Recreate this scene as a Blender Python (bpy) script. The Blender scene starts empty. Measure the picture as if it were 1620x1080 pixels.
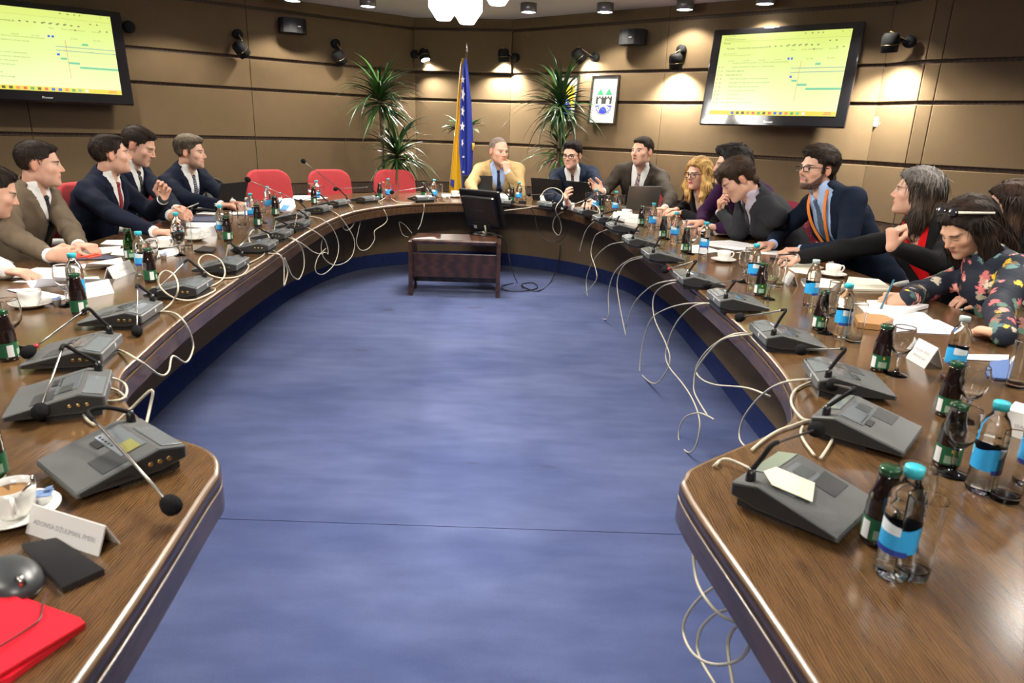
import bpy, bmesh, math, random
import numpy as np
from mathutils import Vector, Matrix, Euler
random.seed(7); np.random.seed(7)
SC = bpy.context.scene
COL = SC.collection
R = math.radians
PI = math.pi

# ------------------------------------------------------------------ camera
CAM = Vector((0.0, 0.0, 1.42)); FPX = 1080.0
PITCH, ROLL = R(17.3), R(1.95)
FWD = Vector((0, math.cos(PITCH), -math.sin(PITCH)))
_up = Vector((0, math.sin(PITCH), math.cos(PITCH))); _rt = Vector((1, 0, 0))
RT = _rt*math.cos(ROLL) + _up*math.sin(ROLL)
UP = _up*math.cos(ROLL) - _rt*math.sin(ROLL)
cd = bpy.data.cameras.new('camera'); co = bpy.data.objects.new('camera', cd); COL.objects.link(co)
cd.sensor_width = 36.0; cd.lens = 36.0*FPX/1620.0; cd.clip_start = 0.02; cd.clip_end = 60
m = Matrix((RT, UP, -FWD)).transposed().to_4x4(); m.translation = CAM; co.matrix_world = m
cd.dof.use_dof = True; cd.dof.focus_distance = 4.6; cd.dof.aperture_fstop = 6.3
SC.camera = co

# ------------------------------------------------------------------ world and lights
w = bpy.data.worlds.new('world'); SC.world = w; w.use_nodes = True
w.node_tree.nodes['Background'].inputs[0].default_value = (0.9, 0.93, 1.0, 1)
w.node_tree.nodes['Background'].inputs[1].default_value = 0.02
vs = SC.view_settings
vs.view_transform = 'Standard'; vs.look = 'None'; vs.gamma = 1.0; vs.use_curve_mapping = False
vs.exposure = 0.36
SC.cycles.use_denoising = True
SC.cycles.max_bounces = 14; SC.cycles.transmission_bounces = 14; SC.cycles.transparent_max_bounces = 24
SC.cycles.caustics_reflective = False; SC.cycles.caustics_refractive = False
SC.cycles.sample_clamp_indirect = 4.0
LAMP_COL = (1.0, 0.93, 0.82)
P_DOWN = 140.0        # each ceiling downlight (W)
P_CHAND = 230.0     # each chandelier cluster (W)
P_SPOT = 250.0        # each lit wall spot (W)

def lamp(name, kind, loc, power, size=0.05, color=LAMP_COL, direction=None, cone=90, blend=0.5):
    l = bpy.data.lights.new(name, kind); l.energy = power; l.color = color
    if kind == 'SPOT':
        l.spot_size = R(cone); l.spot_blend = blend; l.shadow_soft_size = size
    elif kind == 'POINT': l.shadow_soft_size = size
    elif kind == 'AREA': l.shape = 'DISK'; l.size = size
    o = bpy.data.objects.new(name, l); COL.objects.link(o); o.location = loc
    if direction is not None:
        o.rotation_euler = Vector(direction).to_track_quat('-Z', 'Y').to_euler()
    return o

# ------------------------------------------------------------------ pixel rays (1620 x 1080 frame) to world points on real planes
def pray(px, py): return FWD + RT*((px-810)/FPX) - UP*((py-540)/FPX)
def at(px, py, z):                                # point on the horizontal plane z
    d = pray(px, py); return CAM + d*((z-CAM.z)/d.z)
def aty(px, py, y):                               # point on the vertical plane at depth y
    d = pray(px, py); return CAM + d*(y/d.y)
def atx(px, py, x):
    d = pray(px, py); return CAM + d*(x/d.x)
def atp(px, py, p0, n):                           # point on the plane through p0 with normal n
    d = pray(px, py); n = Vector(n); return CAM + d*((Vector(p0)-CAM).dot(n)/d.dot(n))

# ------------------------------------------------------------------ materials
MATS = {}
def _rgb(c):
    if isinstance(c, str):
        c = c.lstrip('#'); v = [int(c[i:i+2], 16)/255 for i in (0, 2, 4)]
        c = [x/12.92 if x <= 0.04045 else ((x+0.055)/1.055)**2.4 for x in v]
    return (c[0], c[1], c[2], 1)
def mat(name, col, rough=0.5, metal=0.0, noise=0.0, nscale=40, bump=0.0, bscale=200, emit=None, estr=0, coat=0, spec=0.5, stretch=None, sheen=0):
    if name in MATS: return MATS[name]
    m = bpy.data.materials.new(name); m.use_nodes = True; nt = m.node_tree; b = nt.nodes['Principled BSDF']
    c = _rgb(col)
    b.inputs['Base Color'].default_value = c; b.inputs['Roughness'].default_value = rough
    b.inputs['Metallic'].default_value = metal; b.inputs['Coat Weight'].default_value = coat
    b.inputs['Coat Roughness'].default_value = 0.12; b.inputs['Specular IOR Level'].default_value = spec
    if sheen: b.inputs['Sheen Weight'].default_value = sheen
    tc = None
    if noise or bump:
        tc = nt.nodes.new('ShaderNodeTexCoord'); mp = nt.nodes.new('ShaderNodeMapping')
        nt.links.new(tc.outputs['Object'], mp.inputs[0])
        if stretch: mp.inputs['Scale'].default_value = stretch
    if noise:
        n = nt.nodes.new('ShaderNodeTexNoise'); n.inputs['Scale'].default_value = nscale; n.inputs['Detail'].default_value = 6
        nt.links.new(mp.outputs[0], n.inputs['Vector'])
        mx = nt.nodes.new('ShaderNodeMix'); mx.data_type = 'RGBA'
        mx.inputs[6].default_value = tuple(x*(1-noise) for x in c[:3])+(1,)
        mx.inputs[7].default_value = tuple(min(1, x*(1+noise)) for x in c[:3])+(1,)
        nt.links.new(n.outputs['Fac'], mx.inputs[0]); nt.links.new(mx.outputs[2], b.inputs['Base Color'])
    if bump:
        n2 = nt.nodes.new('ShaderNodeTexNoise'); n2.inputs['Scale'].default_value = bscale; n2.inputs['Detail'].default_value = 3
        nt.links.new(mp.outputs[0], n2.inputs['Vector'])
        bp = nt.nodes.new('ShaderNodeBump'); bp.inputs['Strength'].default_value = bump; bp.inputs['Distance'].default_value = 0.005
        nt.links.new(n2.outputs['Fac'], bp.inputs['Height']); nt.links.new(bp.outputs[0], b.inputs['Normal'])
    if emit is not None:
        b.inputs['Emission Color'].default_value = _rgb(emit); b.inputs['Emission Strength'].default_value = estr
    MATS[name] = m; return m

def glass(name, tint=(1, 1, 1), edge=(0.75, 0.8, 0.8), ior=1.5, rough=0.02, spec=1.0):
    """thin clear wall: transparent, a little darker at grazing angles, with a Fresnel reflection"""
    if name in MATS: return MATS[name]
    m = bpy.data.materials.new(name); m.use_nodes = True; nt = m.node_tree; nt.nodes.clear()
    out = nt.nodes.new('ShaderNodeOutputMaterial'); tr = nt.nodes.new('ShaderNodeBsdfTransparent'); gl = nt.nodes.new('ShaderNodeBsdfGlossy')
    lw = nt.nodes.new('ShaderNodeLayerWeight'); lw.inputs['Blend'].default_value = 0.5
    pw = nt.nodes.new('ShaderNodeMath'); pw.operation = 'POWER'; pw.inputs[1].default_value = 2.3; nt.links.new(lw.outputs['Facing'], pw.inputs[0])
    fr = nt.nodes.new('ShaderNodeMath'); fr.operation = 'MULTIPLY_ADD'; fr.inputs[1].default_value = 0.95; fr.inputs[2].default_value = 0.04; nt.links.new(pw.outputs[0], fr.inputs[0])
    p2 = nt.nodes.new('ShaderNodeMath'); p2.operation = 'POWER'; p2.inputs[1].default_value = 2.5; nt.links.new(lw.outputs['Facing'], p2.inputs[0])
    mx = nt.nodes.new('ShaderNodeMix'); mx.data_type = 'RGBA'
    mx.inputs[6].default_value = tuple(tint)+(1,); mx.inputs[7].default_value = tuple(edge)+(1,)
    nt.links.new(p2.outputs[0], mx.inputs[0]); nt.links.new(mx.outputs[2], tr.inputs['Color'])
    gl.inputs['Roughness'].default_value = rough; gl.inputs['Color'].default_value = (spec, spec, spec, 1)
    ms = nt.nodes.new('ShaderNodeMixShader')
    nt.links.new(fr.outputs[0], ms.inputs[0]); nt.links.new(tr.outputs[0], ms.inputs[1]); nt.links.new(gl.outputs[0], ms.inputs[2])
    nt.links.new(ms.outputs[0], out.inputs['Surface'])
    MATS[name] = m; return m

def real_glass(name, col=(1, 1, 1), ior=1.45, rough=0.0):
    if name in MATS: return MATS[name]
    m = bpy.data.materials.new(name); m.use_nodes = True; nt = m.node_tree; nt.nodes.clear()
    out = nt.nodes.new('ShaderNodeOutputMaterial'); g = nt.nodes.new('ShaderNodeBsdfGlass'); g.inputs['Color'].default_value = tuple(col)+(1,); g.inputs['IOR'].default_value = ior; g.inputs['Roughness'].default_value = rough
    nt.links.new(g.outputs[0], out.inputs['Surface']); MATS[name] = m; return m

def wood(name, c1, c2, rough=0.3, scale=(1, 1, 1), coat=0.3, ring=6.0, wear=0.0):
    if name in MATS: return MATS[name]
    m = bpy.data.materials.new(name); m.use_nodes = True; nt = m.node_tree; b = nt.nodes['Principled BSDF']
    tc = nt.nodes.new('ShaderNodeTexCoord'); mp = nt.nodes.new('ShaderNodeMapping'); mp.inputs['Scale'].default_value = scale
    nt.links.new(tc.outputs['Object'], mp.inputs[0])
    n1 = nt.nodes.new('ShaderNodeTexNoise'); n1.inputs['Scale'].default_value = ring; n1.inputs['Detail'].default_value = 8; n1.inputs['Roughness'].default_value = 0.65
    nt.links.new(mp.outputs[0], n1.inputs['Vector'])
    wv = nt.nodes.new('ShaderNodeTexWave'); wv.inputs['Scale'].default_value = ring*1.5; wv.inputs['Distortion'].default_value = 7; wv.inputs['Detail'].default_value = 4
    nt.links.new(mp.outputs[0], wv.inputs['Vector'])
    ad = nt.nodes.new('ShaderNodeMath'); ad.operation = 'MULTIPLY_ADD'; ad.inputs[1].default_value = 0.45
    nt.links.new(wv.outputs['Fac'], ad.inputs[0]); nt.links.new(n1.outputs['Fac'], ad.inputs[2])
    cr = nt.nodes.new('ShaderNodeValToRGB'); cr.color_ramp.elements[0].position = 0.35; cr.color_ramp.elements[1].position = 0.95
    cr.color_ramp.elements[0].color = _rgb(c1); cr.color_ramp.elements[1].color = _rgb(c2)
    nt.links.new(ad.outputs[0], cr.inputs[0]); nt.links.new(cr.outputs[0], b.inputs['Base Color'])
    b.inputs['Coat Weight'].default_value = coat; b.inputs['Coat Roughness'].default_value = 0.18
    rr = nt.nodes.new('ShaderNodeMapRange'); rr.inputs[3].default_value = rough*0.75; rr.inputs[4].default_value = rough*1.35
    n3 = nt.nodes.new('ShaderNodeTexNoise'); n3.inputs['Scale'].default_value = 5; n3.inputs['Detail'].default_value = 5
    nt.links.new(tc.outputs['Object'], n3.inputs['Vector'])
    nt.links.new(n3.outputs['Fac'], rr.inputs[0]); nt.links.new(rr.outputs[0], b.inputs['Roughness'])
    MATS[name] = m; return m

# ------------------------------------------------------------------ mesh builder
class MB:
    def __init__(s): s.v = []; s.f = []; s.mi = []; s.sm = []
    def add(s, vs_, fs, mi=0, smooth=False, M=None):
        o = len(s.v)
        for p in vs_:
            p = Vector(p); s.v.append(tuple(M @ p) if M is not None else tuple(p))
        for f in fs: s.f.append([o+i for i in f]); s.mi.append(mi); s.sm.append(smooth)
        return s
    def box(s, c, size, M=None, mi=0, bev=0.0):
        x, y, z = size[0]/2, size[1]/2, size[2]/2; cx, cy, cz = c
        if bev <= 0:
            vs_ = [(cx+i*x, cy+j*y, cz+k*z) for k in (-1, 1) for j in (-1, 1) for i in (-1, 1)]
            return s.add(vs_, [(0, 2, 3, 1), (4, 5, 7, 6), (0, 1, 5, 4), (2, 6, 7, 3), (0, 4, 6, 2), (1, 3, 7, 5)], mi, False, M)
        b = min(bev, x*.99, y*.99, z*.99); bm = bmesh.new(); bmesh.ops.create_cube(bm, size=1)
        for v in bm.verts: v.co = Vector((v.co.x*2*x+cx, v.co.y*2*y+cy, v.co.z*2*z+cz))
        bmesh.ops.bevel(bm, geom=bm.edges[:], offset=b, segments=2, profile=0.5, affect='EDGES')
        bm.verts.index_update()
        s.add([v.co for v in bm.verts], [[v.index for v in f.verts] for f in bm.faces], mi, False, M); bm.free(); return s
    def lathe(s, prof, n=16, M=None, mi=0, smooth=True, c=(0, 0, 0)):
        vs_, fs = [], []
        for r_, z_ in prof:
            for i in range(n):
                a = 2*PI*i/n; vs_.append((c[0]+r_*math.cos(a), c[1]+r_*math.sin(a), c[2]+z_))
        for k in range(len(prof)-1):
            for i in range(n):
                j = (i+1) % n; fs.append((k*n+i, k*n+j, (k+1)*n+j, (k+1)*n+i))
        if prof[0][0] > 1e-6: fs.append(list(range(n))[::-1])
        if prof[-1][0] > 1e-6: fs.append([(len(prof)-1)*n+i for i in range(n)])
        return s.add(vs_, fs, mi, smooth, M)
    def tube(s, pts, rad, n=8, M=None, mi=0, caps=True, smooth=True):
        pts = [Vector(p) for p in pts]; k = len(pts)
        rs = rad if isinstance(rad, (list, tuple)) else [rad]*k
        vs_, fs = [], []; ref = None
        for i, p in enumerate(pts):
            t = (pts[min(i+1, k-1)]-pts[max(i-1, 0)])
            t = t.normalized() if t.length > 1e-9 else Vector((0, 0, 1))
            if ref is None:
                ref = Vector((0, 0, 1)) if abs(t.z) < 0.9 else Vector((1, 0, 0))
            u = (ref - t*ref.dot(t)); u = u.normalized() if u.length > 1e-6 else t.orthogonal().normalized()
            v = t.cross(u); ref = u
            for j in range(n):
                a = 2*PI*j/n; vs_.append(p + (u*math.cos(a)+v*math.sin(a))*rs[i])
        for i in range(k-1):
            for j in range(n):
                q = (j+1) % n; fs.append((i*n+j, i*n+q, (i+1)*n+q, (i+1)*n+j))
        if caps: fs.append(list(range(n))[::-1]); fs.append([(k-1)*n+j for j in range(n)])
        return s.add(vs_, fs, mi, smooth, M)
    def prism(s, out, z0, z1, M=None, mi=0):
        n = len(out); vs_ = [(p[0], p[1], z0) for p in out]+[(p[0], p[1], z1) for p in out]
        fs = [list(range(n))[::-1], [n+i for i in range(n)]]+[(i, (i+1) % n, n+(i+1) % n, n+i) for i in range(n)]
        return s.add(vs_, fs, mi, False, M)
    def ball(s, c, r_, M=None, mi=0, n=12, m=8):
        rr = r_ if isinstance(r_, (tuple, list)) else (r_, r_, r_)
        vs_, fs = [(c[0], c[1], c[2]-rr[2])], []
        for k in range(1, m):
            ph = -PI/2+PI*k/m
            for i in range(n):
                a = 2*PI*i/n; vs_.append((c[0]+rr[0]*math.cos(ph)*math.cos(a), c[1]+rr[1]*math.cos(ph)*math.sin(a), c[2]+rr[2]*math.sin(ph)))
        vs_.append((c[0], c[1], c[2]+rr[2])); T = len(vs_)-1
        for i in range(n):
            j = (i+1) % n; fs.append((0, 1+j, 1+i)); fs.append((T, 1+(m-2)*n+i, 1+(m-2)*n+j))
        for k in range(m-2):
            for i in range(n):
                j = (i+1) % n; fs.append((1+k*n+i, 1+k*n+j, 1+(k+1)*n+j, 1+(k+1)*n+i))
        return s.add(vs_, fs, mi, True, M)
    def mesh(s, name, mats):
        me = bpy.data.meshes.new(name); me.from_pydata(s.v, [], s.f)
        for mm in (mats if isinstance(mats, (list, tuple)) else [mats]): me.materials.append(mm)
        me.polygons.foreach_set('material_index', s.mi); me.polygons.foreach_set('use_smooth', s.sm); me.update()
        return me
    def build(s, name, mats, parent=None, world=False):
        o = bpy.data.objects.new(name, s.mesh(name, mats)); COL.objects.link(o)
        if parent is not None:
            o.parent = parent
            if world: o.matrix_parent_inverse = MW(parent).inverted()
        return o

def MW(o):
    m = Matrix.LocRotScale(o.location, o.rotation_euler.to_quaternion(), o.scale)
    if o.parent is not None: m = MW(o.parent) @ o.matrix_parent_inverse @ m
    return m
def tag(o, label=None, cat=None, group=None, kind=None):
    if label: o['label'] = label
    if cat: o['category'] = cat
    if group: o['group'] = group
    if kind: o['kind'] = kind
    return o
def thing(name, loc=(0, 0, 0), rz=0.0, label=None, cat=None, group=None, scale=1.0):
    o = bpy.data.objects.new(name, None); COL.objects.link(o); o.empty_display_size = 0.05
    o.location = loc; o.rotation_euler = (0, 0, rz); o.scale = (scale,)*3
    return tag(o, label, cat, group)
def inst(mesh, name, parent, loc=None, rot=None):
    o = bpy.data.objects.new(name, mesh); COL.objects.link(o); o.parent = parent
    if loc is not None: o.location = loc
    if rot is not None: o.rotation_euler = rot
    return o
def copy_tree(o, parent=None):
    c = o.copy(); COL.objects.link(c); c.parent = parent
    for ch in list(o.children): copy_tree(ch, c)
    return c
def spline(pts, n=8, closed=False):
    pts = [Vector(p) for p in pts]; k = len(pts); out = []
    rng = range(k) if closed else range(k-1)
    for i in rng:
        if closed: a, b, c, d = pts[(i-1) % k], pts[i], pts[(i+1) % k], pts[(i+2) % k]
        else: a, b, c, d = pts[max(i-1, 0)], pts[i], pts[i+1], pts[min(i+2, k-1)]
        for j in range(n):
            t = j/n
            out.append(0.5*((2*b)+(c-a)*t+(2*a-5*b+4*c-d)*t*t+(3*b-a-3*c+d)*t*t*t))
    if not closed: out.append(pts[-1].copy())
    return out
def text_mesh(body, size, name='lettering', bold=False):
    cu = bpy.data.curves.new(name, 'FONT'); cu.body = body; cu.size = size; cu.align_x = 'CENTER'; cu.align_y = 'CENTER'
    cu.resolution_u = 2
    ob = bpy.data.objects.new(name, cu); COL.objects.link(ob)
    bpy.context.view_layer.update()
    me = bpy.data.meshes.new_from_object(ob.evaluated_get(bpy.context.evaluated_depsgraph_get()))
    bpy.data.objects.remove(ob); bpy.data.curves.remove(cu); me.name = name
    return me

# ------------------------------------------------------------------ the room
ZT = 0.73                                          # table height
Z_CE, Z_G0, Z_G1, Z_G2, Z_G3, Z_PL = 2.71, 2.58, 2.07, 1.743, 1.22, 0.707
WLC, WCR = Vector((-1.36, 9.38, 0)), Vector((-0.12, 9.25, 0))
WRE, WS0 = Vector((3.27, 6.64, 0)), Vector((3.41, 6.24, 0))
WLE = WLC + (Vector((-4.79, 6.62, 0))-WLC)*1.35
WSE = WS0 + (Vector((3.96, 5.75, 0))-WS0)*3.2
FABRIC = mat('wall_fabric', (0.126, 0.087, 0.047), rough=0.92, noise=0.10, nscale=9, bump=0.25, bscale=420, spec=0.12)
FABRIC_BACK = mat('wall_backing', (0.10, 0.07, 0.042), rough=0.95, spec=0.1)
STRIP = wood('wood_strip', (0.018, 0.009, 0.004), (0.060, 0.030, 0.012), rough=0.65, scale=(1, 1, 12), coat=0.0)

def wall_run(name, a, b, seams, side_name, rows=None, deep_top=0.0):
    """a panelled wall from a to b (room on the right-hand side when walking a->b); seams: panel ends along it (metres)"""
    a = Vector(a); b = Vector(b); d = (b-a); L = d.length; d.normalize(); n = Vector((d.y, -d.x, 0))
    M = Matrix((d, n, Vector((0, 0, 1)))).transposed().to_4x4(); M.translation = a
    bk = MB(); bk.box((L/2, -0.10, Z_CE/2+0.05), (L+0.1, 0.12, Z_CE+0.1), M)
    root = tag(bk.build(name, FABRIC_BACK), kind='structure')
    ss = [0.0]+list(seams)+[L]
    rws = [(0.09, Z_PL-0.135), (Z_PL+0.004, Z_G3-0.018), (Z_G3+0.018, Z_G2-0.016), (Z_G2+0.016, Z_G1-0.016), (Z_G1+0.016, Z_G0-0.016), (Z_G0+0.016, Z_CE)]
    for ri, (z0, z1) in enumerate(rws):
        for i in range(len(ss)-1):
            x0, x1 = ss[i]+0.0018, ss[i+1]-0.0018
            if x1-x0 < 0.02: continue
            th = 0.05 + (deep_top if ri == 4 else 0)
            p = MB(); p.box(((x0+x1)/2, -0.04+th/2, (z0+z1)/2), (x1-x0, th, z1-z0), M, bev=0.006)
            p.build('wall_panel', FABRIC, root)
    for z in (Z_G3, Z_G2, Z_G1, Z_G0):
        p = MB(); p.box((L/2, -0.032, z), (L, 0.03, 0.036), M); p.box((L/2, -0.012, z-0.012), (L, 0.012, 0.006), M)
        p.build('wood_strip', STRIP, root)
    p = MB(); p.box((L/2, -0.022, Z_PL-0.065), (L, 0.05, 0.128), M, bev=0.004); p.build('wood_rail', STRIP, root)
    p = MB(); p.box((L/2, -0.02, 0.045), (L, 0.05, 0.09), M, bev=0.004)
    tag(p.build('baseboard_'+side_name, STRIP), kind='structure')
    return root, M

LL = (WLC-WLE).length
wl, M_L = wall_run('wall_left', WLE, WLC, [LL-6.3, LL-4.2, LL-2.1], 'left')
wb, M_B = wall_run('wall_back', WLC, WCR, [], 'back', deep_top=0.045)
wr, M_R = wall_run('wall_right', WCR, WRE, [2.12], 'right')
ws, M_ST = wall_run('wall_right_step', WRE, WS0, [], 'right_step')
wn_, M_S = wall_run('wall_right_near', WS0, WSE, [0.12, 2.2], 'right_near')
NL, NR = Vector((M_L[0][1], M_L[1][1], 0)), Vector((M_R[0][1], M_R[1][1], 0))
NB, NS = Vector((M_B[0][1], M_B[1][1], 0)), Vector((M_S[0][1], M_S[1][1], 0))
def on_wall(px, py, which, off=0.0):               # point on a wall's front face
    a, n = {'L': (WLC, NL), 'B': (WLC, NB), 'R': (WCR, NR), 'S': (WS0, NS)}[which]
    return atp(px, py, a + n*(0.012+off), n)
# plain walls that close the room behind the camera
def plain_wall(name, a, b):
    a = Vector(a); b = Vector(b); d = b-a; L = d.length; d.normalize(); n = Vector((d.y, -d.x, 0))
    M = Matrix((d, n, Vector((0, 0, 1)))).transposed().to_4x4(); M.translation = a
    p = MB(); p.box((L/2, -0.06, Z_CE/2), (L+0.1, 0.12, Z_CE+0.1), M); return tag(p.build(name, FABRIC), kind='structure')
PB = [WSE, (6.2, 1.5, 0), (5.0, -2.6, 0), (-5.4, -2.6, 0), (-6.8, 2.0, 0), WLE]
for nm, i in (('wall_near_right', 0), ('wall_rear_right', 1), ('wall_rear', 2), ('wall_rear_left', 3), ('wall_near_left', 4)):
    plain_wall(nm, PB[i], PB[i+1])

# carpet: worn blue pile, streaky, with stains
def carpet_mat():
    m = bpy.data.materials.new('blue_carpet'); m.use_nodes = True; nt = m.node_tree; b = nt.nodes['Principled BSDF']
    tc = nt.nodes.new('ShaderNodeTexCoord')
    def noise(scale, det, st=(1, 1, 1)):
        mp = nt.nodes.new('ShaderNodeMapping'); mp.inputs['Scale'].default_value = st; nt.links.new(tc.outputs['Object'], mp.inputs[0])
        n = nt.nodes.new('ShaderNodeTexNoise'); n.inputs['Scale'].default_value = scale; n.inputs['Detail'].default_value = det
        nt.links.new(mp.outputs[0], n.inputs['Vector']); return n.outputs['Fac']
    def ramp(x, p0, p1, c0, c1):
        r_ = nt.nodes.new('ShaderNodeValToRGB'); r_.color_ramp.elements[0].position = p0; r_.color_ramp.elements[1].position = p1
        r_.color_ramp.elements[0].color = _rgb(c0); r_.color_ramp.elements[1].color = _rgb(c1); nt.links.new(x, r_.inputs[0]); return r_.outputs[0]
    def mixc(f, a, b_, mode='MIX'):
        x = nt.nodes.new('ShaderNodeMix'); x.data_type = 'RGBA'; x.blend_type = mode
        if isinstance(f, float): x.inputs[0].default_value = f
        else: nt.links.new(f, x.inputs[0])
        nt.links.new(a, x.inputs[6]); nt.links.new(b_, x.inputs[7]); return x.outputs[2]
    c1 = ramp(noise(1.6, 9, (0.8, 1.3, 1)), 0.28, 0.74, CARPET_D, CARPET_L)
    c2 = ramp(noise(7, 7, (0.5, 1.6, 1)), 0.35, 0.75, (0.82, 0.84, 0.87), (1.10, 1.10, 1.08))
    c = mixc(1.0, c1, c2, 'MULTIPLY')
    st = ramp(noise(2.3, 3, (1, 2.5, 1)), 0.70, 0.76, (1, 1, 1), (0.72, 0.62, 0.5))
    c = mixc(1.0, c, st, 'MULTIPLY')
    gr = ramp(noise(900, 2), 0.3, 0.7, (0.80, 0.80, 0.80), (1.15, 1.15, 1.15))
    c = mixc(1.0, c, gr, 'MULTIPLY')
    nt.links.new(c, b.inputs['Base Color']); b.inputs['Roughness'].default_value = 0.95; b.inputs['Specular IOR Level'].default_value = 0.1
    b.inputs['Sheen Weight'].default_value = 0.10
    bp = nt.nodes.new('ShaderNodeBump'); bp.inputs['Strength'].default_value = 0.35; bp.inputs['Distance'].default_value = 0.004
    nt.links.new(noise(700, 3), bp.inputs['Height']); nt.links.new(bp.outputs[0], b.inputs['Normal'])
    return m
CARPET_D, CARPET_L = (0.056, 0.078, 0.195), (0.112, 0.138, 0.275)
CARPET = carpet_mat()
FL = [WLC, WCR, WRE, WS0, WSE, Vector((6.2, 1.5, 0)), Vector((5.0, -2.6, 0)), Vector((-5.4, -2.6, 0)), Vector((-6.8, 2.0, 0)), WLE]
seam_y = at(810, 836, 0).y                        # the carpet joint across the floor
def clip_y(poly, y, keep_above):
    out = []; n = len(poly)
    for i in range(n):
        p, q = poly[i], poly[(i+1) % n]; ip = (p.y > y) == keep_above; iq = (q.y > y) == keep_above
        if ip: out.append(p)
        if ip != iq: t = (y-p.y)/(q.y-p.y); out.append(p+(q-p)*t)
    return out
fl = MB(); fl.prism([(p.x, p.y) for p in reversed(FL)], -0.06, -0.008); floor = tag(fl.build('floor', CARPET), kind='structure')
p = MB(); p.prism([(q.x, q.y) for q in reversed(clip_y(FL, seam_y+0.0015, True))], -0.008, 0.0); p.build('carpet_sheet', CARPET, floor)
p = MB(); p.prism([(q.x, q.y) for q in reversed(clip_y(FL, seam_y-0.0015, False))], -0.008, -0.0004); p.build('carpet_sheet', CARPET, floor)

CEIL = mat('ceiling_white', (0.62, 0.58, 0.55), rough=0.9, spec=0.1)
cl = MB(); cl.prism([(q.x, q.y) for q in reversed(FL)], Z_CE, Z_CE+0.08); tag(cl.build('ceiling', CEIL), kind='structure')

# ------------------------------------------------------------------ ceiling lamps
HOUS = mat('lamp_housing_grey', (0.16, 0.16, 0.165), rough=0.35, metal=0.6)
GLOW = mat('lamp_glow', (1, 1, 1), emit=(1.0, 0.97, 0.93), estr=9.0)
GLOW_D = mat('downlight_glow', (1, 1, 1), emit=(0.90, 0.94, 1.0), estr=16.0)
def downlight_mesh():
    b = MB(); b.lathe([(0.0, 0.09), (0.088, 0.09), (0.088, 0.0), (0.080, 0.0), (0.080, 0.030), (0.0, 0.030)], 24); return b.mesh('housing', HOUS)
DL_H = downlight_mesh(); b = MB(); b.lathe([(0.0, 0.006), (0.078, 0.006), (0.078, 0.012), (0, 0.012)], 24); DL_D = b.mesh('diffuser', GLOW_D)
seen = [(463, 2), (582, 11), (836, 20), (957, 20), (1083, 16), (1210, 7)]
seen_lab = ['partly cut off above the black loudspeaker on the left wall', 'left of the white glass chandelier', 'just right of the white glass chandelier',
            'above the framed castle crest', 'left above the wall screen on the right', 'right above the wall screen on the right']
spots = [tuple(at(px, py, Z_CE-0.09)[:2])+(lb,) for (px, py), lb in zip(seen, seen_lab)]
rows_out = ['first on the left beyond the back row', 'second on the left beyond the back row', 'over the left wall screen', 'over the left-hand sitters', 'over the left picture edge', 'first on the right beyond the back row', 'over the right wall screen', 'over the bearded man', 'over the right-hand sitters', 'over the right picture edge', 'left of the camera', 'right of the camera', 'behind the left table end', 'behind the right table end']
xy_out = [(-3.2, 7.0), (-3.45, 5.9), (-3.5, 4.8), (-3.45, 3.7), (-3.3, 2.6), (2.75, 6.2), (2.95, 5.2), (2.95, 4.2), (2.9, 3.2), (2.8, 2.2), (-3.2, 1.4), (2.6, 1.0), (-2.2, 0.0), (1.9, -0.2)]
spots += [(x, y, 'above the picture, '+lb) for (x, y), lb in zip(xy_out, rows_out)]
for x, y, lb in spots:
    t = thing('ceiling_downlight', (x, y, Z_CE-0.09), 0, 'grey cylinder ceiling downlight '+lb, 'lamp', 'ceiling downlights')
    inst(DL_H, 'housing', t); inst(DL_D, 'diffuser', t)
    l = lamp('downlight_lamp', 'SPOT', (0, 0, 0.004), P_DOWN, 0.06, direction=(0, 0, -1), cone=124, blend=0.4); l.parent = t
    l.visible_camera = True

def chandelier(cx, cy, zb, label, prisms, gain=1.0):
    t = thing('chandelier', (cx, cy, Z_CE), 0, label, 'chandelier')
    b = MB(); b.lathe([(0, 0), (0.12, 0), (0.12, -0.03), (0.05, -0.05), (0.05, -0.10), (0, -0.10)], 24); b.build('canopy', HOUS, t)
    for i, (dx, dy, dz) in enumerate(prisms):
        z0 = zb+dz-Z_CE; r0 = 0.118
        b = MB(); b.lathe([(0.0, z0), (0.055, z0), (r0, z0+0.09), (r0, z0+0.25), (0.055, z0+0.33), (0.0, z0+0.33)], 8, c=(dx, dy, 0), smooth=False)
        b.build('glass_shade', GLOW, t)
        b = MB(); b.tube([(dx, dy, z0+0.32), (dx, dy, -0.06), (dx*0.3, dy*0.3, -0.04)], 0.008); b.build('arm', HOUS, t)
        l = lamp('chandelier_lamp', 'SPOT', (dx, dy, z0-0.02), P_CHAND*gain/len(prisms), 0.11, direction=(0, 0, -1), cone=166, blend=0.25); l.parent = t
    return t
c1 = at(702, 32, 2.21); c2 = at(739, 38, 2.20); c3 = at(787, 8, 2.27)
cc = Vector(((c1.x+c3.x)/2, (c1.y+c3.y)/2+0.05, 0))
chandelier(cc.x, cc.y, 2.20, 'cluster of glowing white faceted glass shades hanging from the ceiling',
           [(c1.x-cc.x, c1.y-cc.y, 0.01), (c2.x-cc.x, c2.y-cc.y, 0.0), (c3.x-cc.x, c3.y-cc.y, 0.07), (-0.35, 0.15, 0.22), (0.15, 0.35, 0.25), (0.42, 0.1, 0.22)])
chandelier(-0.25, 2.4, 2.25, 'second cluster of glowing white glass shades, nearer and above the picture',
           [(0.25*math.cos(k*PI/3), 0.25*math.sin(k*PI/3), 0.05*(k % 2)) for k in range(6)])

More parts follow.
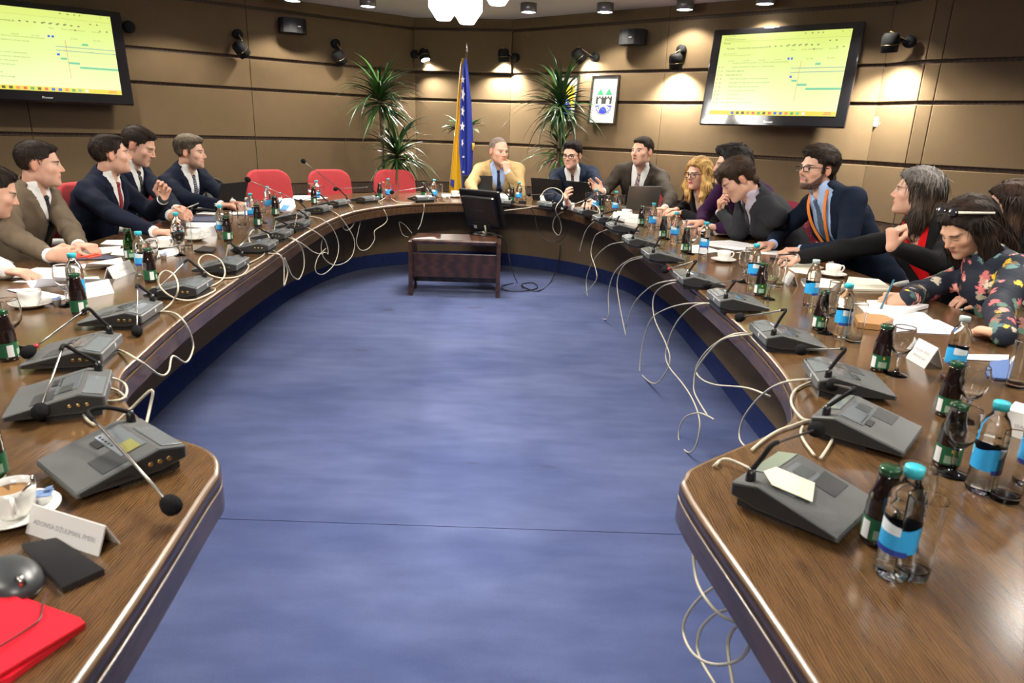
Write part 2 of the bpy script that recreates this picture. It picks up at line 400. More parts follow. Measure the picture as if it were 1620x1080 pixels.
chandelier(-0.25, -0.9, 2.25, 'third cluster of glowing white glass shades, behind the camera', [(0.25*math.cos(k*PI/3), 0.25*math.sin(k*PI/3), 0.05*(k % 2)) for k in range(6)], 0.35)

# ------------------------------------------------------------------ conference table
TIN = [(-0.53, 0.05), (-0.545, 0.69), (-0.59, 1.15), (-0.605, 1.26), (-0.665, 1.345), (-0.82, 1.43), (-0.98, 1.59), (-1.09, 1.76), (-1.135, 1.95), (-1.22, 2.5), (-1.30, 3.5), (-1.385, 4.75),
       (-1.33, 5.7), (-1.02, 6.33), (-0.58, 6.62), (-0.11, 6.66), (0.46, 6.36), (0.72, 5.5), (0.84, 4.0), (0.87, 3.2), (0.88, 2.5), (0.85, 2.0), (0.79, 1.75), (0.70, 1.58),
       (0.44, 1.365), (0.385, 1.30), (0.372, 1.20), (0.425, 0.74), (0.47, 0.05)]
TOUT = [(1.95, 0.05), (1.95, 1.0), (1.96, 2.2), (1.94, 3.0), (1.82, 4.2), (1.62, 5.5), (1.35, 6.55), (0.75, 7.27), (-0.1, 7.52), (-0.95, 7.50), (-1.70, 7.15), (-2.27, 6.0), (-2.42, 4.8), (-2.40, 3.5), (-2.35, 2.2), (-2.30, 1.0), (-2.30, 0.05)]
def curve2(pts, n, sharp=()):
    return [(p.x, p.y) for p in spline([(q[0], q[1], 0) for q in pts], n)]
tin = curve2(TIN, 6); tout = curve2(TOUT, 6)
WOOD_T = wood('table_wood', (0.040, 0.0195, 0.0080), (0.150, 0.080, 0.032), rough=0.20, scale=(6, 1.2, 1), coat=0.5, ring=7)
WOOD_E = wood('table_edge_wood', (0.026, 0.013, 0.0075), (0.075, 0.038, 0.018), rough=0.32, scale=(1, 1, 9), coat=0.35, ring=6)
WORN = mat('worn_wood_edge', (0.15, 0.090, 0.045), rough=0.35, noise=0.7, nscale=14, coat=0.4)
APRON = mat('table_apron_fabric', (0.23, 0.160, 0.092), rough=0.9, noise=0.12, nscale=8, bump=0.2, bscale=400, spec=0.15)
PLINTH = mat('plinth_carpet', (0.030, 0.048, 0.155), rough=0.95, noise=0.25, nscale=30, bump=0.3, bscale=500, spec=0.1)
table = tag(bpy.data.objects.new('conference_table', None), 'long horseshoe conference table of dark glossy wood with fabric-clad front', 'table'); COL.objects.link(table)
def strip_sweep(path, prof, normals=None):
    """sweep a (outward offset, z) profile along a 2-D path; offset > 0 goes to the carpet side"""
    n = len(path); out = []
    for i in range(n):
        a = Vector(path[max(i-1, 0)]+(0,)); c = Vector(path[min(i+1, n-1)]+(0,)); t = (c-a).normalized(); nn = Vector((t.y, -t.x, 0))
        out.append([(path[i][0]+nn.x*o, path[i][1]+nn.y*o, z) for o, z in prof])
    vs_ = [p for row in out for p in row]; k = len(prof); fs = []
    for i in range(n-1):
        for j in range(k-1): fs.append((i*k+j, i*k+j+1, (i+1)*k+j+1, (i+1)*k+j))
    return vs_, fs
b = MB(); vs_, fs = strip_sweep(tin, [(-0.012, ZT), (-0.005, ZT-0.002), (0.0, ZT-0.009), (0.0, ZT-0.026)]);
# top plate: inner and outer outlines joined by strips so the ring stays clean
def resample(path, n):
    L = [0]
    for i in range(1, len(path)): L.append(L[-1]+math.hypot(path[i][0]-path[i-1][0], path[i][1]-path[i-1][1]))
    out = []; j = 0
    for k in range(n):
        s_ = L[-1]*k/(n-1)
        while j < len(L)-2 and L[j+1] < s_: j += 1
        t = (s_-L[j])/max(1e-9, L[j+1]-L[j]); out.append((path[j][0]+(path[j+1][0]-path[j][0])*t, path[j][1]+(path[j+1][1]-path[j][1])*t))
    return out
def arc_frac(path):
    L = [0.0]
    for i in range(1, len(path)): L.append(L[-1]+math.hypot(path[i][0]-path[i-1][0], path[i][1]-path[i-1][1]))
    return [x/L[-1] for x in L], L[-1]
fr_, _ = arc_frac(tin); to_ = tout[::-1]; fo_, _ = arc_frac(to_)
def along(path, fr, t):
    for i in range(1, len(path)):
        if fr[i] >= t-1e-9: u = (t-fr[i-1])/max(1e-9, fr[i]-fr[i-1]); return (path[i-1][0]+(path[i][0]-path[i-1][0])*u, path[i-1][1]+(path[i][1]-path[i-1][1])*u)
    return path[-1]
opp = [along(to_, fo_, t) for t in fr_]; N_ = len(tin)
top = MB(); rows_ = []
for zz in (ZT, ZT-0.03):
    top.add([(x, y, zz) for x, y in tin]+[(x, y, zz) for x, y in opp], [((i, i+1, N_+i+1, N_+i) if zz < ZT else (i, N_+i, N_+i+1, i+1)) for i in range(N_-1)])
top.build('table_top', WOOD_T, table)
NORM_IN = 1
b = MB(); vs_, fs = strip_sweep(tin, [(0.0, ZT), (0.007, ZT-0.0015), (0.010, ZT-0.006)]); b.add(vs_, fs, 0, True); b.build('worn_edge', WORN, table)
b = MB(); vs_, fs = strip_sweep(tin, [(0.010, ZT-0.006), (0.012, ZT-0.012), (0.012, ZT-0.026), (0.006, ZT-0.028)]); b.add(vs_, fs, 0, True)
vs_, fs = strip_sweep(tin, [(0.006, ZT-0.032), (0.013, ZT-0.034), (0.013, ZT-0.086), (0.007, ZT-0.092), (-0.03, ZT-0.092), (-0.03, ZT-0.03)]); b.add(vs_, fs, 0, False); b.build('edge_band', WOOD_E, table)
b = MB(); vs_, fs = strip_sweep(tin, [(0.0125, ZT-0.0275), (0.0085, ZT-0.029), (0.0085, ZT-0.031), (0.0125, ZT-0.0325)]); b.add(vs_, fs, 0, False); b.build('edge_groove', WORN, table)
b = MB(); vs_, fs = strip_sweep(tout, [(-0.0, ZT), (0.012, ZT-0.006), (0.012, ZT-0.07), (-0.03, ZT-0.07), (-0.03, ZT-0.03)]); b.add(vs_, fs, 0, False); b.build('outer_edge_band', WOOD_E, table)
TBASE = [(-1.02, 0.1), (-1.06, 1.0), (-1.25, 1.6), (-1.52, 2.15), (-1.70, 2.75), (-1.80, 3.6), (-1.87, 5.0), (-1.83, 5.9), (-1.60, 6.78), (-1.12, 7.22), (-0.6, 7.36), (-0.1, 7.32), (0.55, 6.95), (1.03, 6.3), (1.22, 5.4), (1.25, 4.4), (1.24, 3.4), (1.23, 2.7), (1.17, 2.1), (1.0, 1.6), (0.84, 1.0), (0.82, 0.1)]
tb = curve2(TBASE, 5)
def slab_strip(path, z0, z1, th): return strip_sweep(path, [(-th, z0), (0, z0), (0, z1), (-th, z1), (-th, z0)])
b = MB(); vs_, fs = slab_strip(tb, 0.135, ZT-0.03, 0.04); b.add(vs_, fs, 0, False); b.build('front_panel', APRON, table)
b = MB(); vs_, fs = slab_strip(tb, 0.0, 0.135, 0.05)
vs_ = [(x, y, z) for x, y, z in vs_]; b.add(vs_, fs, 0, False); b.build('carpeted_plinth', PLINTH, table)
def edge_frame(px, py):                            # nearest point of the inner table edge to a pixel on the table top, with the direction to the carpet side
    q = at(px, py, ZT); best = min(range(len(tin)), key=lambda i: (tin[i][0]-q.x)**2+(tin[i][1]-q.y)**2)
    a = Vector(tin[max(best-1, 0)]+(0,)); c = Vector(tin[min(best+1, len(tin)-1)]+(0,)); t = (c-a).normalized(); n = Vector((t.y, -t.x, 0))
    return Vector((tin[best][0], tin[best][1], ZT)), n
def facing_in(x, y):                               # direction towards the carpet side at a table position
    best = min(range(len(tin)), key=lambda i: (tin[i][0]-x)**2+(tin[i][1]-y)**2)
    i0, i1 = max(best-5, 0), min(best+5, len(tin)-1)
    a = Vector(tin[i0]+(0,)); c = Vector(tin[i1]+(0,)); t = (c-a).normalized(); return Vector((t.y, -t.x, 0))

# ------------------------------------------------------------------ small wooden stand with the monitor
WOOD_S = wood('dark_stand_wood', (0.020, 0.008, 0.005), (0.075, 0.027, 0.014), rough=0.3, scale=(0.6, 3, 3), coat=0.4, ring=3)
sl, sr = at(650, 467, 0), at(787, 471, 0)
st = thing('monitor_stand', ((sl.x+sr.x)/2, (sl.y+sr.y)/2, 0), math.atan2(sr.y-sl.y, sr.x-sl.x), 'low dark wooden stand on the blue carpet under the monitor', 'stand')
SW = (sr-sl).length; SH = 0.50
for s_ in (-1, 1):
    b = MB(); out = [(0, 0), (0.09, 0), (0.10, 0.06), (0.14, 0.12), (0.22, 0.12), (0.26, 0.06), (0.27, 0), (0.36, 0), (0.345, SH-0.03), (0.015, SH-0.03)]
    M = Matrix(((0, 0, 1, s_*SW/2-0.018), (1, 0, 0, -0.01), (0, 1, 0, 0), (0, 0, 0, 1)))
    b.prism(out, -0.0, 0.036, M); b.build('side_panel', WOOD_S, st)
b = MB(); b.box((0, 0.165, SH-0.024), (SW-0.03, 0.37, 0.042), bev=0.014); b.build('top_board', WOOD_S, st)
b = MB(); b.box((0, 0.05, SH-0.235), (SW-0.034, 0.022, 0.21), bev=0.004); b.build('front_board', WOOD_S, st)
b = MB(); b.box((0, 0.26, 0.10), (SW-0.034, 0.03, 0.05), bev=0.004); b.build('stretcher', WOOD_S, st)

BLACK = mat('black_plastic', (0.010, 0.010, 0.011), rough=0.32)
BLACKM = mat('matt_black', (0.009, 0.009, 0.009), rough=0.75, spec=0.2)
mb = at(766, 370, SH)
mo = thing('computer_monitor', (mb.x, mb.y, SH-0.003), R(-32), 'black flat computer monitor seen from behind on the dark stand', 'monitor')
b = MB(); b.lathe([(0, 0), (0.105, 0), (0.105, 0.008), (0.06, 0.016), (0, 0.016)], 28); b.build('foot', BLACK, mo)
b = MB(); b.tube([(0, 0, 0.012), (0, 0.0, 0.09)], 0.022, 12); b.build('stem', mat('chrome', (0.6, 0.6, 0.6), rough=0.12, metal=1), mo)
Mt = Matrix.Translation((0, 0.0, 0.06)) @ Matrix.Rotation(R(-17), 4, 'X')      # screen looks to local +Y
Mt = Matrix.Translation((0, 0.02, 0.05)) @ Matrix.Rotation(R(22), 4, 'X')
b = MB(); b.box((0, 0.02, 0.185), (0.43, 0.03, 0.37), Mt, bev=0.012); b.build('panel', BLACK, mo)
b = MB(); b.box((0, -0.016, 0.18), (0.36, 0.05, 0.29), Mt, bev=0.022); b.build('back_cover', BLACK, mo)
b = MB(); b.box((0, -0.035, 0.04), (0.20, 0.05, 0.09), Mt, bev=0.02); b.build('hinge_cover', BLACK, mo)
b = MB(); b.box((0, 0.036, 0.185), (0.395, 0.002, 0.33), Mt); b.build('screen', mat('dark_screen', (0.01, 0.012, 0.02), rough=0.1), mo)
b = MB(); b.box((-0.06, -0.0615, 0.045), (0.03, 0.002, 0.03), Mt); b.build('sticker', mat('sticker_white', (0.5, 0.55, 0.55), rough=0.5), mo)
tm = text_mesh('SAMSUNG', 0.020, 'maker_lettering'); tm.materials.append(mat('grey_print', (0.10, 0.10, 0.10), rough=0.5))
o = inst(tm, 'maker_lettering', mo); o.matrix_local = Mt @ Matrix.Translation((0, -0.0418, 0.20)) @ Matrix.Rotation(R(90), 4, 'X')
b = MB(); b.tube(spline([Mt @ Vector((0.055, -0.07, 0.075)), Mt @ Vector((0.065, -0.085, 0.04)), Mt @ Vector((0.05, -0.085, 0.0)), (0.03, -0.06, 0.03), (0.02, -0.05, 0.0180)], 6), 0.008); b.build('video_cable', mat('cable_cream', (0.50, 0.46, 0.36), rough=0.5), mo)

# ------------------------------------------------------------------ wall screens
def tv(name, tl, tr, br, bl, wall, n, label, mirror=False, cut=None):
    """tl.. corner pixels of the cabinet; the cabinet hangs tilted a little forward off the wall"""
    t = None
    return t
SCREEN = None
def screen_mat():
    m = bpy.data.materials.new('lit_screen'); m.use_nodes = True; nt = m.node_tree; b = nt.nodes['Principled BSDF']
    b.inputs['Base Color'].default_value = (0.02, 0.02, 0.02, 1); b.inputs['Roughness'].default_value = 0.25
    tc = nt.nodes.new('ShaderNodeTexCoord'); sp = nt.nodes.new('ShaderNodeSeparateXYZ'); nt.links.new(tc.outputs['Object'], sp.inputs[0])
    cr = nt.nodes.new('ShaderNodeValToRGB'); nt.links.new(sp.outputs['Z'], cr.inputs[0])
    mp = nt.nodes.new('ShaderNodeMapRange'); mp.inputs[1].default_value = -0.33; mp.inputs[2].default_value = 0.33
    nt.links.new(sp.outputs['Z'], mp.inputs[0]); nt.links.new(mp.outputs[0], cr.inputs[0])
    cr.color_ramp.elements[0].color = (0.80, 1.0, 0.46, 1); cr.color_ramp.elements[1].color = (0.66, 0.76, 0.18, 1)
    nt.links.new(cr.outputs[0], b.inputs['Emission Color']); b.inputs['Emission Strength'].default_value = 0.92
    MATS['lit_screen'] = m; return m
LIT = screen_mat()
def emis(name, c, s_=0.8): return mat('screen_'+name, (0.02, 0.02, 0.02), rough=0.4, emit=c, estr=s_)
E_YEL, E_DARK, E_GREY, E_TEAL, E_BLUE, E_RED, E_LINE = emis('yellow', (0.85, 0.70, 0.05)), emis('dark', (0.10, 0.10, 0.03), 0.6), emis('grey', (0.28, 0.32, 0.10), 0.8), emis('teal', (0.16, 0.60, 0.34)), emis('blue', (0.02, 0.12, 0.75)), emis('red', (0.80, 0.10, 0.06)), emis('line', (0.10, 0.22, 0.45))
E_OR, E_GRN, E_WHITE = emis('orange', (0.9, 0.25, 0.08)), emis('green', (0.05, 0.45, 0.15)), emis('white', (0.9, 0.95, 0.85))
def build_tv(loc, rz, tilt, W, Hh, label, group):
    t = thing('wall_screen', loc, rz, label, 'television', group)
    Mx = Matrix.Rotation(tilt, 4, 'X')
    def put(b, name, mt, par=t):
        o = b.build(name, mt, par); return o
    b = MB(); b.box((0, 0.0, 0), (W, 0.05, Hh), Mx, bev=0.012); fr = put(b, 'cabinet', mat('gloss_black', (0.006, 0.006, 0.007), rough=0.06, coat=0.6))
    b = MB(); b.box((0, 0.06, 0), (W*0.7, 0.08, Hh*0.7), Mx, bev=0.02); put(b, 'rear_housing', BLACKM)
    b = MB(); b.box((0, 0.14, 0.0), (0.30, 0.14, 0.24), Mx); put(b, 'wall_bracket', BLACKM)
    sw, sh = W*0.865, Hh*0.825; zc = Hh*0.022
    b = MB(); b.box((0, 0, 0), (sw, 0.004, sh)); sc = b.build('display', LIT, t); sc.matrix_local = Mx @ Matrix.Translation((0, -0.0262, zc))
    def q(u0, v0, u1, v1, mt, lay=0.0):             # rectangle on the display in 0..1 units (v from top)
        g = MB(); g.box((((u0+u1)/2-0.5)*sw, -0.0028-lay, (0.5-(v0+v1)/2)*sh), ((u1-u0)*sw, 0.0012, (v1-v0)*sh)); return g
    def rects(name, lst, mt, lay=0.0):
        if len(lst) > 1:
            for q_ in lst: rects(name, [q_], mt, lay)
            return
        g = MB()
        for (u0, v0, u1, v1) in lst: g.box((((u0+u1)/2-0.5)*sw, -0.0028-lay, (0.5-(v0+v1)/2)*sh), ((u1-u0)*sw, 0.0012, (v1-v0)*sh))
        o = g.build(name, mt, sc); return o
    rects('taskbar', [(0, 0.945, 1, 1.0)], E_YEL)
    icons = [E_BLUE, E_DARK, E_DARK, E_OR, E_RED, E_GRN, E_DARK, E_RED, E_BLUE, E_BLUE, E_OR, E_GRN, E_TEAL, E_WHITE]
    for i, e in enumerate(icons):
        u = 0.185+i*0.0435; rects('taskbar_icon', [(u, 0.957, u+0.022, 0.988)], e, 0.001)
    rects('tool_symbol', [(0.55+i*0.0445, 0.148+0.0*i, 0.565+i*0.0445, 0.162) for i in range(4)]+[(0.40+i*0.046, 0.155, 0.415+i*0.046, 0.172) for i in range(9)]+[(0.66, 0.02, 0.675, 0.032), (0.71, 0.02, 0.725, 0.034), (0.755, 0.02, 0.765, 0.034), (0.79, 0.02, 0.80, 0.034), (0.93, 0.02, 0.938, 0.03), (0.98, 0.02, 0.986, 0.03), (0.85, 0.115, 0.862, 0.13), (0.895, 0.115, 0.908, 0.13), (0.91, 0.19, 0.92, 0.205), (0.955, 0.19, 0.967, 0.207)], E_GREY)
    def words(name, lst, size, mt):
        for u, v, s_ in lst:
            me = text_mesh(s_, size*sh, name); me.materials.append(mt)
            xs = [p.co.x for p in me.vertices]
            o = bpy.data.objects.new(name, me); COL.objects.link(o); o.parent = sc
            o.location = ((u-0.5)*sw-min(xs), -0.0042, (0.5-v)*sh); o.rotation_euler = (R(90), 0, 0)
    words('heading_lettering', [(0.15, 0.17, 'Projekat Južne interkonekcije (R...'), (0.06, 0.17, 'My plans'), (0.03, 0.105, 'Planner')], 0.030, E_DARK)
    words('page_lettering', [(0.06, 0.015, 'My Tasks'), (0.03, 0.045, 'https://planner'), (0.03, 0.062, 'Projekat Južne Interkonekcije'), (0.04, 0.235, 'Filter by keyword'), (0.58, 0.215, 'Filters'), (0.66, 0.215, 'Zoom'), (0.86, 0.215, 'Go to date')], 0.024, E_GREY)
    words('page_lettering', [(0.09+0.125*i, 0.325, s_) for i, s_ in enumerate(['Jan 2025', 'Jun 2025', 'Aug 2025', 'Oct 2025'])]+[(0.71, 0.325, 'Jan 2026'), (0.86, 0.325, 'Mar 2026')], 0.022, E_GREY)
    rows = ['Usvajanje amandmana na Zakon o J. u Domu naroda (hitni postupak)', 'Usvajanje amandmana na Zakon o J. u Domu naroda', 'Urbanistička saglasnost', 'Urbanistička dozvola', 'FMERI dostavlja zahtjev i prateću dokumentaciju', 'Vlada FBiH potvrđuje trasiranje i donosi zaključak', 'FMERI i BH organizuje radne sastanke', 'Donošenje odluke svoje aktivnosti', 'Eksproprijacija', 'Građevinska dozvola', 'Izrada zakonskog okvira za prirodni gas', 'Add new task']
    for i, s_ in enumerate(rows):
        bold = i in (2, 3, 10)
        words('row_lettering', [(0.125 if i not in (2, 3, 10) else 0.085, 0.352+0.049*i, s_)], 0.026, E_DARK if bold else E_GREY)
    rects('row_dot', [(0.045, 0.345+0.049*i, 0.052, 0.358+0.049*i) for i in range(1, 11)]+[(0.015, 0.345+0.049*i, 0.022, 0.356+0.049*i) for i in range(1, 11)], E_GREY)
    rects('filter_rule', [(0.03, 0.255, 0.27, 0.2575)], E_GREY)
    rects('page_rule', [(0.0, 0.085, 1.0, 0.0865)], E_GREY)
    rects('gantt_marker', [(0.565, 0.305, 0.580, 0.33), (0.59, 0.305, 0.605, 0.33), (0.605, 0.52, 0.623, 0.545)], E_BLUE)
    rects('gantt_summary_line', [(0.605, 0.43, 1.0, 0.436)], E_LINE); rects('gantt_summary_line', [(0.605, 0.478, 1.0, 0.484)], E_LINE)
    rects('gantt_bar', [(0.78, 0.375, 0.82, 0.40)], E_TEAL); rects('gantt_bar', [(0.625, 0.57, 0.665, 0.593)], E_TEAL); rects('gantt_bar', [(0.672, 0.618, 0.745, 0.643)], E_TEAL); rects('gantt_bar', [(0.742, 0.668, 1.0, 0.692)], E_TEAL)
    rects('today_line', [(0.671, 0.345, 0.6735, 0.83)], E_RED, 0.0005)
    rects('zoom_slider', [(0.705, 0.213, 0.815, 0.217), (0.745, 0.205, 0.755, 0.225)], E_GREY)
    rects('clock_text', [(0.915, 0.955, 0.965, 0.965), (0.905, 0.975, 0.965, 0.985)], E_OR, 0.001)
    lg = text_mesh('Pioneer', Hh*0.032, 'maker_lettering'); lg.materials.append(mat('silver_print', (0.7, 0.7, 0.7), rough=0.3, metal=0.5))
    o = inst(lg, 'maker_lettering', t); o.matrix_local = Mx @ Matrix.Translation((0, -0.0262, -Hh/2+Hh*0.045)) @ Matrix.Rotation(R(90), 4, 'X')
    return t
# right screen: corners (1124,48) (1361,38) (1331,204) (1105,198)
pc = on_wall(1229, 122, 'R', 0.17)
build_tv(pc, math.atan2(M_R[1][0], M_R[0][0]), R(-8), 1.40, 0.92, 'large black wall screen showing a lit project plan, on the right wall', 'wall screens')
pc = on_wall(63, 84, 'L', 0.17)
build_tv(pc, math.atan2(M_L[1][0], M_L[0][0]), R(-8), 1.42, 0.86, 'large black wall screen showing a lit project plan, cut by the left picture edge', 'wall screens')

# ------------------------------------------------------------------ wall spots, loudspeakers, pictures, switch
def wall_spot(px, py, wall, aim, label, lit=True, mount=(-0.1, 0.1), size=1.0, gain=1.0):
    """px, py: centre of the lamp can; aim: direction of the can (world)"""
    n = {'L': NL, 'B': NB, 'R': NR, 'S': NS}[wall]; c = on_wall(px, py, wall, 0.14); aim = Vector(aim).normalized()
    t = thing('wall_spotlight', c, 0, label, 'lamp', 'wall spotlights')
    q = aim.to_track_quat('-Z', 'Y').to_matrix().to_4x4()
    b = MB(); r0 = 0.070*size; h = 0.155*size
    b.lathe([(0, h*0.62), (r0*0.72, h*0.60), (r0*0.95, h*0.45), (r0, h*0.2), (r0*0.93, -h*0.38), (r0*0.88, -h*0.38), (r0*0.8, -h*0.2), (0, -h*0.18)], 20, q); b.build('lamp_can', BLACKM, t)
    b = MB(); b.lathe([(r0*1.02, h*0.02), (r0*1.02, -h*0.01)], 20, q); b.build('trim_ring', mat('brass_trim', (0.25, 0.2, 0.1), rough=0.3, metal=1), t)
    b = MB(); b.lathe([(0, -h*0.19), (r0*0.78, -h*0.19), (r0*0.78, -h*0.25), (0, -h*0.25)], 16, q); b.build('lens', GLOW_D if lit else BLACK, t)
    d = Vector((-n.y, n.x, 0))
    wp = -n*0.13 + d*mount[0] + Vector((0, 0, mount[1]))
    b = MB(); Mq = n.to_track_quat('Z', 'Y').to_matrix().to_4x4(); Mq.translation = wp
    b.lathe([(0, 0), (0.05*size, 0), (0.05*size, 0.05), (0.0, 0.055)], 18, Mq); b.build('wall_mount', BLACKM, t)
    b = MB(); b.tube(spline([wp+n*0.04, wp*0.5+n*0.02+Vector((0, 0, 0.02)), (0, 0, 0)], 5), 0.018*size); b.build('arm', BLACKM, t)
    b = MB(); b.tube(spline([wp+n*0.05, Vector((0, 0, 0.10*size))+n*0.03, (q @ Vector((0, r0*0.6, h*0.5)))], 5), 0.004); b.build('supply_wire', mat('wire_tan', (0.35, 0.26, 0.12), rough=0.4), t)
    if lit:
        l = lamp('spot_lamp', 'SPOT', aim*(h*0.34), P_SPOT*gain, 0.035, color=(1.0, 0.95, 0.86), direction=aim, cone=125, blend=0.75); l.parent = t
    return t
dn = Vector((0, 0, -1))
wall_spot(383, 80, 'L', dn*0.75-NL*0.2+Vector((0.55, 0.4, 0)), 'unlit black spotlight on the left wall beside the big screen', False, (0.0, 0.17))
wall_spot(538, 93, 'L', dn*0.8-NL*0.1+Vector((0.4, 0.35, 0)), 'unlit black spotlight on the left wall near the tall plant', False, (0.0, 0.17))
wall_spot(672, 90, 'L', dn*0.80+NL*0.40+Vector((0.0, -0.12, 0)), 'lit spotlight glowing above the left tall plant', True, (-0.08, 0.03))
wall_spot(797, 90, 'R', dn*0.98-NR*0.10, 'lit spotlight in the wall corner right of the flag', True, (0.1, 0.0))
wall_spot(917, 90, 'R', dn*0.72-NR*0.55+Vector((M_R[0][0], M_R[1][0], 0))*0.35, 'lit spotlight turned towards the wall above the framed pictures', True, (0.14, 0.0), gain=0.18)
wall_spot(1069, 100, 'R', dn*0.95-NR*0.2, 'lit spotlight left of the right wall screen', True, (0.0, 0.14))
wall_spot(1408, 71, 'S', dn*0.95-NS*0.16, 'lit spotlight right of the right wall screen', True, (0.12, 0.03))
c = on_wall(203, 43, 'L', 0.0)
t = tag(None or MB().lathe([(0, 0), (0.055, 0), (0.055, 0.05), (0.03, 0.06), (0, 0.06)], 20, Matrix.Translation(c) @ NL.to_track_quat('Z', 'Y').to_matrix().to_4x4()).build('round_wall_mount', BLACKM), 'small round black wall mount beside the left screen', 'wall mount')

def speaker(px, py, wall, label):
    n = {'L': NL, 'R': NR}[wall]; c = on_wall(px, py, wall, 0.135); M_ = {'L': M_L, 'R': M_R}[wall]
    t = thing('loudspeaker', c, math.atan2(M_[1][0], M_[0][0]), label, 'loudspeaker', 'wall loudspeakers')
    out = [(-0.135, 0.09), (-0.15, 0.0), (-0.13, -0.05), (-0.07, -0.085), (0, -0.095), (0.07, -0.085), (0.13, -0.05), (0.15, 0.0), (0.135, 0.09)]
    b = MB(); b.prism(out, -0.075, 0.075); b.build('cabinet', BLACKM, t)
    b = MB(); b.box((0, 0.10, 0), (0.06, 0.06, 0.06)); b.build('bracket', BLACKM, t)
    b = MB(); b.box((0.03, -0.0955, -0.01), (0.035, 0.003, 0.006)); b.build('badge', mat('silver_print', (0.7, 0.7, 0.7)), t)
speaker(464, 41, 'L', 'black curved loudspeaker high on the left wall')
speaker(1000, 59, 'R', 'black curved loudspeaker high on the right wall')
c = on_wall(1391, 193, 'R', 0.0)
t = thing('wall_switch', c, math.atan2(M_R[1][0], M_R[0][0]), 'small white square wall switch right of the wall screen', 'switch')
b = MB(); b.box((0, -0.012, 0), (0.085, 0.024, 0.085), bev=0.006); b.build('plate', mat('switch_white', (0.62, 0.60, 0.55), rough=0.4), t)
b = MB(); b.lathe([(0, 0), (0.014, 0), (0.012, 0.012), (0, 0.012)], 16, Matrix.Translation((0.018, -0.024, -0.015)) @ Matrix.Rotation(R(90), 4, 'X')); b.build('dial', mat('switch_white', (1, 1, 1)), t)

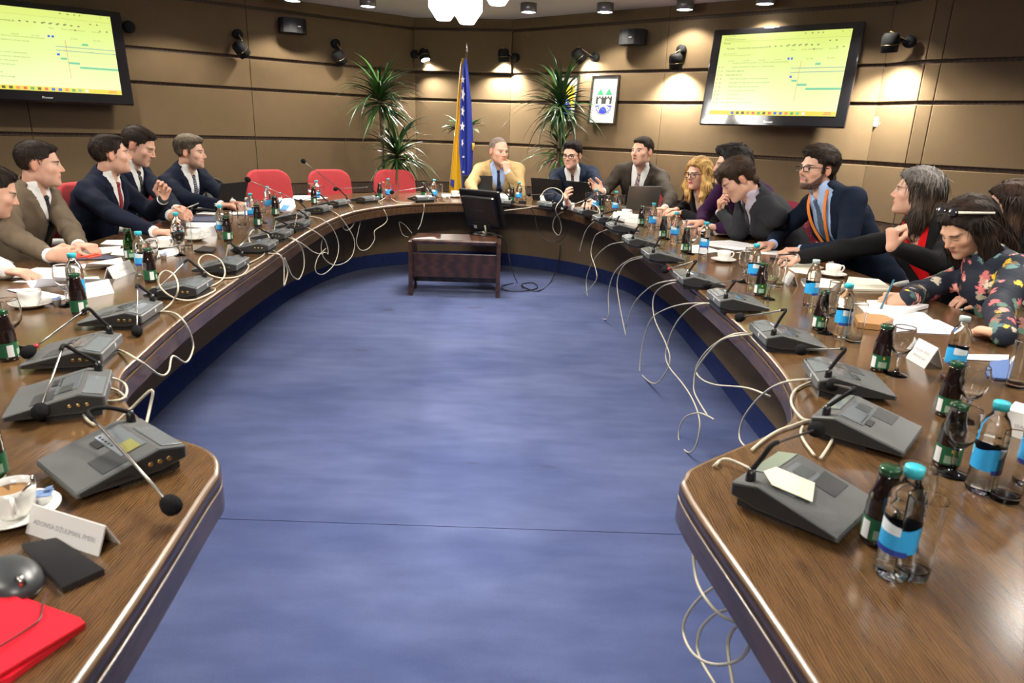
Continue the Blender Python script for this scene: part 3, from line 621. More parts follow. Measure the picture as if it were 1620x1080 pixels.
PAPER = mat('paper_white', (0.80, 0.80, 0.80), rough=0.7)
def framed(px0, py0, px1, py1, wall, label, kind):
    M_ = M_R; a = on_wall((px0+px1)/2, (py0+py1)/2, wall, 0.03); l = on_wall(px0, (py0+py1)/2, wall, 0.03); r_ = on_wall(px1, (py0+py1)/2, wall, 0.03)
    W = (r_-l).length; Hh = (on_wall((px0+px1)/2, py0, wall, 0.03)-on_wall((px0+px1)/2, py1, wall, 0.03)).length
    t = thing('framed_picture', a, math.atan2(M_[1][0], M_[0][0]), label, 'picture'); Mx = Matrix.Rotation(R(-5), 4, 'X')
    FR = mat('picture_frame_black', (0.02, 0.016, 0.012), rough=0.25)
    for (cx, cz, sx, sz) in ((0, Hh/2-0.008, W, 0.016), (0, -Hh/2+0.008, W, 0.016), (-W/2+0.008, 0, 0.016, Hh), (W/2-0.008, 0, 0.016, Hh)):
        b = MB(); b.box((cx, -0.012, cz), (sx, 0.03, sz), Mx, bev=0.003); b.build('frame_bar', FR, t)
    b = MB(); b.box((0, 0.0, 0), (W-0.02, 0.008, Hh-0.02), Mx); sh = b.build('sheet', mat('picture_paper', (0.50, 0.50, 0.47), rough=0.5), t)
    def poly(name, pts, col, lay=1):
        g = MB(); g.prism(pts, 0.0, 0.0012*lay, Mx @ Matrix.Translation((0, -0.0042, 0)) @ Matrix.Rotation(R(90), 4, 'X')); g.build(name, mat('print_'+name.split('.')[0], col, rough=0.6), t)
    u = W/2-0.02; v = Hh/2-0.02
    if kind == 'crest':
        def sx(x, y): return (x*u, y*v)
        arc = [sx(0.60*math.cos(a_), -0.12-0.52*math.sin(a_)*0.62) for a_ in [PI*k/16 for k in range(17)]]
        sw_ = 0.72
        outer = [sx(-sw_, 0.60), sx(-sw_, -0.25)]+[sx(-sw_*math.cos(PI*k/14), -0.25-0.42*math.sin(PI*k/14)) for k in range(1, 14)]+[sx(sw_, -0.25), sx(sw_, 0.60)]
        poly('shield_line', outer[::-1], (0.05, 0.05, 0.05), 1)
        inn = [(x*0.965, (y-0.0)*0.975) for x, y in outer]; poly('shield_field', inn[::-1], (0.50, 0.50, 0.47), 1.5)
        for s_ in (-1, 1): poly('green_roof', [sx(s_*0.35-0.30, 0.22), sx(s_*0.35+0.30, 0.22), sx(s_*0.35, 0.52)], (0.005, 0.16, 0.06), 2)
        tw = [(-0.66, -0.18), (0.66, -0.18), (0.66, 0.17)]
        for k in range(5, -6, -1):
            x = k*0.12; hh = 0.17 if k % 2 else 0.11; tw += [(x+0.06, hh), (x-0.06, hh)]
        tw += [(-0.66, 0.17)]
        poly('black_wall', [sx(*q_) for q_ in tw], (0.012, 0.010, 0.010), 2)
        for s_ in (-1, 1):
            ar = [(s_*0.34-0.14, -0.18), (s_*0.34+0.14, -0.18)]+[(s_*0.34+0.14*math.cos(a_), -0.03+0.10*math.sin(a_)) for a_ in [PI*k/8 for k in range(9)]]
            poly('white_arch', [sx(*q_) for q_ in ar], (0.50, 0.50, 0.47), 2.6)
        wa = [sx(0.66*math.cos(a_), -0.24-0.38*math.sin(a_)) for a_ in [PI*k/16 for k in range(17)]]
        poly('blue_water', wa[::-1], (0.010, 0.022, 0.36), 2)
        br = [sx(-0.60, -0.34), sx(-0.3, -0.27), sx(0, -0.25), sx(0.3, -0.27), sx(0.60, -0.34), sx(0.36, -0.54)]+[sx(0.34*math.cos(a_), -0.56+0.26*math.sin(a_)) for a_ in [PI*k/12 for k in range(13)]]+[sx(-0.36, -0.54)]
        poly('white_bridge', br, (0.50, 0.50, 0.47), 2.6)
        for s_ in (-1, 1): poly('bridge_eye', [sx(s_*0.38+0.05*math.cos(a_), -0.37+0.03*math.sin(a_)) for a_ in [2*PI*k/10 for k in range(10)]], (0.02, 0.02, 0.05), 3)
    else:
        poly('blue_field', [(-u*0.72, v*0.62), (-u*0.35, v*0.62), (u*0.62, -v*0.52), (u*0.2, -v*0.74), (-u*0.4, -v*0.5), (-u*0.72, -v*0.1)][::-1], (0.010, 0.035, 0.36), 2)
        poly('yellow_field', [(-u*0.28, v*0.62), (u*0.78, v*0.62), (u*0.78, -v*0.2), (u*0.68, -v*0.42)][::-1], (0.80, 0.50, 0.01), 2)
        for k in range(7):
            cx_, cy_ = -u*0.55+u*1.0*k/6, v*0.52-v*1.05*k/6; R_ = 0.022
            poly('white_star', [(cx_+R_*(1 if j % 2 == 0 else 0.42)*math.sin(PI*j/5), cy_+R_*(1 if j % 2 == 0 else 0.42)*math.cos(PI*j/5)) for j in range(10)][::-1], (0.75, 0.75, 0.75), 3)
    return t
framed(934.5, 119.5, 977, 197, 'R', 'framed crest with green towers, black wall and blue bridge', 'crest')
framed(876.5, 120, 914, 194, 'R', 'framed blue and yellow crest half hidden behind the right tall plant', 'state')

# ------------------------------------------------------------------ red chairs
RED = mat('chair_red_fabric', (0.42, 0.052, 0.058), rough=0.85, noise=0.12, nscale=60, bump=0.2, bscale=600, spec=0.15)
ARM_G = mat('armrest_grey', (0.42, 0.42, 0.40), rough=0.45)
def rounded_slab(w0, w1, h, th, rr, curve, n=7):
    """upholstered slab standing in XZ, bottom width w0, top width w1, rounded corners, gently wrapped in depth"""
    prof = []
    def corner(cx, cz, r_, a0, a1):
        for k in range(n): a = a0+(a1-a0)*k/(n-1); prof.append((cx+r_*math.cos(a), cz+r_*math.sin(a)))
    corner(w1/2-rr, h-rr*0.8, rr, 0, PI/2); corner(-w1/2+rr, h-rr*0.8, rr, PI/2, PI); corner(-w0/2+rr*0.7, rr*0.7, rr*0.7, PI, 1.5*PI); corner(w0/2-rr*0.7, rr*0.7, rr*0.7, 1.5*PI, 2*PI)
    b = MB(); k = len(prof); vs_ = []; rows = [(-th/2, 0.90), (-th/2*0.85, 0.97), (0, 1.0), (th/2*0.85, 0.97), (th/2, 0.90)]
    cz = h/2
    for y, s_ in rows:
        for x, z in prof: vs_.append((x*s_, y+curve*(x/(w1/2))**2, cz+(z-cz)*s_))
    fs = [(r_*k+i, r_*k+(i+1) % k, (r_+1)*k+(i+1) % k, (r_+1)*k+i) for r_ in range(4) for i in range(k)]
    fi = len(vs_)
    for r_, y in ((0, -th/2*1.15), (4, th/2*1.15)):
        vs_.append((0, y, cz)); base = len(vs_)-1
        ring = []
        for x, z in prof: vs_.append((x*0.5, y*0.98+curve*0.25*(x/(w1/2))**2, cz+(z-cz)*0.5)); ring.append(len(vs_)-1)
        for i in range(k):
            j = (i+1) % k
            fs.append((r_*k+i, r_*k+j, ring[j], ring[i]) if r_ else (r_*k+j, r_*k+i, ring[i], ring[j])); fs.append((ring[i], ring[j], base) if r_ else (ring[j], ring[i], base))
    b.add(vs_, fs, 0, True); return b
def make_chair(label, group='red meeting chairs'):
    t = thing('red_armchair', (0, 0, 0), 0, label, 'chair', group)          # sitter looks to local +Y
    s_ = rounded_slab(0.46, 0.50, 0.46, 0.085, 0.10, 0.02)
    Ms = Matrix.Translation((0, 0.24, 0.455)) @ Matrix.Rotation(R(90), 4, 'X')
    s_.v = [tuple(Ms @ Vector(p)) for p in s_.v]; s_.build('seat', RED, t)
    s_ = rounded_slab(0.50, 0.47, 0.46, 0.075, 0.13, 0.05)
    Ms = Matrix.Translation((0, -0.24, 0.45)) @ Matrix.Rotation(R(8), 4, 'X')
    s_.v = [tuple(Ms @ Vector(p)) for p in s_.v]; s_.build('backrest', RED, t)
    for sx in (-1, 1):
        b = MB(); b.tube(spline([(sx*0.27, -0.19, 0.44), (sx*0.30, -0.18, 0.58), (sx*0.30, -0.10, 0.655), (sx*0.30, 0.12, 0.655), (sx*0.30, 0.20, 0.60), (sx*0.28, 0.14, 0.44)], 6), 0.022, 10); b.build('armrest', ARM_G, t)
    b = MB(); b.tube([(0, -0.01, 0.10), (0, -0.01, 0.41)], 0.03, 12); b.build('column', BLACKM, t)
    for k in range(5):
        a = 2*PI*k/5+0.3; b = MB(); b.tube([(0, -0.01, 0.11), (0.28*math.cos(a), -0.01+0.28*math.sin(a), 0.075)], [0.028, 0.018], 8); lg = b.build('base_leg', BLACKM, t)
        b = MB(); b.lathe([(0, -0.015), (0.03, -0.015), (0.03, 0.015), (0, 0.015)], 14, Matrix.Translation((0.28*math.cos(a), -0.01+0.28*math.sin(a), 0.031)) @ Matrix.Rotation(a, 4, 'Z') @ Matrix.Rotation(R(90), 4, 'Y')); b.build('caster', BLACKM, lg)
    return t
chair0 = None
def place_chair(x, y, ang, label, dz=0.0):
    """ang: direction the sitter looks at (radians, world)"""
    global chair0
    if chair0 is None: chair0 = make_chair(label); t = chair0
    else: t = copy_tree(chair0); t['label'] = label
    t.location = (x, y, dz); t.rotation_euler = (0, 0, ang-PI/2); return t
for px, py, Y, lb in ((421, 271, 7.25, 'empty red chair nearest the man with the laptop on the left'), (519, 273, 7.62, 'empty red chair between the two other empty red chairs'), (623, 274, 7.95, 'empty red chair nearest the flag')):
    q = aty(px, py, Y); d = Vector((-0.3-q.x, 4.6-q.y, 0)).normalized(); c = q + d*0.28
    place_chair(c.x, c.y, math.atan2(d.y, d.x), lb)

# ------------------------------------------------------------------ microphone units
MIC_G = mat('unit_grey', (0.095, 0.099, 0.098), rough=0.45, noise=0.08, nscale=300)
MIC_S = mat('unit_side_dark', (0.022, 0.022, 0.023), rough=0.5)
MIC_P = mat('unit_plate', (0.16, 0.18, 0.19), rough=0.12, coat=0.8)
LCD_G = mat('unit_display_grey', (0.09, 0.10, 0.095), rough=0.2, coat=0.5); LCD_Y = mat('unit_display', (0.26, 0.25, 0.08), rough=0.2, coat=0.5)
BRASS = mat('brass_socket', (0.55, 0.40, 0.18), rough=0.25, metal=1)
FOAM = mat('foam_black', (0.012, 0.012, 0.013), rough=0.95, bump=0.6, bscale=300, spec=0.1)
STEEL = mat('rod_steel', (0.35, 0.33, 0.30), rough=0.3, metal=1)
CABLE = mat('cable_cream', (0.50, 0.46, 0.36), rough=0.5)
RING_R = mat('mic_ring_red', (0.35, 0.02, 0.03), rough=0.4)
def mic_meshes():
    out = [(-0.105, 0.014), (-0.105, 0.027), (0.052, 0.064), (0.104, 0.052), (0.104, 0.024), (0.05, 0.013)]
    Mx = Matrix(((0, 0, 1, 0), (1, 0, 0, 0), (0, 1, 0, 0), (0, 0, 0, 1)))
    d = {}
    b = MB(); b.prism(out, -0.0985, 0.0985, Mx)
    bm = bmesh.new(); me = b.mesh('t', MIC_G); bm.from_mesh(me); bmesh.ops.bevel(bm, geom=[e for e in bm.edges], offset=0.003, segments=1, affect='EDGES'); bm.to_mesh(me); bm.free(); me.name = 'unit_body'; d['unit_body'] = me
    for sx in (-1, 1):
        b = MB(); b.prism([(-0.098, 0.018), (-0.098, 0.024), (0.050, 0.058), (0.098, 0.047), (0.098, 0.027), (0.048, 0.018)], sx*0.0990-0.0006, sx*0.0990+0.0006, Mx)
        d['side_cheek%d' % sx] = b.mesh('side_cheek', MIC_S)
    b = MB(); b.box((0, 0.035, 0.008), (0.17, 0.115, 0.016)); d['base'] = b.mesh('base', MIC_S)
    Ms = Matrix.Translation((0, -0.0265, 0.0455)) @ Matrix.Rotation(math.atan2(0.037, 0.157), 4, 'X')      # frame on the sloping face
    b = MB(); b.box((-0.005, 0.048, 0.0008), (0.125, 0.052, 0.0025), Ms, bev=0.001); d['label_plate'] = b.mesh('label_plate', MIC_P)
    b = MB(); b.box((0.035, 0.048, 0.0022), (0.045, 0.030, 0.002), Ms); d['display'] = b.mesh('display', LCD_G); d['display_lit'] = b.mesh('display', LCD_Y)
    b = MB(); b.box((-0.035, 0.014, 0.001), (0.038, 0.014, 0.004), Ms, bev=0.001); d['talk_button'] = b.mesh('talk_button', MIC_S)
    for k in range(5):
        b = MB(); b.box((0.0-0.055+k*0.014, 0.029, 0.0022), (0.006, 0.004, 0.002), Ms); d['key_%d' % k] = b.mesh('key', MIC_S)
    b = MB(); b.box((0.05, 0.0, 0.0006), (0.07, 0.05, 0.0016), Ms, bev=0.0006); d['loudspeaker_plate'] = b.mesh('loudspeaker_plate', mat('unit_grey_dark', (0.04, 0.042, 0.043), rough=0.5))
    Mr = Matrix.Translation((0, 0.078, 0.0585)) @ Matrix.Rotation(math.atan2(-0.012, 0.052), 4, 'X')
    b = MB(); b.box((0.03, 0.0, 0.0008), (0.125, 0.042, 0.0025), Mr, bev=0.001); d['rear_strip'] = b.mesh('rear_strip', MIC_P)
    b = MB(); b.box((-0.02, 0.1046, 0.040), (0.006, 0.0012, 0.014)); b.box((-0.02, 0.1046, 0.040), (0.014, 0.0010, 0.005)); d['maker_mark'] = b.mesh('maker_mark', mat('mark_white', (0.5, 0.5, 0.5), rough=0.5))
    for k, y in enumerate((0.030, 0.048, 0.066)):
        b = MB(); b.lathe([(0.0025, 0), (0.0050, 0), (0.0050, 0.003), (0.0025, 0.003)], 12, Matrix.Translation((0.0990, y, 0.036)) @ Matrix.Rotation(R(90), 4, 'Y')); d['socket_%d' % k] = b.mesh('socket', BRASS)
    b = MB(); b.box((0.0994, -0.03, 0.026), (0.0012, 0.05, 0.0045)); d['card_slot'] = b.mesh('card_slot', BLACK)
    b = MB(); b.lathe([(0, 0), (0.010, 0), (0.009, 0.016), (0.0065, 0.028), (0, 0.028)], 12, Matrix.Translation((-0.080, 0.075, 0.056))); d['neck_socket'] = b.mesh('neck_socket', BLACK)
    return d
MICM = mic_meshes(); NECK = Vector((-0.080, 0.075, 0.080))
def hang_points(pts, e0, n, off=0.045):
    out = []
    for px, py, z in pts:
        if z == 'h': out.append(atp(px, py, e0+n*off, n))
        else: out.append(at(px, py, ZT+0.006+z))
    return out
def mic_unit(cx, cy, head, label, apex=None, hz=0.06, yaw=0.0, cables=(), red=False, face=None, lit=False):
    """cx, cy: pixel of the unit's footprint centre; head: pixel of the foam head; hz: its height above the table"""
    p = at(cx, cy, ZT+0.03); p.z = ZT
    fi = facing_in(p.x, p.y) if face is None else Vector((math.cos(R(face)), math.sin(R(face)), 0))
    rz = math.atan2(fi.y, fi.x)-PI/2+R(yaw)
    t = thing('microphone_unit', p, rz, label, 'microphone', 'table microphone units')
    for k, me in MICM.items():
        if k != ('display' if lit else 'display_lit'): inst(me, me.name, t)
    Mi = Matrix.Translation(p) @ Matrix.Rotation(rz, 4, 'Z'); nb = Mi @ NECK
    hd = at(head[0], head[1], ZT+hz)
    if apex is not None:
        dd = pray(*apex); dist = (nb-CAM).length; ap = CAM + dd.normalized()*(dist-0.01)
    else: ap = nb*0.7+hd*0.3+Vector((0, 0, 0.06))
    mid = nb.lerp(ap, 0.55); mid.z = max(mid.z, nb.z+0.02)
    pts = spline([nb, mid, ap, ap.lerp(hd, 0.18)-Vector((0, 0, 0.0))], 6)
    b = MB(); b.tube(pts[:-3], 0.0050, 8); b.build('flexible_neck', BLACKM, t, world=True)
    b = MB(); b.tube([pts[-4], pts[-2], ap.lerp(hd, 0.5), hd], 0.0030, 6); b.build('rod', STEEL, t, world=True)
    dr = (hd-ap).normalized(); q = dr.to_track_quat('Z', 'Y').to_matrix().to_4x4(); q.translation = hd
    b = MB(); b.lathe([(0, -0.019), (0.008, -0.019), (0.015, -0.012), (0.0180, 0.0), (0.0165, 0.012), (0.010, 0.020), (0, 0.022)], 14, q); b.build('foam_head', FOAM, t, world=True)
    if red: b = MB(); b.lathe([(0, -0.03), (0.0065, -0.03), (0.0075, -0.018), (0, -0.018)], 10, q); b.build('light_ring', RING_R, t, world=True)
    for cb in cables:
        e0, n = edge_frame(cx, cy)
        pp = hang_points(cb, e0, n); b = MB(); b.tube(spline(pp, 5), 0.0036, 6); b.build('cable', CABLE, t, world=True)
    return t
T0 = 0.0
mic_unit(178, 722, (270, 798), 'microphone unit nearest the left picture corner, head over the table edge', (139, 652), 0.035, face=52, lit=True,
         cables=[[(176.7, 675, 0), (206.7, 646.7, .03), (240, 616.7, .07), (236.7, 646.7, .03), (226.7, 688, 0)]])
mic_unit(97, 625, (63, 650), 'second microphone unit from the left front corner, neck bent straight down', (101, 546), 0.035, face=25,
         cables=[[(146.7, 613, 0), (173, 598, .03), (196.7, 606.7, 0), (200, 623, 0), (186.7, 633, 0), (143, 636.7, 0), (131.7, 646.7, 0), (136, 662, 0), (150, 672, 0)], [(146, 612, 0), (165, 612, .01), (186, 618, 0), (199, 629, 0)]])
mic_unit(117, 556, (45, 556), 'microphone unit with its red-ringed head beside the juice bottle at the left edge', (139, 488), 0.05, red=True, face=14,
         cables=[[(160, 540, 0), (178, 531, .02), (182, 536, 0), (160, 552, 0)], [(156.7, 551.7, 0), (186.7, 553, 0), (220, 570, 'h'), (253, 593, 'h'), (266.7, 586.7, 'h'), (273, 563, 'h'), (293, 573, 'h'), (303, 560, 'h'), (305, 540, 'h'), (290, 506.7, 'h'), (266.7, 493, 0), (220, 495, 0)]])
mic_unit(193, 497, (217, 523), 'microphone unit on the left side, head hanging in front of its sockets', (217, 450), 0.02,
         cables=[[(220, 495, 0), (253, 491.7, 0), (273, 476.7, .02), (281.7, 456.7, .07), (276.7, 436.7, .10), (263, 428, .11), (251.7, 436.7, .09), (253, 453, .05), (273, 470, .02), (300, 475, 0), (326.7, 466.7, 0), (340, 456.7, 0), (303, 455, 0)]])
mic_unit(284, 455, (243, 463), 'microphone unit in front of the two tall juice bottles on the left', (297, 411), 0.03,
         cables=[[(303.7, 455.6, 0), (333, 452.6, 0), (352.6, 440.7, 0), (355.6, 426, .03), (348, 411, .07), (333, 403, .09), (320, 405, .08), (314, 414, .06), (318.5, 423, .04), (333, 435, .01), (354, 440, 0), (380.7, 436, 0), (392.6, 424, 0), (389.6, 417, 0), (368, 418.5, 0)]])
mic_unit(350, 419, (352, 431), 'microphone unit beside the black phone on the left side', (362, 383), 0.02)
mic_unit(403, 389, (374, 395), 'microphone unit with a round cable loop standing over it', (407, 360), 0.03,
         cables=[[(391, 417, 0), (407, 409.6, 0), (419, 400.7, 0), (426.7, 383, .03), (422, 368, .07), (410, 361.5, .09), (398.5, 365, .08), (394, 377, .05), (400, 392, .02), (413, 399, 0), (440, 402, 0), (447, 408, 'h'), (451, 417, 'h'), (455, 430, 'h'), (451, 448, 'h'), (449, 452, 'h')], [(418, 391, 0), (430, 395, 0), (443, 404, 'h'), (449, 420, 'h'), (449, 452, 'h')]])
mic_unit(431, 371, (432, 376), 'microphone unit behind the looped one on the left side', (437, 347), 0.02,
         cables=[[(443, 372.6, 0), (456, 373.5, 0), (468, 380, 'h'), (477, 392, 'h'), (481, 408, 'h'), (480, 426, 'h'), (472.6, 441.5, 'h'), (462, 435.5, 'h'), (455, 420, 'h'), (450, 408, 'h')], [(446, 373, 0), (468, 380, 'h'), (483, 389, 'h'), (495, 398, 'h'), (507, 401.5, 'h'), (514, 399, 'h'), (518.5, 402, 'h')]])
mic_unit(463, 355, (465, 364), 'microphone unit at the left bend, head drooping towards the carpet', (471, 332), 0.02,
         cables=[[(475.5, 357, 0), (489, 361, 0), (504, 370, 'h'), (514, 380, 'h'), (519, 395, 'h'), (518.5, 402, 'h')]])
mic_unit(463, 342, (392, 284), 'microphone unit whose long rod crosses the first empty red chair', (472, 318), 0.30,
         cables=[[(478, 342, 0), (496, 343, 0), (511, 347.5, 'h'), (526, 361, 'h'), (535, 383, 'h'), (534, 404, 'h'), (526, 421.5, 'h'), (512.6, 433, 'h'), (502, 432, 'h'), (498.5, 421.5, 'h'), (504, 405, 'h'), (515.5, 393, 'h')]])
mic_unit(500, 331, (476, 318), 'microphone unit below the second empty red chair, bent low', (506, 308), 0.05,
         cables=[[(509.6, 331, 0), (523, 333, 0), (535, 340, 'h'), (548, 356, 'h'), (558.5, 374, 'h'), (561, 389, 'h'), (555.6, 406.7, 'h'), (542, 417, 'h'), (526, 418.5, 'h'), (512.6, 408, 'h'), (508, 392, 'h'), (511, 375.5, 'h'), (518.5, 364, 'h')]])
mic_unit(529, 321, (480, 255), 'microphone unit whose long rod rises before the second empty red chair', (537, 300), 0.40,
         cables=[[(533, 322, 0), (548, 321.5, 0), (555.6, 326.7, 'h'), (560.7, 340, 'h'), (560, 353, 'h'), (554, 361.5, 'h'), (546.7, 363.7, 'h'), (539, 353, 'h'), (532, 338.5, 'h')]])
mic_unit(576, 315, (531, 299), 'microphone unit between the second and third empty red chairs', (587, 296), 0.11,
         cables=[[(555.6, 323.7, 0), (566, 334, 'h'), (570, 349, 'h'), (567, 365, 'h'), (564, 380, 'h'), (566, 390, 'h'), (573, 396, 'h'), (584, 392, 'h'), (592.6, 378.5, 'h'), (592.6, 365, 'h'), (607, 355, 'h'), (612.6, 346, 'h'), (607, 331, 'h'), (598.5, 319, 0), (582, 318, 0)]])
mic_unit(667, 314, (620, 304), 'microphone unit before the third empty red chair', (675, 295), 0.09,
         cables=[[(668.5, 316, 0), (671, 324, 'h'), (670, 335, 'h'), (666, 353, 'h'), (661, 363, 'h')], [(668, 317, 0), (651, 320, 0), (628, 319, 0), (614, 311, .02), (600, 318, 0), (584, 319, 0)]])
mic_unit(796, 319, (770, 306), 'microphone unit half hidden behind the monitor', (790, 296), 0.09)
mic_unit(873, 324, (837, 308), 'microphone unit in front of the black laptops', (880, 306), 0.09,
         cables=[[(854, 325, 0), (855.6, 311.5, .09), (862.7, 300.7, .15), (875, 297, .17), (888, 302.5, .15), (889.6, 313, .10), (879, 330, .02), (886, 349, 'h'), (888, 363, 'h'), (883, 372, 'h'), (875, 361.6, 'h'), (877, 345.5, 'h'), (889.6, 335, 'h'), (905, 329, 0)], [(854, 325, 0), (832, 329, 0), (798, 333, 0)]])
mic_unit(931, 335, (895, 328), 'microphone unit with red-ringed head by the small white card', (927, 316), 0.07, red=True,
         cables=[[(909.6, 336, 0), (924, 324, .06), (939, 323, .07), (948, 332, .06), (946.7, 340.7, .03), (936, 348, 0)]])
mic_unit(962, 347, (958, 352), 'first microphone unit at the right bend behind a name card', (975, 333), 0.02,
         cables=[[(957, 350, 0), (942, 350, 0), (930, 360, 'h'), (923, 374, 'h'), (917, 397, 'h')]])
mic_unit(985, 360, (962, 352), 'second microphone unit at the right bend', (980, 342), 0.04,
         cables=[[(966.7, 361, 0), (948, 368, 'h'), (940, 376.7, 'h'), (935, 400, 'h'), (941.7, 423, 'h'), (943, 443, 'h'), (923, 466.7, 'h')]])
mic_unit(1014, 382, (1000, 366), 'third microphone unit at the right bend', (1010, 357), 0.05,
         cables=[[(995, 382, 0), (963, 388, 'h'), (940, 410, 'h'), (928, 440, 'h'), (930, 470, 'h'), (940, 493, 'h'), (956.7, 505, 'h'), (962.7, 496.7, 'h'), (963, 460, 'h'), (973, 430, 'h'), (996.7, 410, 'h'), (1026.7, 404, 0)]])
mic_unit(1048, 404, (1017, 389), 'microphone unit before the blonde woman\'s bottles', (1044, 376), 0.05,
         cables=[[(1024, 405, 0), (990, 416.7, 'h'), (976.7, 443, 'h'), (980, 480, 'h'), (990, 530, 'h')]])
mic_unit(1105, 442, (1052.6, 426.7), 'microphone unit with red-ringed head left of a coffee cup on the right side', (1101.5, 412.6), 0.06, red=True,
         cables=[[(990, 516.7, 'h'), (1003, 480, 'h'), (1030, 453, 'h'), (1060, 444, 0), (1082, 443, 0)], [(1084, 444, 0), (1050, 452, 'h'), (1034, 470, 'h'), (1035.6, 504, 'h'), (1053, 542, 'h'), (1060, 569, 'h'), (1051, 593, 'h'), (1035.6, 606.7, 'h'), (1018, 595.6, 'h'), (1012, 582, 'h'), (1018, 538, 'h'), (1031, 504, 'h'), (1053, 489, 'h'), (1087, 480, 'h'), (1130, 480, 0)]])
mic_unit(1166, 476, (1119, 450), 'microphone unit below the bearded man\'s goblet', (1163, 444), 0.06,
         cables=[[(1137, 480, 0), (1102, 482, 'h'), (1078, 500, 'h'), (1064, 522, 'h'), (1055.6, 546.7, 'h'), (1053, 564, 'h'), (1060, 582, 'h'), (1080, 606.7, 'h'), (1095.6, 631, 'h'), (1105.6, 658, 'h'), (1106.7, 680, 'h'), (1100, 706.7, 'h'), (1089, 715.6, 'h'), (1075.6, 702, 'h'), (1074, 680, 'h'), (1084, 660, 'h'), (1104, 653, 'h'), (1120, 658, 'h'), (1129, 663, 'h')], [(1120, 658, 'h'), (1100, 624, 'h'), (1098, 604, 'h'), (1104, 580, 'h'), (1135.6, 542, 'h'), (1165, 531, 0), (1210, 528, 0)]])
mic_unit(1245, 533, (1171, 502), 'microphone unit on the right side between the bottle groups', (1243, 490), 0.06,
         cables=[[(1213, 530, 0), (1163, 528, 'h'), (1123, 550, 'h'), (1101.7, 580, 'h'), (1106.7, 596.7, 'h'), (1130, 608, 'h'), (1180, 613, 'h'), (1218, 626.7, 'h')]])
mic_unit(1340, 600, (1269, 553), 'third microphone unit from the right front corner, rod held level', (1337, 552), 0.08,
         cables=[[(1300, 600, 0), (1246.7, 603, 'h'), (1206.7, 623, 'h'), (1176.7, 660, 'h'), (1170, 693, 'h'), (1186.7, 713, 'h')], [(1293, 600, 0), (1260, 615, 0), (1251.7, 636.7, 0), (1266.7, 660, 0), (1280, 665, 0)]])
mic_unit(1371, 672, (1318, 608), 'second microphone unit from the right front corner', (1352, 615), 0.05, yaw=-12, face=152,
         cables=[[(1189, 712, 0), (1206, 697, 0), (1231, 681, 0), (1256, 672, 0), (1279, 665, 0), (1320, 664, 0)]])
near_unit = mic_unit(1272, 782, (1291, 679), 'microphone unit nearest the right picture corner, pale paper slip on it', (1222, 703), 0.09, face=135,
         cables=[[(1288, 720, 0), (1273, 699, 0), (1267, 684.5, 0), (1270, 674.6, 0)], [(1304, 674.6, 0), (1315, 682, 0), (1317.5, 692, 0), (1309, 709, 0), (1298, 725, 0)], [(1200, 748, .01), (1169, 732.6, .01), (1150, 726, .01), (1138.5, 729, 0), (1131, 736, 0), (1112, 752, 'h')]])
# loose cables below the right table end, by the stand, and the black leads
def loose(pts, label, m_=None, rad=0.0036):
    b = MB(); b.tube(spline(pts, 6), rad, 6); return tag(b.build('loose_cable', m_ or CABLE), label, 'cable')
pe, ne = Vector((0.40, 0.9, 0.6)), Vector((-1, 0, 0))
def below(lst, x=0.44): return [atx(px, py, x) for px, py in lst]
loose(below([(1098, 842), (1096.7, 873), (1104, 924), (1135.6, 969), (1180, 989)], 0.43), 'cream cable curving down under the right table end')
loose(below([(1142, 921), (1111, 942), (1086.7, 973), (1081, 1000), (1093, 1029), (1115.6, 1046.7), (1142, 1051), (1171, 1042), (1186.7, 1015.6), (1178, 995.6), (1164, 991), (1152, 1013), (1153, 1040), (1160, 1085)], 0.45), 'cream cable in a big loop under the right table end')
loose(below([(1164, 962), (1135.6, 969), (1111, 991), (1103, 1018), (1109, 1044), (1133, 1085)], 0.47), 'cream cable in a half loop under the right table end')
loose([aty(px, py, 6.45) for px, py in [(652, 369), (641, 356), (632.6, 351), (632, 356), (637, 370.6), (646, 375)]], 'thin cream cable looped left of the monitor stand', rad=0.003)
e0, n0 = edge_frame(850, 326)
BLK_C = mat('cable_black', (0.012, 0.012, 0.012), rough=0.45)
loose([at(818, 322, ZT+.006), at(836, 327, ZT+.006)]+[atp(px, py, e0+n0*0.04, n0) for px, py in [(845, 338), (850, 361.6), (861, 377.7), (877, 383), (889.6, 377.7), (900, 358)]], 'black power lead hanging off the table right of the monitor', BLK_C, 0.004)
loose([aty(886, 388, 6.9), aty(884, 412, 6.85)]+[at(px, py, 0.008) for px, py in [(871, 446), (852, 460), (836, 457), (825, 450), (843, 447), (850, 455), (830, 460), (800, 459), (795, 452), (812, 448)]], 'black lead coiled on the carpet right of the monitor stand', BLK_C, 0.0045)
loose([Vector((mb.x+0.04, mb.y-0.06, SH+0.016)), aty(791, 373, 6.05)]+[aty(px, py, 6.1) for px, py in [(800, 385), (804, 400), (809, 424)]]+[at(818, 446, 0.008), at(828, 456, 0.008)], 'black monitor lead running down to the carpet', BLK_C, 0.004)
b = MB(); q = at(826, 322, ZT); b.box((q.x, q.y, ZT+0.014), (0.075, 0.05, 0.028), bev=0.004); tag(b.build('power_adapter', BLACKM), 'small black power adapter on the table edge', 'adapter')
b = MB(); b.add([(-0.035, -0.045, 0), (0.035, -0.045, 0), (0.035, 0.03, 0), (0.0, 0.05, 0), (-0.035, 0.03, 0), (-0.035, -0.045, 0.001), (0.035, -0.045, 0.001), (0.035, 0.03, 0.001), (0.0, 0.05, 0.001), (-0.035, 0.03, 0.001)], [(4, 3, 2, 1, 0), (5, 6, 7, 8, 9), (0, 1, 6, 5), (1, 2, 7, 6), (2, 3, 8, 7), (3, 4, 9, 8), (4, 0, 5, 9)])
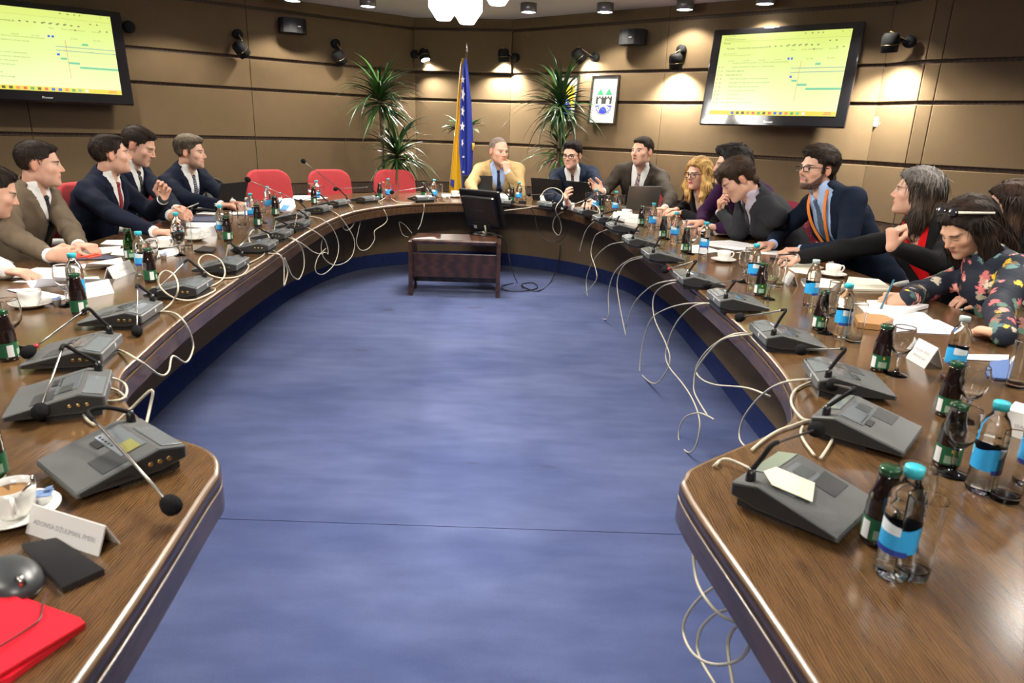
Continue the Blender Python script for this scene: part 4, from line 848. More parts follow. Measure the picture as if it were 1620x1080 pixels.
o = b.build('paper_slip', mat('paper_cream', (0.75, 0.72, 0.52), rough=0.6)); o.matrix_world = MW(near_unit) @ Matrix.Translation((-0.035, 0.018, 0.0615)) @ Matrix.Rotation(math.atan2(0.037, 0.157), 4, 'X') @ Matrix.Rotation(R(20), 4, 'Z'); tag(o, 'pale cream paper slip lying on the nearest right microphone unit', 'paper')

# ------------------------------------------------------------------ drinks
G_CLEAR = real_glass('clear_glass', (0.99, 1.0, 1.0), 1.45)
G_PET = real_glass('clear_bottle', (0.97, 0.99, 0.99), 1.30)
G_GREEN = glass('green_glass', (0.10, 0.45, 0.08), (0.02, 0.15, 0.03), 1.45)
CAP_C = mat('cap_cyan', (0.045, 0.50, 0.60), rough=0.4)
CAP_W = mat('cap_clear', (0.45, 0.55, 0.56), rough=0.3)
LAB_B = mat('label_blue', (0.03, 0.36, 0.75), rough=0.35); LAB_W = mat('label_white', (0.70, 0.80, 0.85), rough=0.4); LAB_N = mat('label_navy', (0.02, 0.05, 0.30), rough=0.4); LAB_LB = mat('label_light_blue', (0.20, 0.60, 0.80), rough=0.4)
JUICE = mat('dark_juice', (0.012, 0.006, 0.006), rough=0.06, coat=0.6)
CAP_G = mat('cap_green', (0.010, 0.060, 0.024), rough=0.22, coat=0.5)
LAB_G = mat('label_green', (0.010, 0.105, 0.042), rough=0.45); LAB_P = mat('label_pale_green', (0.30, 0.42, 0.30), rough=0.5); LAB_Y = mat('label_yellow', (0.7, 0.55, 0.05), rough=0.5); BARC = mat('barcode_white', (0.72, 0.72, 0.72), rough=0.6)
def arc_patch(r_, a0, a1, z0, z1, name, m_, n=8, th=0.0005, wavy=0.0):
    b = MB(); vs_ = []
    for k in range(n+1):
        a = a0+(a1-a0)*k/n
        vs_ += [((r_+th)*math.cos(a), (r_+th)*math.sin(a), z0), ((r_+th)*math.cos(a), (r_+th)*math.sin(a), z1+wavy*math.sin(a*2.0))]
    b.add(vs_, [(2*k, 2*k+2, 2*k+3, 2*k+1) for k in range(n)], 0, True); return b.mesh(name, m_)
def bottle_meshes():
    d = {}
    b = MB(); b.lathe([(0.0, 0.004), (0.018, 0.0), (0.026, 0.003), (0.0285, 0.010), (0.0285, 0.028), (0.0275, 0.040), (0.0275, 0.104), (0.0288, 0.109), (0.0276, 0.112), (0.0288, 0.116), (0.0288, 0.126), (0.0278, 0.130), (0.0285, 0.135), (0.027, 0.148), (0.021, 0.163), (0.0135, 0.174), (0.0125, 0.180), (0.0125, 0.186)], 20); d['bottle'] = b.mesh('bottle', G_PET)
    b = MB(); b.lathe([(0.0, 0.006), (0.022, 0.006), (0.0262, 0.012), (0.0258, 0.085), (0.0265, 0.125), (0.0, 0.1251)], 16); d['water'] = b.mesh('water', glass('still_water', (0.95, 0.97, 0.97), (0.7, 0.74, 0.75), 1.2))
    b = MB(); b.lathe([(0.0, 0.184), (0.0148, 0.184), (0.0150, 0.198), (0.0142, 0.2005), (0.0, 0.2005)], 18); d['cap'] = b.mesh('cap', CAP_C)
    d['cap_clear'] = b.mesh('cap', CAP_W)
    d['label_band'] = arc_patch(0.0280, 0, 2*PI, 0.056, 0.102, 'label_band', LAB_B, 24, wavy=0.004)
    d['label_top'] = arc_patch(0.0282, -2.3, -0.9, 0.086, 0.1045, 'label_wave', LAB_W, 8, wavy=0.003)
    d['label_top2'] = arc_patch(0.0282, 0.9, 2.2, 0.084, 0.1045, 'label_wave', LAB_LB, 8, wavy=0.003)
    d['label_foot'] = arc_patch(0.0283, -2.6, -0.4, 0.050, 0.060, 'label_foot', LAB_N, 10)
    return d
BM = bottle_meshes()
def bottle(px, py, label, clear=False, s=1.0, spin=None):
    p = at(px, py, ZT); t = thing('water_bottle', p, random.uniform(-0.8, 0.8) if spin is None else spin, label, 'bottle', 'small plastic water bottles', s)
    for k in ('bottle', 'label_band', 'label_top', 'label_top2', 'label_foot'): inst(BM[k], BM[k].name, t)
    inst(BM['cap_clear' if clear else 'cap'], 'cap', t); return t
def juice_meshes(body, capm, empty=False):
    d = {}; prof = [(0.0, 0.003), (0.020, 0.0), (0.0255, 0.003), (0.0268, 0.010), (0.0268, 0.058), (0.0262, 0.066), (0.0268, 0.074), (0.0250, 0.086), (0.0258, 0.091), (0.0225, 0.103), (0.0195, 0.114), (0.0182, 0.124), (0.0172, 0.132)]
    b = MB(); b.lathe(prof+([(0.0172, 0.138)] if not empty else [(0.0172, 0.150), (0.0185, 0.152), (0.0185, 0.156), (0.016, 0.158)]), 20); d['bottle'] = b.mesh('bottle', body)
    if not empty:
        b = MB(); b.lathe([(0.0, 0.1375), (0.0174, 0.1375), (0.0186, 0.139), (0.0186, 0.148), (0.0170, 0.1505), (0.0, 0.1505)], 20); d['cap'] = b.mesh('cap', capm)
    d['label'] = arc_patch(0.0270, 0, 2*PI, 0.014, 0.056, 'label', LAB_G, 22)
    for k, a in enumerate((0.0, PI)):
        d['panel%d' % k] = arc_patch(0.0272, a+0.35, a+1.25, 0.018, 0.036, 'label_panel', LAB_P, 6)
        d['mark%d' % k] = arc_patch(0.0273, a+0.75, a+0.95, 0.044, 0.052, 'label_mark', LAB_Y, 3)
        d['barcode%d' % k] = arc_patch(0.0273, a-0.55, a+0.05, 0.015, 0.050, 'barcode', BARC, 5)
    return d
JM = juice_meshes(JUICE, CAP_G); JE = juice_meshes(G_GREEN, CAP_G, True)
def juice(px, py, label, empty=False, spin=0.0, s=1.0):
    p = at(px, py, ZT); t = thing('juice_bottle', p, spin+math.atan2(-p.y, -p.x), label, 'bottle', 'small dark juice bottles', s)
    for me in (JE if empty else JM).values(): inst(me, me.name, t)
    return t
def goblet_mesh():
    b = MB(); b.lathe([(0, 0.0), (0.0290, 0.0), (0.0308, 0.0005), (0.0314, 0.0015), (0.0308, 0.0026), (0.020, 0.006), (0.010, 0.0095), (0.006, 0.014), (0.0045, 0.03), (0.0062, 0.042), (0.0045, 0.055), (0.009, 0.064), (0.022, 0.076), (0.0315, 0.094), (0.0350, 0.115), (0.0335, 0.136), (0.0303, 0.1525), (0.0297, 0.1552), (0.0293, 0.1562), (0.0288, 0.1562), (0.0286, 0.1552), (0.0291, 0.1525), (0.0322, 0.136), (0.0337, 0.115), (0.030, 0.095), (0.020, 0.079), (0.010, 0.0735), (0.0, 0.072)], 26); return b.mesh('bowl_and_stem', G_CLEAR)
GM = goblet_mesh(); b = MB(); b.lathe([(0, 0.0715), (0.0195, 0.080), (0.0298, 0.096), (0.0332, 0.115), (0.0330, 0.120), (0, 0.120)], 20); WINE = b.mesh('drink', mat('red_drink', (0.10, 0.008, 0.012), rough=0.08, coat=0.5))
b = MB(); b.lathe([(0, 0.0715), (0.0195, 0.080), (0.0298, 0.096), (0.0332, 0.115), (0, 0.1151)], 20); WATERG = b.mesh('drink', glass('still_water', (0.9, 0.9, 0.9)))
def goblet(px, py, label, fill=None, s=1.0):
    p = at(px, py, ZT); t = thing('goblet', p, 0, label, 'glass', 'stemmed water goblets', s); inst(GM, 'bowl_and_stem', t)
    if fill == 'wine': inst(WINE, 'drink', t)
    return t
def tumbler_mesh():
    b = MB(); b.lathe([(0, 0.0), (0.0235, 0.0), (0.0250, 0.0004), (0.0262, 0.0015), (0.0266, 0.004), (0.0267, 0.008), (0.0272, 0.035), (0.0278, 0.075), (0.0285, 0.115), (0.02892, 0.141), (0.0290, 0.1440), (0.0287, 0.1452), (0.0281, 0.1452), (0.0278, 0.1440), (0.0277, 0.141), (0.0272, 0.115), (0.0264, 0.075), (0.0258, 0.035), (0.0254, 0.020), (0.0248, 0.0155), (0.0230, 0.0135), (0.0180, 0.0128), (0.0, 0.0125)], 28); return b.mesh('glass_wall', G_CLEAR)
TM = tumbler_mesh(); b = MB(); b.lathe([(0, 0.0135), (0.0248, 0.0145), (0.0262, 0.085), (0, 0.085)], 18); TWAT = b.mesh('water', glass('still_water', (0.9, 0.9, 0.9)))
def tumbler(px, py, label, water=False, s=1.0):
    p = at(px, py, ZT); t = thing('tumbler', p, 0, label, 'glass', 'straight glass tumblers', s); inst(TM, 'glass_wall', t)
    if water: inst(TWAT, 'water', t)
    return t
CHINA = mat('white_china', (0.80, 0.79, 0.75), rough=0.18, coat=0.5); COFFEE = mat('milk_coffee', (0.45, 0.24, 0.09), rough=0.4)
def cup_meshes():
    d = {}
    b = MB(); b.lathe([(0, 0.0), (0.022, 0.0), (0.024, 0.004), (0.034, 0.020), (0.0375, 0.040), (0.0385, 0.058), (0.0370, 0.058), (0.035, 0.040), (0.030, 0.018), (0.0, 0.008)], 24); d['cup'] = b.mesh('cup', CHINA)
    b = MB(); b.tube(spline([(0.036, 0, 0.048), (0.052, 0, 0.052), (0.060, 0, 0.040), (0.052, 0, 0.024), (0.035, 0, 0.020)], 5), 0.0045, 8); d['handle'] = b.mesh('handle', CHINA)
    b = MB(); b.lathe([(0, 0.0), (0.036, 0.0), (0.040, 0.003), (0.070, 0.016), (0.072, 0.018), (0.068, 0.018), (0.038, 0.006), (0.0, 0.005)], 28); d['saucer'] = b.mesh('saucer', CHINA)
    b = MB(); b.lathe([(0, 0.045), (0.0352, 0.045)], 20); d['coffee'] = b.mesh('coffee', COFFEE)
    b = MB(); b.tube([(0.02, 0.0, 0.03), (0.045, 0.03, 0.075)], 0.0022, 6); b.ball((0.048, 0.034, 0.080), (0.007, 0.004, 0.010)); d['spoon'] = b.mesh('spoon', mat('chrome', (0.6, 0.6, 0.6)))
    return d
CM = cup_meshes()
def cup(px, py, label, rz=0.0, coffee=False, spoon=False, s=1.0, saucer=True):
    p = at(px, py, ZT)
    if saucer:
        t = thing('saucer', p, rz, 'white saucer under the '+label, 'saucer', 'white saucers', s); inst(CM['saucer'], 'dish', t)
    c = thing('coffee_cup', p+Vector((0, 0, 0.0055 if saucer else 0.0)), rz, label, 'cup', 'white coffee cups', s); inst(CM['cup'], 'cup_body', c); inst(CM['handle'], 'handle', c)
    if coffee: inst(CM['coffee'], 'coffee', c)
    if spoon: inst(CM['spoon'], 'spoon', tag(c))
    return c
def creamer(px, py, label, lid=True):
    p = at(px, py, ZT); t = thing('creamer_pot', p, 0.4, label, 'creamer', 'small coffee creamers')
    b = MB(); b.lathe([(0, 0), (0.012, 0), (0.016, 0.022), (0.0175, 0.023), (0.0175, 0.025), (0, 0.025)], 16); b.build('tub', mat('creamer_white', (0.75, 0.75, 0.75), rough=0.4), t)
    if lid: b = MB(); b.box((0, 0, 0.0265), (0.030, 0.028, 0.002), bev=0.0008); b.box((0.016, 0.006, 0.029), (0.012, 0.012, 0.002), Matrix.Rotation(R(-14), 4, 'Y')); b.build('foil_lid', mat('foil_blue', (0.25, 0.38, 0.75), rough=0.3, metal=0.3, noise=0.6, nscale=120), t)
    return t
def person_(who): return who
D = [  # drinks on the left side, near to far
 ('j', 15, 569, 'dark juice bottle cut by the left picture edge', 0.5), ('b', -2, 552, 'water bottle at the left picture edge behind a juice bottle', 0), ('g', 24, 552, 'empty goblet at the left picture edge beside the juice bottle', 0),
 ('j', 127, 497, 'dark juice bottle in front of a water bottle by the curled papers', 0.5), ('b', 126, 484, 'blue-capped water bottle behind the juice bottle by the curled papers', 0), ('g', 108, 484, 'goblet tucked behind the water bottle by the curled papers', 0),
 ('e', 207, 411, 'empty bright green glass bottle without a cap', 2.6), ('j', 239, 446, 'dark juice bottle right of the empty green bottle', 0.5), ('b', 227, 436, 'blue-capped water bottle between the green and dark bottles', 0), ('g', 242, 434, 'clear goblet behind the dark juice bottle near the empty green one', 0),
 ('w', 285, 404, 'goblet filled with dark red drink', 0), ('b', 284, 394, 'blue-capped water bottle behind the goblet of red drink', 0), ('t', 297, 392, 'narrow tumbler right of the goblet of red drink', 0),
 ('j', 361, 381, 'dark juice bottle right of the open flat folder', 0.5), ('b', 352, 377, 'blue-capped water bottle left of the laptop user\'s juice', 0), ('g', 362, 374, 'goblet standing behind the laptop user\'s juice bottle', 0),
 ('T', 383.5, 359, 'tumbler half full of water near the black laptop', 0), ('b', 399, 351, 'blue-capped water bottle right of the half-full tumbler', 0), ('j', 408.5, 358, 'dark juice bottle right of the half-full tumbler', 0.5), ('g', 416, 353, 'goblet right of the juice bottle near the blue folder', 0),
 ('t', 402, 346, 'tumbler behind the bottle right of the half-full glass', 0),
 ('b', 425, 336, 'blue-capped water bottle before the first empty red chair', 0), ('j', 436, 341, 'dark juice bottle before the first empty red chair', 0.5), ('g', 441, 336, 'goblet before the first empty red chair', 0),
 ('j', 497, 323, 'dark juice bottle before the second empty red chair', 0.5), ('b', 502, 321.5, 'blue-capped water bottle before the second empty red chair', 0), ('t', 509, 319, 'tumbler before the second empty red chair', 0), ('g', 494, 318, 'goblet before the second empty red chair', 0),
 ('j', 601, 315, 'dark juice bottle before the third empty red chair', 1.2), ('g', 607.5, 313, 'goblet before the third empty red chair', 0), ('b', 614.5, 316, 'blue-capped water bottle before the third empty red chair', 0), ('t', 622.5, 315.5, 'tumbler before the third empty red chair', 0),
 ('j', 670, 313, 'dark juice bottle left of the flag', 1.2), ('g', 678, 312, 'goblet left of the flag', 0), ('b', 687, 317, 'blue-capped water bottle left of the flag', 0), ('t', 696, 315, 'tumbler left of the flag', 0),
 ('j', 809.6, 320.5, 'dark juice bottle before the man in the tan jacket', 1.5), ('g', 807, 315, 'goblet before the man in the tan jacket', 0), ('b', 820.5, 321, 'blue-capped water bottle before the man in the tan jacket', 0), ('t', 829, 317, 'tumbler before the man in the tan jacket', 0),
 ('g', 930, 331, 'tall goblet right of the two black laptops', 0), ('b', 941.5, 335, 'blue-capped water bottle right of the two black laptops', 0), ('j', 951, 334.5, 'dark juice bottle right of the two black laptops', 2.6),
 ('g', 960, 337, 'goblet left of the grey laptop', 0), ('b', 972.5, 339, 'blue-capped water bottle left of the grey laptop', 0), ('t', 983, 333, 'tumbler left of the grey laptop', 0),
 ('j', 1014, 356.5, 'dark juice bottle in front of the grey laptop', 2.6), ('g', 1022, 359.5, 'goblet in front of the grey laptop', 0), ('b', 1031, 364, 'blue-capped water bottle in front of the grey laptop', 0), ('t', 1040, 361, 'tumbler right of the grey laptop', 0),
 ('j', 1048, 376.5, 'dark juice bottle before the blonde woman', 2.6), ('g', 1056, 378.5, 'goblet before the blonde woman', 0), ('b', 1066, 383, 'blue-capped water bottle before the blonde woman', 0), ('t', 1077, 383, 'tumbler before the blonde woman', 0),
 ('j', 1083, 398.5, 'dark juice bottle before the young man in grey', 2.6), ('g', 1091, 402, 'goblet before the young man in grey', 0), ('b', 1112, 403.7, 'blue-capped water bottle before the young man in grey', 0),
 ('g', 1175, 446, 'goblet left of the bearded man\'s water bottle', 0), ('b', 1189, 450, 'blue-capped water bottle before the bearded man', 0), ('j', 1201, 467, 'dark juice bottle before the bearded man', 2.6), ('g', 1215, 473, 'large goblet before the bearded man', 0), ('t', 1230, 454, 'tumbler behind the bearded man\'s goblet', 0), ('t', 1183, 436, 'tumbler with blue mark behind the bearded man\'s bottle', 0),
 ('c', 1280, 483, 'water bottle with a clear cap beside a white name card', 0), ('j', 1295, 521, 'dark juice bottle before the woman in red and black', 2.6), ('g', 1305, 527, 'goblet before the woman in red and black', 0), ('b', 1329, 533, 'blue-capped water bottle before the woman in red and black', 0), ('t', 1349, 541, 'tumbler in front of the tan case', 0), ('t', 1316, 500, 'tumbler behind the goblet of the woman in red', 0),
 ('j', 1390, 586, 'dark juice bottle left of the floral-bloused woman\'s goblet', 2.6), ('g', 1417, 593, 'tall clear goblet beside the white folded name card', 0), ('c', 1504, 600, 'water bottle with a clear cap right of the white name card', 0),
 ('j', 1496, 657, 'upper of two dark juice bottles near the right picture edge', 2.6), ('g', 1525, 668, 'upper of two goblets near the right picture edge', 0), ('t', 1606, 612, 'tumbler at the right picture edge', 0),
 ('j', 1495, 737, 'lower of two dark juice bottles near the right picture edge', 2.6), ('g', 1505, 750, 'lower of two goblets near the right picture edge', 0), ('b', 1549, 776, 'blue-capped water bottle near the right picture edge', 0), ('t', 1588, 790, 'tumbler right of a blue-capped bottle near the right picture edge', 0), ('b', 1624, 765, 'water bottle cut by the right picture edge', 0),
 ('j', 1384, 857, 'dark juice bottle hidden behind the nearest water bottle', 2.6), ('g', 1424, 862, 'goblet right behind the nearest water bottle', 0), ('b', 1409, 908, 'nearest blue-capped water bottle, alone at the right front', -1.2), ('t', 1441, 908, 'tumbler standing just right of the nearest water bottle', 0),
]
for k, px, py, lb, sp in D:
    if k == 'b': bottle(px, py, lb, spin=(sp or None))
    elif k == 'c': bottle(px, py, lb, clear=True)
    elif k == 'j': juice(px, py, lb, spin=sp)
    elif k == 'e': juice(px, py, lb, True, spin=sp)
    elif k == 'g': goblet(px, py, lb)
    elif k == 'w': goblet(px, py, lb, 'wine')
    elif k == 't': tumbler(px, py, lb)
    elif k == 'T': tumbler(px, py, lb, True)
juice(-10, 756, 'green-necked bottle just showing at the left picture edge', True, spin=2.6)
cup(25, 818, 'coffee cup with spoon nearest the left picture corner', -0.9, True, True)
cup(50, 485, 'coffee cup with milk coffee beside the curled papers', 2.4, True)
cup(262, 393, 'coffee cup left of the goblet of red drink', -0.3)
cup(308, 380, 'coffee cup beside the folded card on the left side', 0.3)
cup(720, 312, 'coffee cup left of the monitor', 0.5)
cup(990, 343, 'coffee cup behind the name cards at the right bend', 0.5)
cup(1144, 414, 'coffee cup with paper leaning on it on the right side', 0.2)
cup(1316, 437, 'coffee cup before the woman in red and black', 0.1)
creamer(72, 800, 'creamer tub with blue foil beside the nearest coffee cup'); creamer(91, 483, 'creamer tub with foil lid near the milk coffee'); creamer(259, 410, 'creamer tub near the white card and goblet of red drink'); creamer(708, 314, 'creamer tub left of the monitor', False)

# ------------------------------------------------------------------ papers, cards, phones, books
INK = mat('ink_grey', (0.25, 0.25, 0.27), rough=0.7)
_lay = [0]
def sheet(pxs, label, m_=None, name='paper_sheet', th=0.0012, curl=0.0, lines=0, cat='paper', z=None):
    """sheet of paper lying on the table; corners given by pixels"""
    _lay[0] += 1; z0 = (z if z is not None else 0.0006*(1+_lay[0] % 5)) + ZT
    w_ = [at(px, py, z0) for px, py in pxs]; c = sum(w_, Vector())/len(w_); c.z = 0
    pts = [(p.x-c.x, p.y-c.y) for p in w_]
    area = sum(pts[i][0]*pts[(i+1) % len(pts)][1]-pts[(i+1) % len(pts)][0]*pts[i][1] for i in range(len(pts)))
    if area < 0: pts = pts[::-1]
    b = MB()
    if curl > 0 and len(pts) == 4:
        n = 8; grid = []; 
        for j in range(n+1):
            for i in range(n+1):
                u, v = i/n, j/n
                x = (pts[0][0]*(1-u)+pts[1][0]*u)*(1-v)+(pts[3][0]*(1-u)+pts[2][0]*u)*v; y = (pts[0][1]*(1-u)+pts[1][1]*u)*(1-v)+(pts[3][1]*(1-u)+pts[2][1]*u)*v
                grid.append((x, y, curl*(u**3+0.6*(1-u)**4)))
        for dz in (0, th): b.add([(x, y, z_+dz) for x, y, z_ in grid], [((j*(n+1)+i, j*(n+1)+i+1, (j+1)*(n+1)+i+1, (j+1)*(n+1)+i)) for j in range(n) for i in range(n)], 0, True)
    else: b.prism(pts, 0, th)
    o = b.build(name, m_ or PAPER); o.location = (c.x, c.y, z0); tag(o, label, cat)
    if lines and len(pts) == 4:
        a, b2, c2, d2 = [Vector((p[0], p[1], th+0.0002)) for p in pts]
        for k in range(lines):
            v = 0.12+0.8*k/lines; l = a.lerp(d2, v).lerp(b2.lerp(c2, v), 0.12); r_ = a.lerp(d2, v).lerp(b2.lerp(c2, v), 0.55+0.33*random.random()); g = (d2-a).normalized()*0.0022
            q = MB(); q.add([l, r_, r_+g, l+g], [(0, 1, 2, 3)]); q.build('text_line', INK, o)
    return o
def z6(ox, oy, lst, k=6.75): return [(ox+u/k, oy+v/k) for u, v in lst]
L = lambda lst: z6(0, 330, lst); L2 = lambda lst: z6(200, 300, lst); RR = lambda lst: z6(1080, 340, lst); R4 = lambda lst: z6(1240, 400, lst); R5 = lambda lst: z6(1380, 460, lst); F1 = lambda lst: z6(370, 240, lst)
NAVY = mat('navy_cover', (0.012, 0.02, 0.07), rough=0.4); PAPER_B = mat('paper_bluish', (0.66, 0.68, 0.80), rough=0.7); CREAM = mat('page_cream', (0.78, 0.74, 0.60), rough=0.7)
sheet(L([(20, 735), (390, 630), (740, 640), (700, 760)]), 'printed sheet under the white-shirted person\'s hand', lines=9)
sheet(L([(130, 785), (290, 750), (760, 765), (750, 800)]), 'thin white sheet just beneath the printed page at left')
sheet(L([(70, 862), (560, 1010), (750, 945), (330, 855)]), 'flat sheet beside the coffee cup with milk coffee', PAPER_B)
sheet(L([(290, 850), (420, 880), (1250, 880), (1060, 800)]), 'curled bundle of white paper at left with its end lifted', curl=0.05)
sheet(L([(870, 640), (930, 655), (1390, 672), (1300, 560)]), 'white sheet with a lifted corner behind the name card', curl=0.03)
sheet(L([(700, 505), (1000, 495), (1270, 455), (1290, 400), (850, 430)]), 'printed page before the man in the brown jacket')
sheet(L([(1070, 378), (1330, 395), (1340, 335), (1140, 335)]), 'white page left of the empty green bottle')
sheet(L([(1180, 492), (1340, 505), (1345, 420), (1230, 440)]), 'small printed page beneath the empty green bottle')
sheet(L([(740, 545), (1180, 540), (1230, 510), (1040, 480)]), 'dark blue printed badge card with red ribbon on the table', NAVY)
b = MB(); b.tube(spline([at(*q, ZT+0.006) for q in L([(715, 520), (760, 515), (830, 495), (850, 500), (780, 530), (900, 515), (1030, 488), (1070, 500), (930, 530)])], 5), 0.006, 6); tag(b.build('lanyard_ribbon', mat('ribbon_red', (0.62, 0.06, 0.02), rough=0.6)), 'crumpled red lanyard ribbon by the brown-jacketed man\'s hand', 'lanyard')
sheet(L2([(90, 570), (330, 555), (520, 545), (520, 505), (290, 505)]), 'white page under the wrist of the man in the red tie')
sheet(L2([(640, 395), (800, 408), (985, 395), (980, 352), (640, 350)]), 'white page below the flat dark folder')
sheet(L2([(640, 345), (980, 352), (960, 290), (720, 285)]), 'flat dark blue folder before the man with the pen', NAVY, 'folder', 0.008, cat='folder')
sheet(L2([(740, 258), (980, 268), (985, 235), (820, 235)]), 'white page above the flat dark folder')
sheet(L2([(1120, 270), (1300, 275), (1310, 130), (1180, 170)]), 'bundle of papers right of the open black laptop', th=0.006)
sheet(F1([(0, 640), (160, 660), (165, 545), (70, 545)]), 'white papers under the half-full tumbler')
sheet(F1([(500, 638), (610, 640), (660, 590), (640, 500), (480, 512)]), 'white folder with blue print before the first empty red chair', th=0.008)
sheet(F1([(490, 620), (560, 622), (600, 575), (530, 565)]), 'bright blue leaflet on the white folder', mat('leaflet_blue', (0.02, 0.22, 0.75), rough=0.5), z=0.0135)
sheet(F1([(620, 500), (750, 520), (940, 510), (1005, 490), (850, 465), (640, 468)]), 'white papers before the second empty red chair')
sheet(z6(540, 200, [(1080, 755), (1160, 760), (1170, 720), (1090, 718)]), 'white paper left of the coffee cup near the monitor')
sheet(z6(700, 200, [(590, 760), (700, 770), (715, 725), (620, 718)]), 'white papers before the man in the tan jacket', th=0.01)
# right side
sheet(RR([(100, 405), (250, 408), (440, 392), (170, 318), (100, 322)]), 'white page beside the young man\'s water bottle')
sheet(RR([(280, 330), (560, 372), (930, 372), (950, 345), (500, 270), (280, 280)]), 'white pages with ruled line before the bearded man')
sheet(RR([(320, 195), (370, 245), (800, 270), (480, 150)]), 'curled white sheet held down by the young man', curl=0.03)
sheet(RR([(720, 330), (740, 360), (945, 372), (950, 345)]), 'edge of a cream notebook before the bearded man', CREAM, 'notebook', 0.012, cat='notebook')
sheet(RR([(560, 400), (1080, 430), (1180, 390), (900, 380)]), 'white page beneath the hand holding a pen')
sheet(RR([(1090, 545), (1200, 615), (1340, 632), (1510, 560), (1340, 500), (1090, 505)]), 'handwritten page left of the clear-capped bottle', CREAM)
sheet(RR([(930, 470), (1090, 495), (1340, 498), (1300, 455)]), 'black tablet under the bearded man\'s hand', BLACK, 'tablet', 0.009, cat='tablet')
sheet(z6(1040, 220, [(225, 842), (415, 845), (418, 815), (225, 812)]), 'thin red booklet before the blonde woman', mat('booklet_red', (0.55, 0.02, 0.02), rough=0.4), 'booklet', 0.012, cat='booklet')
sheet(z6(1040, 220, [(310, 925), (575, 905), (370, 850), (310, 852)]), 'bluish folder before the blonde woman', mat('folder_violet', (0.18, 0.18, 0.50), rough=0.5), 'folder', 0.006, cat='folder')
sheet(z6(1040, 220, [(250, 870), (330, 960), (640, 920), (560, 895)]), 'white papers before the blonde woman')
sheet(R4([(640, 400), (1130, 412), (1140, 385), (1010, 300), (690, 272)]), 'open cream notebook before the woman in red and black', CREAM, 'notebook', 0.010, cat='notebook')
sheet(R4([(180, 290), (210, 360), (480, 375), (640, 300), (280, 255)]), 'ruled cream pad behind the clear-capped bottle', CREAM)
sheet(R4([(180, 290), (235, 350), (330, 330), (250, 280)]), 'slim grey phone by the clear-capped bottle', mat('phone_silver', (0.25, 0.25, 0.26), rough=0.3, metal=0.6), 'phone', 0.009, cat='phone')
sheet(R4([(880, 540), (1080, 540), (1540, 588), (1260, 660)]), 'white notebook with gold edge the floral-bloused woman writes in', PAPER, 'notebook', 0.016, cat='notebook')
sheet(R4([(740, 540), (900, 640), (1040, 700), (1620, 730), (1500, 640), (880, 540)]), 'loose white page under the gold-edged notebook')
sheet(R5([(0, 250), (200, 440), (860, 465), (890, 400), (700, 310), (100, 290)]), 'stapled pages below the gold-edged notebook', PAPER_B)
sheet(R4([(735, 720), (790, 800), (1010, 825), (1165, 760), (1060, 715), (860, 700)]), 'tan leather spectacle case behind the tumbler', mat('tan_leather', (0.40, 0.20, 0.07), rough=0.45), 'spectacle_case', 0.022, cat='case')
sheet(R5([(750, 720), (1240, 745), (1450, 740), (1460, 685), (1010, 680)]), 'white page near the right picture edge')
sheet(R5([(1250, 890), (1300, 945), (1440, 960), (1460, 745), (1250, 770)]), 'glossy booklet with blue and yellow bands at the right', mat('booklet_bands', (0.10, 0.18, 0.42), rough=0.25), 'booklet', 0.006, cat='booklet')
sheet([(1590, 655), (1625, 680), (1640, 650), (1605, 640)], 'white paper at the right picture edge', th=0.01)
# near left
sheet([(35, 868), (100, 938), (166, 908), (90, 858)], 'black phone nearest the left picture corner', BLACK, 'phone', 0.010, cat='phone')
sheet([(307, 399), (336, 401), (343, 394), (322, 391)], 'black phone on the left side beside a microphone unit', BLACK, 'phone', 0.010, cat='phone')
sheet(L([(535, 600), (700, 610), (770, 565), (600, 555)]), 'black phone under the brown-jacketed man\'s fist', BLACK, 'phone', 0.010, cat='phone')
sheet(L2([(930, 420), (985, 470), (1000, 420), (960, 395)]), 'small dark wallet left of a juice bottle on the left side', mat('wallet_brown', (0.05, 0.03, 0.02), rough=0.5), 'wallet', 0.016, cat='wallet')
RF = mat('folder_red', (0.80, 0.018, 0.035), rough=0.32, coat=0.2)
fo = thing('red_folder', (0, 0, 0), 0, 'glossy red folder at the bottom left corner', 'folder')
def world_prism(px, z0, z1, name, m_, par):
    pts = [at(x, y, z0) for x, y in px]; a = sum(pts[i].x*pts[(i+1) % len(pts)].y-pts[(i+1) % len(pts)].x*pts[i].y for i in range(len(pts)))
    if a < 0: pts = pts[::-1]
    b = MB(); b.prism([(p.x, p.y) for p in pts], z0, z1); return b.build(name, m_, par)
world_prism([(-60, 905), (0, 938), (128, 985), (136, 993), (20, 1078), (-120, 1140)], ZT+0.001, ZT+0.010, 'back_cover', RF, fo)
world_prism([(-60, 900), (0, 935), (68, 966), (126, 984), (132, 990), (0, 1070), (-120, 1125)], ZT+0.014, ZT+0.018, 'front_cover', RF, fo)
b = MB(); b.tube(spline([at(-10, 1028, ZT+0.024), at(35, 1000, ZT+0.022), at(62, 980, ZT+0.022), at(67, 962, ZT+0.021), at(72, 936, ZT+0.008)], 6), [0.0016]*25, 6); tag(b.build('spectacle_temple', mat('temple_brown', (0.10, 0.03, 0.03), rough=0.3)), 'thin brown spectacle temple lying across the red folder', 'spectacles')
ms = thing('computer_mouse', at(18, 928, ZT), R(-35), 'dark grey rounded computer mouse at the left edge', 'mouse')
b = MB(); n_ = 14
b.ball((0, 0, 0.012), (0.062, 0.040, 0.030), n=24, m=14); b.v = [(x, y, max(0.0, z)) for x, y, z in b.v]; b.build('shell', mat('mouse_grey', (0.045, 0.050, 0.052), rough=0.35), ms)
